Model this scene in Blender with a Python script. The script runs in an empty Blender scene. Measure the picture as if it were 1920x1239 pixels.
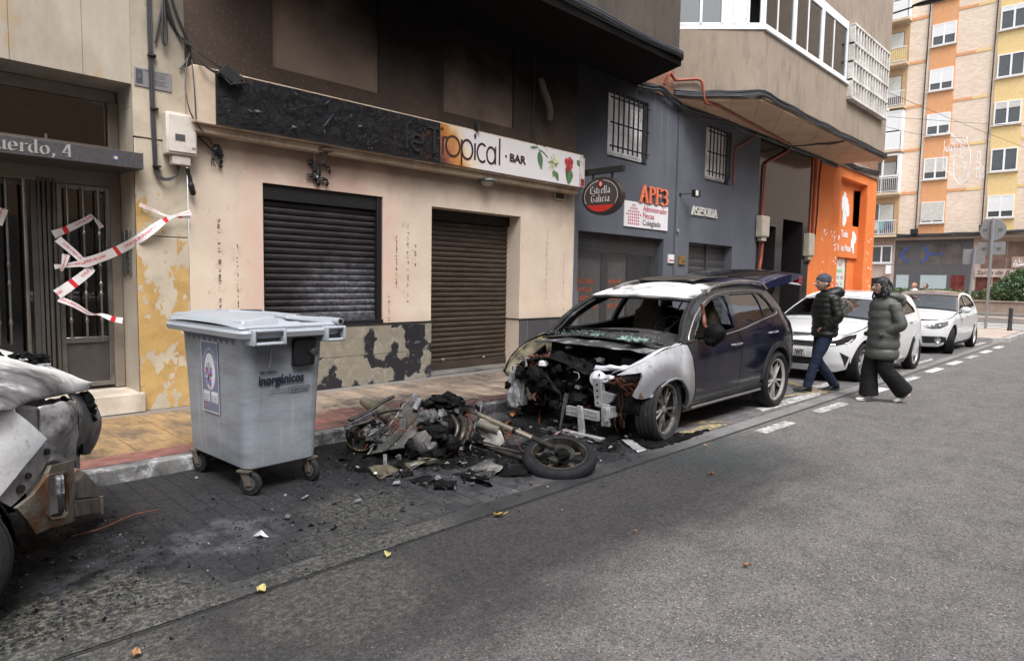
import bpy,bmesh,math,random
from math import sin,cos,pi,radians,sqrt,exp
from mathutils import Vector,Matrix,noise as mn
from mathutils.geometry import delaunay_2d_cdt
R=random.Random(7)
sc=bpy.context.scene
col=sc.collection

# ---------------------------------------------------------------- camera
F_PX,YAW,PITCH,ROLL,EYE=1230.0,radians(44.45),radians(-4.5),radians(1.0),1.55
cv=Vector((cos(YAW)*cos(PITCH),sin(YAW)*cos(PITCH),sin(PITCH)))
cr0=Vector((sin(YAW),-cos(YAW),0));cu0=cr0.cross(cv)
cr=cr0*cos(ROLL)+cu0*sin(ROLL);cu=cu0*cos(ROLL)-cr0*sin(ROLL)
cam_d=bpy.data.cameras.new('camera');cam=bpy.data.objects.new('camera',cam_d);col.objects.link(cam)
cam.matrix_world=Matrix(((cr.x,cu.x,-cv.x,0),(cr.y,cu.y,-cv.y,0),(cr.z,cu.z,-cv.z,EYE),(0,0,0,1)))
cam_d.sensor_width=36;cam_d.lens=F_PX/1920*36;cam_d.clip_start=.05;cam_d.clip_end=3000
sc.camera=cam
sc.render.resolution_x,sc.render.resolution_y=1024,660
# ---------------------------------------------------------------- light
sc.view_settings.view_transform='Standard';sc.view_settings.look='None'
sc.view_settings.exposure=1.2;sc.view_settings.gamma=1
SUN_EL,SUN_AZ=radians(58),radians(-118)      # azimuth of the sun measured from +X towards +Y
w=bpy.data.worlds.new('World');sc.world=w;w.use_nodes=True
nt=w.node_tree;nt.nodes.clear()
sky=nt.nodes.new('ShaderNodeTexSky');sky.sky_type='NISHITA';sky.sun_disc=False
sky.sun_elevation=SUN_EL;sky.sun_rotation=radians(90)-SUN_AZ
sky.air_density=1.0;sky.dust_density=4.0;sky.ozone_density=1.0
hs=nt.nodes.new('ShaderNodeHueSaturation');hs.inputs['Saturation'].default_value=.30
bg=nt.nodes.new('ShaderNodeBackground');bg.inputs['Strength'].default_value=.15
wo=nt.nodes.new('ShaderNodeOutputWorld')
nt.links.new(sky.outputs[0],hs.inputs['Color']);nt.links.new(hs.outputs[0],bg.inputs[0]);nt.links.new(bg.outputs[0],wo.inputs[0])
sd=bpy.data.lights.new('sun','SUN');sd.energy=1.2;sd.angle=radians(25);sd.color=(1,.98,.96)
so=bpy.data.objects.new('sun',sd);col.objects.link(so)
sdir=Vector((cos(SUN_EL)*cos(SUN_AZ),cos(SUN_EL)*sin(SUN_AZ),sin(SUN_EL)))
so.rotation_euler=sdir.to_track_quat('Z','Y').to_euler();so.location=(0,0,40)

# ---------------------------------------------------------------- materials
def hexc(h,k=1.0):
    h=h.lstrip('#');v=[int(h[i:i+2],16)/255 for i in(0,2,4)]
    return tuple((c/12.92 if c<=.04045 else((c+.055)/1.055)**2.4)*k for c in v)
class G:
    def __init__(s,name):
        s.m=bpy.data.materials.new(name);s.m.use_nodes=True;s.t=s.m.node_tree;s.t.nodes.clear()
        s.out=s.t.nodes.new('ShaderNodeOutputMaterial');s.b=s.t.nodes.new('ShaderNodeBsdfPrincipled')
        s.t.links.new(s.b.outputs[0],s.out.inputs[0])
    def n(s,ty,**kw):
        nd=s.t.nodes.new(ty)
        for k,v in kw.items():
            if k.startswith('i_'):
                k=k[2:];k=int(k)if k.isdigit()else k.replace('_',' ')
                s.put(nd.inputs[k],v)
            else:setattr(nd,k,v)
        return nd
    def put(s,inp,v):
        if isinstance(v,bpy.types.NodeSocket):s.t.links.new(v,inp)
        else:
            if inp.type=='RGBA' and not isinstance(v,(int,float))and len(v)==3:v=(*v,1)
            if inp.type=='VALUE' and isinstance(v,(tuple,list)):v=v[0]
            inp.default_value=v
    def pos(s):return s.n('ShaderNodeNewGeometry').outputs['Position']
    def obj(s):return s.n('ShaderNodeTexCoord').outputs['Object']
    def xyz(s,v):
        nd=s.n('ShaderNodeSeparateXYZ');s.put(nd.inputs[0],v);return nd.outputs
    def mapv(s,v,scale=(1,1,1),rot=(0,0,0),loc=(0,0,0)):
        nd=s.n('ShaderNodeMapping');s.put(nd.inputs[0],v)
        nd.inputs['Scale'].default_value=scale;nd.inputs['Rotation'].default_value=rot;nd.inputs['Location'].default_value=loc
        return nd.outputs[0]
    def noise(s,v,scale,detail=4,rough=.55,dist=0):
        nd=s.n('ShaderNodeTexNoise');s.put(nd.inputs['Vector'],v)
        nd.inputs['Scale'].default_value=scale;nd.inputs['Detail'].default_value=detail
        nd.inputs['Roughness'].default_value=rough;nd.inputs['Distortion'].default_value=dist
        return nd.outputs['Fac']
    def vor(s,v,scale,feat='F1',out='Distance',rnd=1.0):
        nd=s.n('ShaderNodeTexVoronoi',feature=feat);s.put(nd.inputs['Vector'],v);nd.inputs['Scale'].default_value=scale
        nd.inputs['Randomness'].default_value=rnd
        return nd.outputs[out]
    def mr(s,v,a,b,c=0.0,d=1.0,smooth=False):
        nd=s.n('ShaderNodeMapRange');s.put(nd.inputs[0],v)
        if smooth:nd.interpolation_type='SMOOTHSTEP'
        for i,q in enumerate((a,b,c,d)):nd.inputs[i+1].default_value=q
        return nd.outputs[0]
    def ma(s,op,a,b=0.0):
        nd=s.n('ShaderNodeMath',operation=op);s.put(nd.inputs[0],a);s.put(nd.inputs[1],b);return nd.outputs[0]
    def mix(s,f,a,b,mode='MIX'):
        nd=s.n('ShaderNodeMix',data_type='RGBA',blend_type=mode)
        s.put(nd.inputs[0],f);s.put(nd.inputs[6],a);s.put(nd.inputs[7],b);return nd.outputs[2]
    def ramp(s,f,st):
        nd=s.n('ShaderNodeValToRGB');s.put(nd.inputs[0],f);e=nd.color_ramp.elements
        while len(e)<len(st):e.new(.5)
        for i,(p,c)in enumerate(st):
            e[i].position=p;e[i].color=(*c,1)if len(c)==3 else c
        return nd.outputs[0]
    def brick(s,v,c1,c2,mo,w,h,ms,off=.5):
        nd=s.n('ShaderNodeTexBrick',offset=off);s.put(nd.inputs['Vector'],v)
        for k,q in(('Color1',c1),('Color2',c2),('Mortar',mo),('Scale',1.0),('Brick Width',w),('Row Height',h),('Mortar Size',ms),('Mortar Smooth',.1),('Bias',0.0)):
            s.put(nd.inputs[k],q)
        return nd.outputs
    def bump(s,h,st=.3,dist=.01):
        nd=s.n('ShaderNodeBump');s.put(nd.inputs['Height'],h);nd.inputs['Strength'].default_value=st
        nd.inputs['Distance'].default_value=dist;s.t.links.new(nd.outputs[0],s.b.inputs['Normal']);return nd
    def end(s,colr,rough=.7,metal=0.0,coat=0.0,spec=.5):
        s.put(s.b.inputs['Base Color'],colr);s.put(s.b.inputs['Roughness'],rough);s.put(s.b.inputs['Metallic'],metal)
        s.put(s.b.inputs['Coat Weight'],coat);s.b.inputs['Coat Roughness'].default_value=.06
        s.b.inputs['Specular IOR Level'].default_value=spec
        return s.m
MC={}
def mat(name,c,rough=.6,metal=0.0,var=.12,scale=6.0,coat=0.0,bump=0.0,bs=60.0,spec=.5,dirt=None,dscale=2.0,da=(.45,.7)):
    """plain painted or cast surface with a little tone variation and optional dirt colour"""
    if name in MC:return MC[name]
    if isinstance(c,str):c=hexc(c)
    g=G(name);p=g.obj()
    f=g.noise(p,scale,5)
    lo=tuple(x*(1-var)for x in c);hi=tuple(min(1,x*(1+var))for x in c)
    cc=g.ramp(f,[(.3,lo),(.7,hi)])
    if dirt is not None:
        d=hexc(dirt)if isinstance(dirt,str)else dirt
        cc=g.mix(g.mr(g.noise(p,dscale,8,.68),*da,0,.9),cc,d)
    if bump:g.bump(g.noise(p,bs,4),bump,.01)
    MC[name]=g.end(cc,rough,metal,coat,spec);return MC[name]
def glass(name,tint=(.6,.66,.64),alpha=.35,rough=.03):
    if name in MC:return MC[name]
    g=G(name);t=g.n('ShaderNodeBsdfTransparent');g.put(t.inputs[0],tint)
    gl=g.n('ShaderNodeBsdfGlossy');gl.inputs['Roughness'].default_value=rough
    fr=g.n('ShaderNodeFresnel');fr.inputs[0].default_value=1.5
    f=g.ma('MAXIMUM',g.ma('MULTIPLY',fr.outputs[0],1.25),alpha*.25)
    mx=g.n('ShaderNodeMixShader');g.put(mx.inputs[0],f);g.t.links.new(t.outputs[0],mx.inputs[1]);g.t.links.new(gl.outputs[0],mx.inputs[2])
    g.t.links.new(mx.outputs[0],g.out.inputs[0]);MC[name]=g.m;return g.m

# ---------------------------------------------------------------- objects
def thing(name,label,cat,loc=(0,0,0),rz=0.0,group=None):
    o=bpy.data.objects.new(name,None);col.objects.link(o);o.location=loc;o.rotation_euler=(0,0,rz)
    o.empty_display_size=.2;o['label']=label;o['category']=cat
    if group:o['group']=group
    return o
def tag(o,label=None,cat=None,group=None,kind=None):
    for k,v in(('label',label),('category',cat),('group',group),('kind',kind)):
        if v:o[k]=v
    return o
def dup(o,parent=None):
    c=o.copy();col.objects.link(c);c.parent=parent
    for ch in o.children:dup(ch,c)
    return c
def basis(n):
    n=Vector(n).normalized();a=Vector((0,0,1))if abs(n.z)<.9 else Vector((1,0,0))
    u=n.cross(a).normalized();return u,n.cross(u)
class MB:
    def __init__(s):s.v=[];s.f=[];s.mi=[];s.cur=0
    def m(s,i):s.cur=i;return s
    def add(s,vs,fs):
        b=len(s.v);s.v+=[tuple(v)for v in vs];s.f+=[tuple(i+b for i in f)for f in fs];s.mi+=[s.cur]*len(fs);return b
    def box(s,x0,x1,y0,y1,z0,z1,M=None):
        vs=[Vector((x,y,z))for z in(z0,z1)for y in(y0,y1)for x in(x0,x1)]
        if M is not None:vs=[M@v for v in vs]
        s.add(vs,[(0,2,3,1),(4,5,7,6),(0,1,5,4),(2,6,7,3),(0,4,6,2),(1,3,7,5)]);return s
    def hexa(s,b,t):
        """bottom 4 points, top 4 points (same winding)"""
        n=len(b);s.add(list(b)+list(t),[tuple(range(n-1,-1,-1)),tuple(range(n,2*n))]+[(i,(i+1)%n,n+(i+1)%n,n+i)for i in range(n)]);return s
    def bar(s,a,b,w,h=None,up=(0,0,1)):
        a,b=Vector(a),Vector(b);h=h or w;d=(b-a).normalized();u=Vector(up)
        if abs(d.dot(u))>.98:u=Vector((1,0,0))
        r=d.cross(u).normalized();u=r.cross(d)
        q=[r*(w/2)*i+u*(h/2)*j for i,j in((-1,-1),(1,-1),(1,1),(-1,1))]
        return s.hexa([a+k for k in q],[b+k for k in q])
    def tube(s,pts,r,n=8,cap=True,r2=None):
        P=[Vector(p)for p in pts];L=len(P)
        rs=r if isinstance(r,(list,tuple))else[r]*L
        u=None;rings=[]
        for i in range(L):
            d=(P[min(i+1,L-1)]-P[max(i-1,0)])
            d=d.normalized()if d.length>1e-9 else Vector((0,0,1))
            if u is None:u,w_=basis(d)
            else:
                u=(u-d*u.dot(d));u=u.normalized()if u.length>1e-6 else basis(d)[0];w_=d.cross(u)
            rings.append([P[i]+(u*cos(2*pi*k/n)+w_*sin(2*pi*k/n))*rs[i]for k in range(n)])
        vs=[v for rg in rings for v in rg]
        fs=[(i*n+k,i*n+(k+1)%n,(i+1)*n+(k+1)%n,(i+1)*n+k)for i in range(L-1)for k in range(n)]
        if cap:fs+=[tuple(range(n-1,-1,-1)),tuple(range((L-1)*n,L*n))]
        s.add(vs,fs);return s
    def lathe(s,prof,o=(0,0,0),ax=(0,0,1),n=24,a0=0,a1=2*pi):
        """prof: list of (r, h)"""
        o=Vector(o);ax=Vector(ax).normalized();u,w_=basis(ax);full=abs(a1-a0-2*pi)<1e-6
        m_=n if full else n+1
        vs=[o+ax*h+(u*cos(a0+(a1-a0)*k/n)+w_*sin(a0+(a1-a0)*k/n))*r for r,h in prof for k in range(m_)]
        fs=[(i*m_+k,i*m_+(k+1)%m_,(i+1)*m_+(k+1)%m_,(i+1)*m_+k)for i in range(len(prof)-1)for k in range(n)]
        s.add(vs,fs);return s
    def grid(s,fn,nu,nv,closeu=False):
        vs=[fn(i/nu,j/nv)for j in range(nv+1)for i in range(nu+1)]
        s.add(vs,[(j*(nu+1)+i,j*(nu+1)+i+1,(j+1)*(nu+1)+i+1,(j+1)*(nu+1)+i)for j in range(nv)for i in range(nu)]);return s
    def ball(s,c,r,n=12,m=8,sq=(1,1,1),jit=0,seed=0,fs=3.0):
        c=Vector(c);r=r if isinstance(r,(tuple,list))else(r,r,r)
        def fn(u,v):
            d=Vector((cos(2*pi*u)*sin(pi*v),sin(2*pi*u)*sin(pi*v),-cos(pi*v)))
            k=1+jit*mn.fractal(d*fs+Vector((seed*7.1,seed*3.3,0)),1,2,3)if jit else 1
            return c+Vector((d.x*r[0],d.y*r[1],d.z*r[2]))*k
        return s.grid(fn,n,m)
    def poly(s,pts,o,r,u,depth,z=0.0):
        """extruded 2-D polygon; pts 2-D counter-clockwise in basis r,u"""
        o,r,u=Vector(o),Vector(r),Vector(u);n=r.cross(u)
        if sum(pts[i][0]*pts[(i+1)%len(pts)][1]-pts[(i+1)%len(pts)][0]*pts[i][1]for i in range(len(pts)))<0:pts=pts[::-1]
        N=len(pts);base=[o+r*x+u*y+n*z for x,y in pts]
        if N<=4:tri=[tuple(range(N))]
        else:
            res=delaunay_2d_cdt([Vector(p)for p in pts],[],[list(range(N))],1,1e-6)
            if len(res[0])!=N:tri=[tuple(range(N))]
            else:
                mp=[k[0]if k else i for i,k in enumerate(res[3])]
                tri=[tuple(mp[i]for i in f)for f in res[2]]
        vs=base+[b+n*depth for b in base]
        fs=[tuple(i+N for i in f)for f in tri]+[tuple(reversed(f))for f in tri]+[(i,(i+1)%N,N+(i+1)%N,N+i)for i in range(N)]
        s.add(vs,fs);return s
    def ribbon(s,pts,w_,o,r,u,depth=.002,z=0.0,nib=None,closed=False):
        """pen stroke in a plane: mitred ribbon of width w_, or dragged broad nib"""
        o,r,u=Vector(o),Vector(r),Vector(u);n=r.cross(u);P=[Vector(p)for p in pts];L=len(P)
        if L<2:return s
        a=[];b=[]
        for i,p in enumerate(P):
            if nib is not None:q=Vector(nib)/2
            else:
                d0=(P[i]-P[i-1]).normalized()if i>0 or closed else None
                d1=(P[(i+1)%L]-P[i]).normalized()if i<L-1 or closed else None
                d=d0 if d1 is None else d1 if d0 is None else((d0+d1).normalized()if(d0+d1).length>.2 else d1)
                ww=w_[i]if isinstance(w_,(list,tuple))else w_
                k=1.0
                if d0 is not None and d1 is not None:k=1/max(.6,d.dot(d0))
                q=Vector((-d.y,d.x))*ww/2*k
            a.append(p+q);b.append(p-q)
        W=lambda q,zz:o+r*q.x+u*q.y+n*(z+zz)
        vs=[]
        for q1,q2 in zip(a,b):vs+=[W(q1,depth),W(q2,depth),W(q1,0),W(q2,0)]
        fs=[]
        rng=range(L)if closed else range(L-1)
        for i in rng:
            k,j=i*4,((i+1)%L)*4
            fs+=[(k,k+1,j+1,j),(k+2,j+2,j+3,k+3),(k,j,j+2,k+2),(k+1,k+3,j+3,j+1)]
        if not closed:fs+=[(0,2,3,1),((L-1)*4,(L-1)*4+1,(L-1)*4+3,(L-1)*4+2)]
        s.add(vs,fs);return s
    def xf(s,M,start=0):
        for i in range(start,len(s.v)):s.v[i]=tuple(M@Vector(s.v[i]))
        return s
    def jitter(s,a,fs=5.0,start=0,seed=0):
        for i in range(start,len(s.v)):
            p=Vector(s.v[i]);d=mn.noise_vector(p*fs+Vector((seed*5.3,seed,0)))
            s.v[i]=tuple(p+d*a)
        return s
    def build(s,name,mats,parent=None,bevel=0,seg=2,smooth=40,local=False,solid=0,sub=0):
        me=bpy.data.meshes.new(name)
        if not isinstance(mats,(list,tuple)):mats=[mats]
        off=Vector((0,0,0))
        if parent is not None and not local:
            q=parent
            while q is not None:off=off+q.location;q=q.parent
        me.from_pydata([tuple(Vector(v)-off)for v in s.v],[],s.f)
        for m_ in mats:me.materials.append(m_)
        for p,i in zip(me.polygons,s.mi):p.material_index=min(i,len(mats)-1)
        bm=bmesh.new();bm.from_mesh(me);bmesh.ops.recalc_face_normals(bm,faces=bm.faces);bm.to_mesh(me);bm.free()
        if smooth:
            me.polygons.foreach_set('use_smooth',[True]*len(me.polygons));me.set_sharp_from_angle(angle=radians(smooth))
        me.update()
        o=bpy.data.objects.new(name,me);col.objects.link(o);o.parent=parent
        if solid:
            k=o.modifiers.new('solid','SOLIDIFY');k.thickness=solid;k.offset=-1
        if sub:
            k=o.modifiers.new('sub','SUBSURF');k.levels=k.render_levels=sub
        if bevel:
            k=o.modifiers.new('bevel','BEVEL');k.width=bevel;k.segments=seg;k.limit_method='ANGLE';k.angle_limit=radians(35)
        return o
def pieces(mb,name,m,par=None,**k):
    """one object for every separate island of the mesh"""
    p=list(range(len(mb.v)))
    def fd(i):
        while p[i]!=i:p[i]=p[p[i]];i=p[i]
        return i
    for f in mb.f:
        for i in f[1:]:p[fd(i)]=fd(f[0])
    gr={}
    for f,mi in zip(mb.f,mb.mi):gr.setdefault(fd(f[0]),[]).append((f,mi))
    out=[]
    for fs in gr.values():
        q=MB();ix={}
        for f,mi in fs:
            for i in f:
                if i not in ix:ix[i]=len(q.v);q.v.append(mb.v[i])
            q.f.append(tuple(ix[i]for i in f));q.mi.append(mi)
        out.append(q.build(name,m,par,**k))
    return out
def text_verts(body,size,shear=0.0,bold=0.0,spacing=1.0):
    cu_=bpy.data.curves.new('t','FONT');cu_.body=body;cu_.size=size;cu_.shear=shear;cu_.offset=bold;cu_.space_character=spacing
    cu_.resolution_u=3
    o=bpy.data.objects.new('t',cu_);col.objects.link(o)
    dg=bpy.context.evaluated_depsgraph_get();me=bpy.data.meshes.new_from_object(o.evaluated_get(dg))
    vs=[v.co.copy()for v in me.vertices];fs=[tuple(p.vertices)for p in me.polygons]
    bpy.data.objects.remove(o);bpy.data.curves.remove(cu_);bpy.data.meshes.remove(me);return vs,fs
def put_text(mb,body,size,o,r,u,z=.003,width=None,**kw):
    vs,fs=text_verts(body,size,**kw)
    if not vs:return
    o,r,u=Vector(o),Vector(r),Vector(u);n=r.cross(u)
    x0=min(v.x for v in vs);x1=max(v.x for v in vs);k=(width/(x1-x0))if width else 1
    mb.add([o+r*((v.x-x0)*k)+u*v.y+n*z for v in vs],fs)
def arc(cx,cy,rx,ry,a0,a1,n=10):
    return[(cx+rx*cos(radians(a0+(a1-a0)*i/n)),cy+ry*sin(radians(a0+(a1-a0)*i/n)))for i in range(n+1)]
def cat(pts,n=6,closed=False):
    P=[Vector(p)for p in pts];L=len(P);out=[]
    for i in range(L if closed else L-1):
        g_=(lambda k:P[k%L])if closed else(lambda k:P[max(0,min(L-1,k))])
        a,b,c,d=g_(i-1),g_(i),g_(i+1),g_(i+2)
        for k in range(n):
            t=k/n;out.append(.5*((2*b)+(c-a)*t+(2*a-5*b+4*c-d)*t*t+(3*b-a-3*c+d)*t**3))
    if not closed:out.append(P[-1])
    return out
def lerp(a,b,t):return a+(b-a)*t
def itp(tab,x):
    if x<=tab[0][0]:return tab[0][1]
    for(a,p),(b,q)in zip(tab,tab[1:]):
        if x<=b:return p+(q-p)*(x-a)/(b-a)
    return tab[-1][1]
X,Y,Z=Vector((1,0,0)),Vector((0,1,0)),Vector((0,0,1))
def inpoly(x,y,P):
    c=False;j=len(P)-1
    for i in range(len(P)):
        if(P[i][1]>y)!=(P[j][1]>y)and x<(P[j][0]-P[i][0])*(y-P[i][1])/(P[j][1]-P[i][1])+P[i][0]:c=not c
        j=i
    return c
def panel(mb,poly,fn,res=.06,holes=(),off=0.0,thick=.012,eps=.004,sgn=1):
    """fill a 2-D outline with a fine mesh and lay it on the curved surface fn(a,b)"""
    def rs(P):
        out=[]
        for i in range(len(P)):
            a,b=Vector(P[i]),Vector(P[(i+1)%len(P)]);k=max(1,int(round((b-a).length/res)))
            out+=[a.lerp(b,t/k)for t in range(k)]
        return out
    B=rs(poly);vs=list(B);fcs=[list(range(len(B)))];edges=[]
    for h in holes:
        hb=rs(h);n0=len(vs);vs+=hb;edges+=[(n0+i,n0+(i+1)%len(hb))for i in range(len(hb))]
    allb=list(vs)
    x0,x1=min(p.x for p in B),max(p.x for p in B);y0,y1=min(p.y for p in B),max(p.y for p in B)
    nx,ny=int((x1-x0)/res)+1,int((y1-y0)/res)+1
    for i in range(nx+1):
        for j in range(ny+1):
            p=Vector((x0+(i+.5*(j%2)+.01)*res,y0+(j+.013)*res))
            if inpoly(p.x,p.y,B)and not any(inpoly(p.x,p.y,h)for h in holes)and min((p-q).length_squared for q in allb)>(.45*res)**2:vs.append(p)
    r_=delaunay_2d_cdt(vs,edges,fcs,1,1e-7)
    V,T=r_[0],r_[2];T=[t for t in T if not any(inpoly(sum(V[i].x for i in t)/3,sum(V[i].y for i in t)/3,h)for h in holes)]
    def nrm(p):
        a=Vector(fn(p.x+eps,p.y))-Vector(fn(p.x-eps,p.y));b=Vector(fn(p.x,p.y+eps))-Vector(fn(p.x,p.y-eps));n=a.cross(b)
        return n.normalized()*sgn if n.length>1e-12 else Vector((0,0,1))
    N=[nrm(p)for p in V];P3=[Vector(fn(p.x,p.y))+n*off for p,n in zip(V,N)]
    ec={}
    for t in T:
        for k in range(len(t)):
            e=(t[k],t[(k+1)%len(t)]);ec[e]=1
    bd=[e for e in ec if(e[1],e[0])not in ec]
    b=mb.add(P3,T)
    if thick:
        ring={}
        for e in bd:
            for i in e:
                if i not in ring:ring[i]=None
        ks=list(ring);b2=len(mb.v);mb.v+=[tuple(P3[i]-N[i]*thick)for i in ks];ix={i:b2+j for j,i in enumerate(ks)}
        for e in bd:mb.f.append((b+e[0],ix[e[0]],ix[e[1]],b+e[1]));mb.mi.append(mb.cur)
    return mb
# ================================================================ SETTING
def blob(g,p,x,y,r,amt=.35,nsc=1.6):
    """1 inside a ragged round stain, 0 outside"""
    nd=g.n('ShaderNodeVectorMath',operation='DISTANCE');g.put(nd.inputs[0],p);nd.inputs[1].default_value=(x,y,0)
    d=g.ma('ADD',nd.outputs['Value'],g.mr(g.noise(p,nsc,7,.65),0,1,-amt*r*1.2,amt*r*1.2))
    return g.mr(d,r*.55,r*1.25,1,0,True)
def mx(g,*a):
    r=a[0]
    for b in a[1:]:r=g.ma('MAXIMUM',r,b)
    return r
def asphalt():
    g=G('asphalt');p=g.pos();x,y,z=g.xyz(p)
    big=g.noise(p,.55,6,.6);mid=g.noise(p,3.5,5,.7)
    cc=g.ramp(big,[(.3,(.130,.126,.126)),(.62,(.195,.188,.186))])
    cc=g.mix(.55,cc,g.ramp(mid,[(.35,(.095,.093,.095)),(.7,(.225,.217,.214))]))
    # aggregate stones: cells with their own tone
    for sc_,lo,hi in((75,.62,.80),(140,.58,.85)):
        cl=g.vor(p,sc_,'F1','Color');cx=g.xyz(cl);ds=g.vor(p,sc_,'F1','Distance')
        st=g.ma('MULTIPLY',g.mr(cx[0],lo,hi),g.mr(ds,.30,.45,1,0))
        sc2=g.ramp(cx[1],[(0,(.14,.115,.09)),(.4,(.24,.22,.20)),(.75,(.36,.30,.24)),(1,(.5,.47,.43))])
        cc=g.mix(g.ma('MULTIPLY',st,.95),cc,sc2)
    dk=g.vor(p,110,'F1','Color');cc=g.mix(g.mr(g.xyz(dk)[0],.66,.74,0,.6),cc,(.045,.044,.045))
    # brownish rust wash and worn tracks
    cc=g.mix(g.mr(g.noise(p,1.1,7,.7),.58,.75,0,.35),cc,(.16,.105,.075))
    cc=g.mix(g.mr(g.noise(g.mapv(p,(.25,1.6,1)),1.0,6,.65),.58,.75,0,.2),cc,(.08,.078,.08));cc=g.mix(g.mr(g.noise(p,2.3,8,.75),.66,.74,0,.25),cc,(.06,.059,.06))
    # soot washed out of the parking lane
    n1=g.noise(g.mapv(p,(.55,1.3,1)),1.5,8,.68)
    edge=g.ma('ADD',y,g.ma('MULTIPLY',g.ma('SUBTRACT',n1,.5),1.5))
    s1=g.ma('MULTIPLY',g.mr(edge,1.35,2.45,0,1,True),g.mr(x,4.8,7.2,1,0,True))
    s2=blob(g,p,.7,3.6,1.1,.3)
    soot=mx(g,s1,s2)
    cc=g.mix(g.ma('MULTIPLY',soot,g.mr(g.noise(p,30,5,.8),.25,.62,.95,.7)),cc,(.015,.0155,.0175))
    # dry extinguisher powder
    pw=mx(g,blob(g,p,.35,2.75,.7,.8,2.2),g.ma('MULTIPLY',blob(g,p,1.6,2.75,.5,.9,2.5),.7))
    pn=g.mr(g.noise(p,26,9,.9),.48,.56)
    cc=g.mix(g.ma('MULTIPLY',g.ma('MULTIPLY',pw,pn),.6),cc,(.20,.195,.165))
    # crumbs of car glass near the wheel
    gb=g.ma('MULTIPLY',blob(g,p,5.6,2.75,.75,.5,3),g.mr(g.vor(p,120,'F1','Color'),.5,.6))
    cc=g.mix(g.ma('MULTIPLY',gb,.5),cc,(.02,.045,.05))
    h=g.ma('ADD',g.ma('MULTIPLY',g.vor(p,80),-.6),g.noise(p,160,3));g.bump(h,1.0,.009)
    return g.end(cc,g.mr(g.noise(p,20,3),.3,.7,.72,.95),spec=.2)
def powder_soot(g,p,cc,x,y,k=1.0):
    """shared burn staining of the parking lane"""
    xs=x
    b=mx(g,blob(g,p,.2,4.2,1.7,.3),blob(g,p,3.2,4.5,1.7,.35),blob(g,p,4.8,4.2,1.35,.35),g.ma('MULTIPLY',blob(g,p,1.6,4.2,2.0,.4),.93))
    n1=g.noise(p,22,7,.75)
    cc=g.mix(g.ma('MULTIPLY',b,g.mr(n1,.3,.65,.985,.88)),cc,(.0105,.011,.0135))
    deep=mx(g,blob(g,p,.2,4.1,1.05,.45),blob(g,p,3.6,5.0,.95,.5,2.5),blob(g,p,4.8,4.3,.75,.5,2.5))
    cc=g.mix(g.ma('MULTIPLY',deep,.9),cc,(.0038,.0038,.0042))
    ash=mx(g,blob(g,p,1.55,3.85,.34,.7,3),g.ma('MULTIPLY',blob(g,p,3.3,3.9,.55,.9,4),.6),g.ma('MULTIPLY',blob(g,p,.9,3.8,.5,.9,3.5),.45))
    cc=g.mix(g.ma('MULTIPLY',g.ma('MULTIPLY',ash,g.mr(g.noise(p,7,8,.72),.42,.60)),.65),cc,(.10,.102,.115))
    pw=mx(g,blob(g,p,.75,3.25,.5,.8,3),g.ma('MULTIPLY',blob(g,p,2.4,3.75,.4,.8,3),.6),g.ma('MULTIPLY',blob(g,p,2.1,3.2,.5,.9,3),.5))
    cc=g.mix(g.ma('MULTIPLY',g.ma('MULTIPLY',pw,g.mr(g.noise(p,30,9,.92),.49,.57)),.65),cc,(.21,.208,.17))
    sp=g.vor(p,60,'F1','Color');cs=g.xyz(sp)
    cc=g.mix(g.ma('MULTIPLY',g.ma('MULTIPLY',g.mr(cs[0],.955,.965),g.mr(g.vor(p,60),.15,.25,1,0)),b),cc,(.22,.225,.24))
    return cc
def pavers():
    g=G('lane_pavers');p=g.pos();x,y,z=g.xyz(p)
    v=g.n('ShaderNodeCombineXYZ');g.put(v.inputs[0],y);g.put(v.inputs[1],x)
    wv=g.n('ShaderNodeVectorMath',operation='ADD');g.put(wv.inputs[0],v.outputs[0])
    nd=g.n('ShaderNodeTexNoise');g.put(nd.inputs['Vector'],p);nd.inputs['Scale'].default_value=5
    sc_=g.n('ShaderNodeVectorMath',operation='SCALE');g.put(sc_.inputs[0],nd.outputs['Color']);sc_.inputs['Scale'].default_value=.016
    g.put(wv.inputs[1],sc_.outputs[0])
    bo=g.brick(wv.outputs[0],(.105,.103,.108),(.15,.146,.15),(.028,.027,.027),.25,.127,.0045)
    cc=g.mix(g.mr(g.noise(p,40,5,.7),.35,.7,0,.35),bo[0],(.2,.19,.185))
    cc=g.mix(g.mr(g.noise(p,1.3,6,.65),.45,.7,0,.5),cc,(.075,.072,.075))
    cc=powder_soot(g,p,cc,x,y)
    h=g.ma('ADD',g.ma('MULTIPLY',bo[1],-1.4),g.ma('MULTIPLY',g.noise(p,50,6,.75),.6));g.bump(h,1.0,.008)
    return g.end(cc,g.mr(g.noise(p,6,5),.35,.65,.6,.92),spec=.16)
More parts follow.
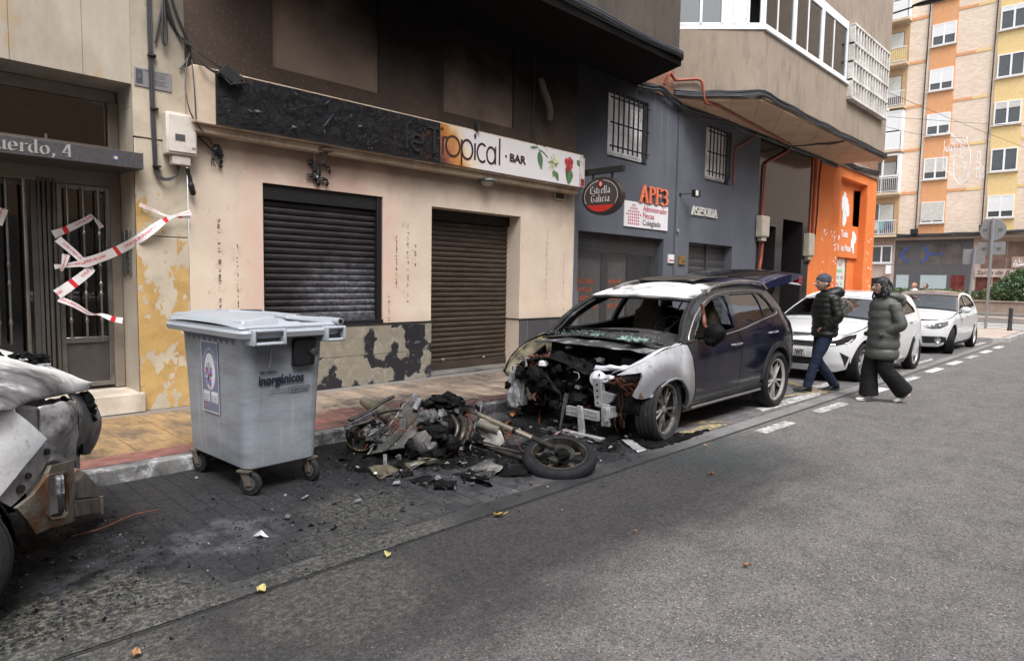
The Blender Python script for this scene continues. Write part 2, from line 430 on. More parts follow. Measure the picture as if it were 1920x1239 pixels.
def gutter():
    g=G('gutter_concrete');p=g.pos();x,y,z=g.xyz(p)
    cc=g.ramp(g.noise(p,3,7,.7),[(.3,(.13,.128,.128)),(.7,(.235,.23,.225))])
    j=g.ma('FRACT',g.ma('MULTIPLY',x,1.0));cc=g.mix(g.mr(j,.0,.012,1,0),cc,(.03,.03,.03))
    s=g.ma('MULTIPLY',g.mr(x,4.6,7.0,1,0,True),g.mr(g.noise(p,2.2,7,.7),.3,.62,.98,.84))
    cc=g.mix(s,cc,(.014,.0145,.017))
    pw=mx(g,blob(g,p,.5,3.1,.9,.8,2.5),g.ma('MULTIPLY',blob(g,p,2.0,3.1,.8,.8,2.5),.8))
    cc=g.mix(g.ma('MULTIPLY',g.ma('MULTIPLY',pw,g.mr(g.noise(p,30,9,.92),.49,.57)),.6),cc,(.21,.205,.17))
    g.bump(g.noise(p,60,6,.7),.5,.006)
    return g.end(cc,.85,spec=.2)
def tiles():
    g=G('pavement_tiles');p=g.pos();x,y,z=g.xyz(p)
    bo=g.brick(p,(1,1,1),(.82,.82,.82),(.3,.25,.2),.4,.4,.004,0.0)
    yel=g.ramp(g.noise(p,3,6,.65),[(.3,(.29,.18,.08)),(.7,(.45,.30,.15))])
    pale=g.ramp(g.noise(p,3,6,.65),[(.3,(.26,.20,.155)),(.7,(.40,.32,.255))])
    cc=g.mix(g.mr(x,2.2,3.2),yel,pale)
    cc=g.mix(g.mr(g.vor(p,55),.25,.6,0,.25),cc,(.16,.10,.05))
    redp=g.ma('MULTIPLY',g.mr(g.ma('ADD',y,g.ma('MULTIPLY',g.noise(p,2,4),.5)),6.55,6.4,0,1),g.ma('MULTIPLY',g.mr(x,2.9,2.95),g.mr(g.ma('ADD',x,g.ma('MULTIPLY',y,1.1)),11.4,11.0,0,1)))
    cc=g.mix(redp,cc,g.ramp(g.noise(p,7,6,.7),[(.3,(.12,.045,.035)),(.7,(.25,.10,.08))]))
    cc=g.mix(1,cc,bo[0],'MULTIPLY')
    dirt=g.mr(g.noise(g.mapv(p,(1,.35,1)),6,8,.72),.42,.66,0,.85)
    cc=g.mix(dirt,cc,(.07,.06,.052))
    s=g.ma('MULTIPLY',mx(g,blob(g,p,4.4,5.6,1.1,.6,2.2),blob(g,p,.4,5.6,1.0,.5),g.ma('MULTIPLY',blob(g,p,6.3,7.4,1.3,.9,2.5),.7)),g.mr(g.noise(p,9,7,.75),.35,.6,.3,.95))
    cc=g.mix(s,cc,(.014,.014,.015))
    cc=g.mix(g.mr(g.ma('ADD',y,g.ma('MULTIPLY',g.noise(p,3,5),.25)),7.3,7.42,0,.8),cc,(.17,.165,.165))
    g.bump(g.ma('ADD',g.vor(p,55),g.ma('MULTIPLY',bo[1],-1)),.35,.006)
    return g.end(cc,.82,spec=.3)
def redstrip():
    g=G('red_kerb_tiles');p=g.pos();x,y,z=g.xyz(p)
    cc=g.ramp(g.noise(p,9,7,.7),[(.3,(.12,.052,.045)),(.7,(.25,.118,.10))])
    s=g.ma('MULTIPLY',mx(g,blob(g,p,4.4,5.5,1.6,.5,2.2),blob(g,p,.2,5.5,.8,.5)),g.mr(g.noise(p,9,7,.75),.35,.6,.5,.97))
    cc=g.mix(s,cc,(.012,.012,.013));g.bump(g.noise(p,70,4),.3,.005)
    return g.end(cc,.8,spec=.3)
def kerbm():
    g=G('kerb_granite');p=g.pos();x,y,z=g.xyz(p)
    cc=g.ramp(g.noise(p,5,7,.7),[(.35,(.07,.07,.072)),(.6,(.22,.22,.22))])
    wh=g.mr(g.noise(p,3.6,5,.6),.49,.56);cc=g.mix(g.ma('MULTIPLY',wh,.85),cc,g.ramp(g.noise(p,60,4),[(.4,(.28,.29,.31)),(.6,(.6,.61,.64))]))
    j=g.ma('FRACT',x);cc=g.mix(g.mr(j,0,.015,1,0),cc,(.03,.03,.03))
    s=g.ma('MULTIPLY',mx(g,blob(g,p,4.2,5.3,1.6,.5,2.2),blob(g,p,-.4,5.3,1.2,.5)),g.mr(g.noise(p,12,7,.75),.35,.6,.45,.97))
    cc=g.mix(s,cc,(.012,.012,.014));g.bump(g.noise(p,60,5),.5,.006)
    return g.end(cc,.85,spec=.3)
M_asph=asphalt();M_pav=pavers();M_gut=gutter();M_tile=tiles();M_red=redstrip();M_kerb=kerbm()
FY=7.4
def struct(name,mb,m,**k):return tag(mb.build(name,m,None,**k),kind='structure')
def sheet(x0,x1,y0,y1,z):return MB().add([(x0,y0,z),(x1,y0,z),(x1,y1,z),(x0,y1,z)],[(0,1,2,3)])or None
def sh(name,m,x0,x1,y0,y1,z):
    mb=MB();mb.add([(x0,y0,z),(x1,y0,z),(x1,y1,z),(x0,y1,z)],[(0,1,2,3)]);return struct(name,mb,m,smooth=0)
sh('road',M_asph,-400,600,-400,600,0)
sh('gutter',M_gut,-20,22.9,3.04,3.215,.006)
mb=MB();mb.box(-20,22.9,3.018,3.034,-.02,.002);struct('gutter_joint',mb,mat('joint_tar',(.012,.012,.013),.8),smooth=0)
sh('parking_lane',M_pav,-20,22.9,3.22,5.36,.004)
# kerb, one row of stones with a rounded arris, turning out at the build-out before the crossing
mb=MB();mb.box(-20,22.72,5.35,5.47,-.05,.12);struct('kerb',mb,M_kerb,bevel=.015)
mb=MB();mb.box(-20,22.72,5.47,5.72,-.05,.122);struct('kerb_tile_strip',mb,M_red,smooth=0)
mb=MB();mb.box(-20,26.0,5.72,7.6,-.05,.12);struct('pavement',mb,M_tile,smooth=0)
M_isl=mat('buildout_tiles',(.42,.35,.30),.8,var=.18,scale=4,dirt=(.22,.2,.19))
mb=MB();pts=[(22.74,5.72),(22.74,3.35),(23.15,3.12),(27.6,3.16),(28.3,3.6),(28.5,9),(26.02,9),(26.02,5.72)]
mb.poly(pts,(0,0,-.05),X,Y,.165);struct('corner_pavement',mb,M_isl,smooth=0)
mb=MB();k2=[(22.6,5.4),(22.6,3.27),(23.1,2.98),(27.7,3.02),(28.45,3.5),(28.65,9)]
mb.ribbon(k2,.16,(0,0,-.05),X,Y,.172);struct('corner_kerb',mb,mat('kerb_pale',(.36,.35,.34),.85,var=.15,scale=5,dirt=(.15,.14,.13)),smooth=0)
mb=MB();mb.box(38.2,51.2,-30,60,-.05,.12);struct('far_pavement',mb,M_isl,smooth=0)
# road paint
def paint(name,c,amt=.5,sc_=14):
    g=G(name);p=g.pos();cc=g.mix(g.mr(g.noise(p,sc_,8,.75),amt,amt+.12),c,(.13,.125,.12));g.bump(g.noise(p,60,3),.3,.004)
    return g.end(cc,.75)
Mw,Mwy,My=paint('road_paint_white',(.62,.62,.60),.6),paint('road_paint_worn',(.48,.48,.465),.46),paint('road_paint_yellow',(.42,.31,.13),.42)
mk=MB()
for i,(x0,x1)in enumerate(((6.62,7.38),(8.22,9.12),(10.1,10.95),(11.95,12.8),(13.65,14.5),(15.35,16.2),(17.05,17.9),(18.75,19.6),(20.5,21.3))):
    mk.m(1 if i in(0,1,3,6)else 0).add([(x0,2.79,.005),(x1,2.77,.005),(x1+.02,2.91,.005),(x0+.02,2.93,.005)],[(0,1,2,3)])
for x in(24.0,25.2,26.4,27.6):mk.m(0).add([(x,-4,.005),(x+.5,-4,.005),(x+.5,2.6,.005),(x,2.6,.005)],[(0,1,2,3)])
for x0 in(29.5,31.0,32.5,34.0):mk.m(0).add([(x0,2.4,.005),(x0+.5,2.4,.005),(x0+.5,8.4,.005),(x0,8.4,.005)],[(0,1,2,3)])
struct('road_markings',mk,[Mw,Mwy],smooth=0)
mk=MB()
def q4(m_,pts):mk.m(m_).add([(a,b,.0085+.0004*len(mk.f))for a,b in pts],[tuple(range(len(pts)))])
q4(1,[(7.72,3.30),(9.45,3.26),(9.9,3.38),(9.9,3.44),(7.85,3.46)])
q4(1,[(9.75,3.5),(10.9,3.46),(10.9,3.62),(9.9,3.68)])
q4(0,[(9.62,3.12+.12),(9.8,3.25),(10.5,4.1),(10.3,4.15)]);q4(0,[(8.9,3.62),(9.0,3.5),(10.0,3.3),(10.0,3.42)])
q4(0,[(6.05,3.82),(6.15,3.62),(6.85,3.28),(6.6,3.60)]);q4(0,[(5.9,3.42),(6.1,3.26),(6.8,3.24),(6.5,3.4)])
q4(1,[(14.3,3.28),(15.9,3.26),(16.3,3.36),(14.6,3.4)]);q4(0,[(15.2,3.5),(15.5,3.45),(16.6,4.2),(16.3,4.25)])
q4(1,[(20.8,3.3),(22.3,3.3),(22.3,3.42),(20.8,3.42)])
struct('parking_markings',mk,[My,Mwy],smooth=0)
# ================================================================ FACADES
def wallm(name,lo,hi,sc_=2.2,dirt=None,bump=.25):
    g=G(name);p=g.pos();cc=g.ramp(g.noise(p,sc_,7,.65),[(.3,lo),(.7,hi)])
    if dirt:cc=g.mix(g.mr(g.noise(g.mapv(p,(2.2,2.2,.5)),2.5,8,.7),.5,.72,0,.6),cc,dirt)
    g.bump(g.noise(p,45,5),bump,.006);return g.end(cc,.85,spec=.25)
def m_barwall():
    g=G('bar_render');p=g.pos();x,y,z=g.xyz(p)
    cc=g.ramp(g.noise(p,1.4,6,.6),[(.3,(.50,.41,.33)),(.7,(.62,.525,.43))])
    rx=mx(g,g.mr(x,3.05,3.35,0,1,True),0.0);rx=g.ma('MULTIPLY',rx,g.mr(x,5.15,5.45,1,0,True))
    cc=g.mix(g.ma('MULTIPLY',rx,g.mr(g.noise(p,2.5,5),.35,.65,.2,.8)),cc,(.56,.37,.31))
    # scraped flakes and grime
    sp=g.mr(g.noise(g.mapv(p,(1.6,1,.8)),7,8,.72),.63,.70);cc=g.mix(g.ma('MULTIPLY',sp,.55),cc,(.28,.17,.12))
    st=g.ma('MULTIPLY',g.mr(g.vor(g.mapv(p,(3.2,1,.55)),2.1,'F1','Distance'),.05,.02,0,1),g.mr(g.noise(p,5,3),.5,.55))
    cc=g.mix(st,cc,(.05,.025,.015))
    for x0,z0,z1,w0_ in((2.92,1.0,2.15,.008),(3.12,1.0,1.9,.004),(5.28,1.35,2.1,.006),(5.47,1.2,2.3,.007),(5.60,1.7,2.0,.009),(5.16,.95,1.3,.008),(8.35,1.2,2.4,.004),(8.8,1.0,2.0,.004)):
        dx=g.ma('ABSOLUTE',g.ma('SUBTRACT',g.ma('ADD',x,g.ma('MULTIPLY',g.ma('SUBTRACT',g.noise(p,9,5,.7),.5),.05)),x0));on=g.ma('MULTIPLY',g.mr(g.noise(g.mapv(p,(1,1,5)),2.0+x0,3),.5,.54),g.ma('MULTIPLY',g.ma('GREATER_THAN',z,z0),g.ma('LESS_THAN',z,z1)))
        cc=g.mix(g.ma('MULTIPLY',on,g.mr(dx,w0_,w0_*2.2,.9,0)),cc,(.07,.03,.018));cc=g.mix(g.ma('MULTIPLY',g.ma('MULTIPLY',g.mr(dx,.0,.10,.5,0),g.mr(g.noise(p,12,7,.75),.5,.62)),g.ma('MULTIPLY',g.ma('GREATER_THAN',z,z0),g.ma('LESS_THAN',z,z1))),cc,(.36,.24,.18))
    # soot rising to the canopy, smoke staining above the first window
    k=g.ma('ADD',z,g.ma('MULTIPLY',g.noise(p,1.7,6,.6),.9))
    cc=g.mix(g.mr(k,2.75,3.75,0,.78,True),cc,(.11,.075,.055))
    cc=g.mix(g.mr(z,1.1,.85,0,.25),cc,(.3,.2,.15))
    g.bump(g.ma('ADD',g.noise(p,30,5),g.ma('MULTIPLY',sp,-.6)),.3,.006);return g.end(cc,.85,spec=.25)
def m_soot(name,c0,c1):
    g=G(name);p=g.pos();x,y,z=g.xyz(p)
    base=g.mix(g.mr(g.noise(p,1.2,6,.6),.3,.7),c0,c1)
    base=g.mix(g.mr(g.vor(p,90,'F1','Color'),.82,.86,0,.22),base,(.26,.21,.17))
    k=g.ma('ADD',z,g.ma('MULTIPLY',g.noise(p,.9,6,.65),1.5))
    e=g.mr(x,2.6,5.2,5.6,4.5);a=g.mr(g.ma('SUBTRACT',k,e),-.35,1.2,.08,.985,True)
    cc=g.mix(a,base,(.006,.0052,.005));g.bump(g.noise(p,55,5),.5,.006);return g.end(cc,.92,spec=.15)
M_bar=m_barwall()
M_up,M_niche=m_soot('sooted_concrete',(.060,.044,.036),(.085,.063,.05)),m_soot('pebbledash',(.19,.145,.115),(.25,.19,.15))
def m_grey():
    g=G('grey_render');p=g.pos();x,y,z=g.xyz(p)
    cc=g.ramp(g.noise(p,1.3,6,.6),[(.3,(.078,.085,.104)),(.7,(.104,.113,.135))])
    stq=g.ma('MULTIPLY',g.mr(g.noise(g.mapv(p,(5,5,.25)),2.2,5,.6),.55,.75,0,.35),g.mr(z,3.4,5,0,1));cc=g.mix(stq,cc,(.28,.29,.32))
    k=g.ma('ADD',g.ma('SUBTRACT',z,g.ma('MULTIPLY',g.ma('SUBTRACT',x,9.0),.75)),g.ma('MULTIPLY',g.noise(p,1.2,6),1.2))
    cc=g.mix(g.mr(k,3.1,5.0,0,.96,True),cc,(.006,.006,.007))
    g.bump(g.noise(p,35,5),.25,.006);return g.end(cc,.8,spec=.3)
M_grey=m_grey()
M_dark=mat('void_dark',(.006,.006,.006),.9)
M_conc=wallm('concrete_tan',(.25,.203,.160),(.32,.265,.213),1.0,(.13,.1,.08),.5)
def m_stone():
    g=G('portal_stone');p=g.pos();x,y,z=g.xyz(p)
    cc=g.ramp(g.noise(g.mapv(p,(1,1,.4)),2.2,8,.7),[(.3,(.30,.26,.215)),(.7,(.45,.40,.33))])
    vein=g.mr(g.noise(g.mapv(p,(1,1,.35)),1.6,7,.6,1.5),.55,.6,0,.5);vein=g.ma('MULTIPLY',vein,g.mr(g.noise(p,1.6,7,.6,1.5),.66,.6,0,1))
    cc=g.mix(vein,cc,(.36,.24,.12))
    bx=g.brick(g.n('ShaderNodeCombineXYZ',i_0=x,i_1=z).outputs[0],(1,1,1),(.93,.93,.93),(.35,.33,.3),.56,3.2,.003,0.0)
    cc=g.mix(1,cc,bx[0],'MULTIPLY')
    s=g.ma('MULTIPLY',g.mr(g.ma('ADD',x,g.ma('MULTIPLY',g.noise(p,1.5,5),.5)),2.3,2.9,0,1,True),g.mr(z,2.9,4.0,0,.85,True))
    cc=g.mix(s,cc,(.05,.043,.04));g.bump(g.noise(p,60,4),.12,.004);return g.end(cc,.45,spec=.4)
M_stone=m_stone()
def m_column():
    g=G('worn_yellow_column');p=g.pos();x,y,z=g.xyz(p)
    stone=g.ramp(g.noise(p,3,7,.7),[(.3,(.34,.29,.22)),(.7,(.52,.46,.37))])
    yel=g.ramp(g.noise(p,4,7,.7),[(.3,(.33,.20,.065)),(.7,(.50,.34,.14))])
    lim=g.mr(z,1.6,2.35,.52,.66);n1=g.noise(g.mapv(p,(1.6,1,1)),3.3,7,.62)
    f=g.ma('MULTIPLY',g.ma('LESS_THAN',n1,g.mr(z,.7,1.8,.58,.45)),g.mr(g.ma('ADD',z,g.ma('MULTIPLY',n1,.5)),2.75,2.45,0,1))
    cc=g.mix(f,stone,yel)
    cc=g.mix(g.mr(g.noise(p,6,9,.75),.6,.66,0,.5),cc,(.2,.13,.06))
    s=g.ma('MULTIPLY',g.mr(g.ma('ADD',z,g.ma('MULTIPLY',n1,.6)),3.4,4.6,0,.8,True),g.mr(g.ma('ADD',x,g.ma('MULTIPLY',n1,.3)),2.25,2.65,.3,1,True))
    cc=g.mix(s,cc,(.035,.03,.028));g.bump(g.ma('ADD',n1,g.ma('MULTIPLY',f,.3)),.4,.01);return g.end(cc,.75,spec=.3)
M_colm=m_column()
def mbrick(name,c1,c2,mo,w=.26,h=.065,ms=.006,bias=0,axis='x'):
    g=G(name);p=g.pos();x,y,z=g.xyz(p)
    v=g.n('ShaderNodeCombineXYZ',i_0=x if axis=='x' else y,i_1=z).outputs[0]
    b=g.brick(v,c1,c2,mo,w,h,ms);cc=g.mix(g.mr(g.noise(p,.8,5),.35,.7,0,.3),b[0],tuple(q*.75 for q in c1))
    g.bump(b[1],-.5,.006);return g.end(cc,.85,spec=.25)
M_brk=mbrick('red_brick',(.30,.155,.10),(.22,.11,.075),(.10,.085,.07))
M_fbrk=mbrick('far_brick',(.72,.60,.48),(.60,.43,.32),(.70,.63,.55),.27,.085,.012,axis='y')
def wall(mb,x0,x1,z0,z1,y,holes,depth=.25,face=-1):
    """front face of a wall on plane y with rectangular openings and their reveals"""
    xs=sorted({x0,x1,*[h[0]for h in holes],*[h[1]for h in holes]});zs=sorted({z0,z1,*[h[2]for h in holes],*[h[3]for h in holes]})
    for a,b in zip(xs,xs[1:]):
        for c,d in zip(zs,zs[1:]):
            mx_,mz=(a+b)/2,(c+d)/2
            if any(h[0]<mx_<h[1]and h[2]<mz<h[3]for h in holes):continue
            mb.add([(a,y,c),(b,y,c),(b,y,d),(a,y,d)],[(0,1,2,3)])
    for h in holes:
        a,b,c,d=h[:4];dp=h[4]if len(h)>4 else depth
        for q in(((a,c),(a,d)),((b,d),(b,c)),((a,d),(b,d)),((b,c),(a,c))):
            (p,r_),(s,t)=q;mb.add([(p,y,r_),(s,y,t),(s,y+dp,t),(p,y+dp,r_)],[(0,1,2,3)])
    return mb
FX=dict(r=X,u=Z)
# ---- stone portal building on the left
A=thing('apartment_building','pale stone apartment entrance with steel door at the left edge of the photo','building',(.6,FY,0))
mb=MB();wall(mb,-9,2.09,3.41,9.5,FY,[]);wall(mb,-9,0.02,.12,3.41,FY,[])
mb.add([(.02,FY,3.41),(2.09,FY,3.41),(2.09,8.0,3.41),(.02,8.0,3.41)],[(0,1,2,3)])
mb.add([(.02,FY,.12),(.02,FY,3.41),(.02,8.0,3.41),(.02,8.0,.12)],[(0,1,2,3)])
mb.add([(2.09,FY,.12),(2.09,FY,3.41),(2.09,8.0,3.41),(2.09,8.0,.12)],[(0,1,2,3)])
mb.build('wall',M_stone,A,smooth=0)
mb=MB();mb.box(2.092,2.6,FY-.006,FY+.5,2.905,9.5);mb.box(2.10,2.6,FY+.004,FY+.5,1.925,2.895)
mb.box(2.098,2.602,FY-.002,FY+.5,.12,1.915);mb.box(2.16,2.6,FY+.02,FY+.3,1.9,2.92)
mb.build('column',M_colm,A,bevel=.006)
mb=MB();mb.box(0.03,2.13,FY-.06,7.99,.125,.32);mb.build('step',mat('step_stone',(.55,.49,.41),.5,var=.1,dirt=(.3,.25,.2)),A,bevel=.008)
M_steel=mat('brushed_steel',(.33,.32,.31),.3,.9,.15,3,dirt=(.14,.12,.11));M_fr=mat('door_metal',(.13,.125,.12),.38,.7,.2,3)
M_gls=glass('door_glass',(.32,.31,.28),.5)
GY=7.9
def framed(mb,x0,x1,z0,z1,t,y0,y1):
    mb.box(x0,x0+t,y0,y1,z0,z1);mb.box(x1-t,x1,y0,y1,z0,z1);mb.box(x0+t,x1-t,y0,y1,z0,z0+t);mb.box(x0+t,x1-t,y0,y1,z1-t,z1)
dr=MB();framed(dr,1.52,1.99,.36,2.42,.045,GY-.04,GY+.03);dr.box(1.565,1.945,GY-.035,GY+.02,.82,.875)
D=dr.build('door',M_steel,A,bevel=.004)
mb=MB();mb.box(1.565,1.945,GY-.012,GY+.012,.405,.82);mb.build('kick_panel',mat('kick_glass',(.14,.13,.125),.12,.6,.3,3),D)
mb=MB();mb.box(1.565,1.945,GY,GY+.008,.875,2.375);mb.build('pane',M_gls,D)
for i,x in enumerate((1.60,1.735,1.87)):
    mb=MB();mb.tube([(x,GY-.1,.84),(x,GY-.1,2.40)],.0105,10)
    for z in(1.05,1.32,1.42,1.60,1.93):mb.lathe([(.0105,-.03),(.017,-.012),(.019,0),(.017,.012),(.0105,.03)],(x,GY-.1,z),Z,12)
    mb.bar((x,GY-.1,.87),(x,GY-.02,.87),.012);mb.bar((x,GY-.1,2.37),(x,GY-.02,2.37),.012)
    mb.build('grille_bar',M_steel,D)
mb=MB()
for x in(1.36,1.40,1.44,1.485):mb.box(x,x+.028,GY-.05-.012*(x>1.45),GY+.03,.33,2.46)
framed(mb,.75,1.36,.36,2.42,.05,GY-.03,GY+.03);mb.build('door_frame',M_fr,A,bevel=.004)
mb=MB();mb.tube([(1.245,GY-.13,.4),(1.245,GY-.13,2.42)],.017,12);mb.build('door_pull',M_steel,A)
for x in(1.02,1.11):
    mb=MB();mb.tube([(x,GY-.1,.84),(x,GY-.1,2.40)],.0105,10)
    for z in(1.05,1.42,1.60):mb.lathe([(.0105,-.03),(.019,0),(.0105,.03)],(x,GY-.1,z),Z,12)
    mb.build('grille_bar',M_steel,A)
mb=MB();mb.box(0,2.07,GY-.04,GY+.03,2.425,2.84);mb.box(0,2.07,GY-.03,GY+.03,3.29,3.405);mb.box(1.99,2.085,GY-.05,GY+.03,.33,3.29);mb.build('transom_frame',mat('transom_metal',(.25,.22,.185),.4,.5,.12),A,bevel=.004)
mb=MB();mb.box(0,1.99,GY,GY+.01,2.84,3.29);mb.box(0,.75,GY,GY+.01,.4,2.4);mb.box(.8,1.31,GY,GY+.01,.41,2.37);pieces(mb,'glazing',M_gls,A)
mb=MB();mb.box(-2,2.0,GY+3.0,GY+3.1,.1,3.5);mb.box(-2,2.0,GY+.1,GY+3,.1,.3);mb.box(-2,2.05,GY+.1,GY+3,3.4,3.5);mb.box(2.03,2.1,GY+.1,GY+3,.1,3.5)
mb.build('hallway',mat('hall_plaster',(.24,.2,.15),.8),A,smooth=0)
mb=MB();mb.box(0,2.135,FY-.16,7.86,2.565,2.72);C_=mb.build('canopy',mat('canopy_granite',(.055,.052,.056),.45,var=.3,scale=60),A,bevel=.004)
# serif lettering with a thick-and-thin pen
def nibtext(mb,strokes,o,sx,sy,r,u,nib,depth,z=0.0):
    for i,st in enumerate(strokes):
        w_=nib
        if isinstance(st,tuple):st,w_=st
        mb.ribbon([(a*sx,b*sy)for a,b in st],.01,o,r,u,depth,z+.0004*i,nib=(w_[0]*sx,w_[1]*sy))
SER={
 'u':([[(.0,.47),(.14,.47)],[(.1,.5),(.1,.15),(.14,.05),(.24,.02),(.36,.08)],[(.28,.47),(.4,.47)],[(.37,.5),(.37,.02)],[(.33,.02),(.5,.02)]],.52),
 'e':([arc(.2,.25,.17,.24,0,320,16),[(.05,.26),(.36,.26)]],.46),
 'r':([[(.0,.47),(.12,.47)],[(.1,.5),(.1,.02)],[(.0,.02),(.2,.02)],[(.12,.34),(.18,.45),(.3,.48),(.34,.42)]],.38),
 'd':([arc(.2,.25,.16,.24,70,290,12),[(.26,.74),(.36,.74)],[(.34,.76),(.34,.02)],[(.3,.02),(.46,.02)]],.5),
 'o':([arc(.22,.25,.18,.24,0,360,20)],.48),
 ',':([[(.08,.1),(.14,.06),(.12,-.06),(.04,-.14)]],.24),
 '4':([[(.3,.72),(.04,.22)],[(.04,.22),(.46,.22)],[(.34,.72),(.34,.02)],[(.24,.02),(.46,.02)]],.5),
 'A':([[(.28,.72),(.04,.02)],[(.28,.74),(.5,.02)],[(.12,.26),(.42,.26)],[(-.04,.02),(.14,.02)],[(.38,.02),(.6,.02)]],.6),
 'P':([[(.1,.72),(.1,.02)],[(0,.72),(.2,.72)],[(0,.02),(.22,.02)],arc(.16,.54,.26,.18,90,-90,10)],.48),
 'F':([[(.1,.72),(.1,.02)],[(0,.72),(.42,.72)],[(.42,.72),(.42,.6)],[(0,.02),(.22,.02)],[(.1,.4),(.34,.4)],[(.34,.47),(.34,.33)]],.48),
 '3':([arc(.18,.54,.2,.18,150,-90,10),arc(.18,.2,.24,.19,90,-150,12)],.48),
 'S':([arc(.2,.54,.17,.17,30,250,10)+arc(.2,.2,.19,.18,80,-150,12)],.46),
 'E':([[(.1,.72),(.1,.02)],[(0,.72),(.42,.72)],[(.42,.72),(.42,.6)],[(0,.02),(.44,.02)],[(.44,.02),(.44,.16)],[(.1,.38),(.34,.38)],[(.34,.45),(.34,.31)]],.5),
 'O':([arc(.3,.37,.26,.35,0,360,22)],.64),
 'R':([[(.1,.72),(.1,.02)],[(0,.72),(.2,.72)],[(0,.02),(.22,.02)],arc(.16,.55,.24,.17,90,-90,10),[(.22,.38),(.46,.02)],[(.4,.02),(.56,.02)]],.54),
 'I':([[(.1,.72),(.1,.02)],[(0,.72),(.22,.72)],[(0,.02),(.22,.02)]],.28),' ':([],.24)}
def serif(mb,body,o,size,r,u,nib=(.10,.035),depth=.012,gap=.05,sx=1.0,z=0.0):
    x=0;o=Vector(o)
    for ch in body:
        st,w_=SER[ch];nibtext(mb,st,o+Vector(r)*x,size*sx,size,r,u,nib,depth,z);x+=(w_+gap)*size*sx
    return x
mb=MB();serif(mb,'uerdo, 4',(.975,FY-.161,2.595),.158,X,Z,(.13,.045),.003,.035,1.0);mb.build('lettering',mat('faded_letter',(.25,.245,.24),.6),C_)
mb=MB();mb.poly([(0,.0),(.05,-.01),(.06,.03),(.02,.05)],(1.86,FY-.161,2.625),X,Z,.002);mb.m(1).poly([(0,0),(.03,-.006),(.03,.02),(.008,.02)],(1.875,FY-.164,2.635),X,Z,.002)
mb.build('sticker',[mat('sticker_blue',(.05,.1,.3),.4),mat('sticker_yellow',(.7,.5,.12),.4)],C_)
# indoor plant seen through the glass
pt=thing('potted_palm','dark leafy pot plant standing behind the glass of the entrance door','plant',(1.9,GY+.55,.3))
mb=MB();mb.lathe([(.0,0),(.13,0),(.17,.32),(.15,.32),(.15,.3),(0,.3)],(1.9,GY+.55,.3));mb.build('pot',mat('terracotta',(.2,.08,.04),.7),pt)
mb=MB()
for k in range(46):
    a=R.uniform(0,2*pi);l=R.uniform(.35,.6);h=R.uniform(.3,.75);w_=.014
    pts=[Vector((1.9,GY+.55,.6))+Vector((cos(a)*l*t,sin(a)*l*t*.8,h*(t*1.7-t*t*1.2)))for t in(0,.3,.6,.85,1)]
    s_=Vector((-sin(a),cos(a),.3))
    mb.add([p+s_*w_*k2*f for p,f in zip(pts,(.5,1,1,.7,.1))for k2 in(-1,1)],[(i*2,i*2+1,i*2+3,i*2+2)for i in range(4)])
mb.build('leaves',mat('palm_leaf',(.035,.06,.03),.5,var=.4),pt)
# intercom panels on the jamb
ic=thing('intercom_panel','steel intercom panel with push buttons on the stone door jamb','intercom',(2.085,7.62,1.5))
mb=MB();mb.box(2.065,2.089,7.53,7.65,1.52,1.98);mb.build('plate',mat('intercom_steel',(.2,.2,.19),.35,.8),ic,bevel=.004)
mb=MB()
for z in(1.58,1.64,1.70,1.76):
    mb.box(2.058,2.064,7.545,7.585,z,z+.03);mb.box(2.058,2.064,7.595,7.635,z,z+.03)
mb.box(2.060,2.064,7.56,7.62,1.86,1.94);pieces(mb,'button',mat('intercom_button',(.05,.05,.05),.5),ic)
mb=MB();mb.box(2.07,2.089,7.70,7.79,1.50,1.96);tag(mb.build('intercom_panel',mat('intercom_steel',(.2,.2,.19),.35,.8),bevel=.004),'plain steel plate set deeper in the door jamb beside the intercom buttons','intercom')

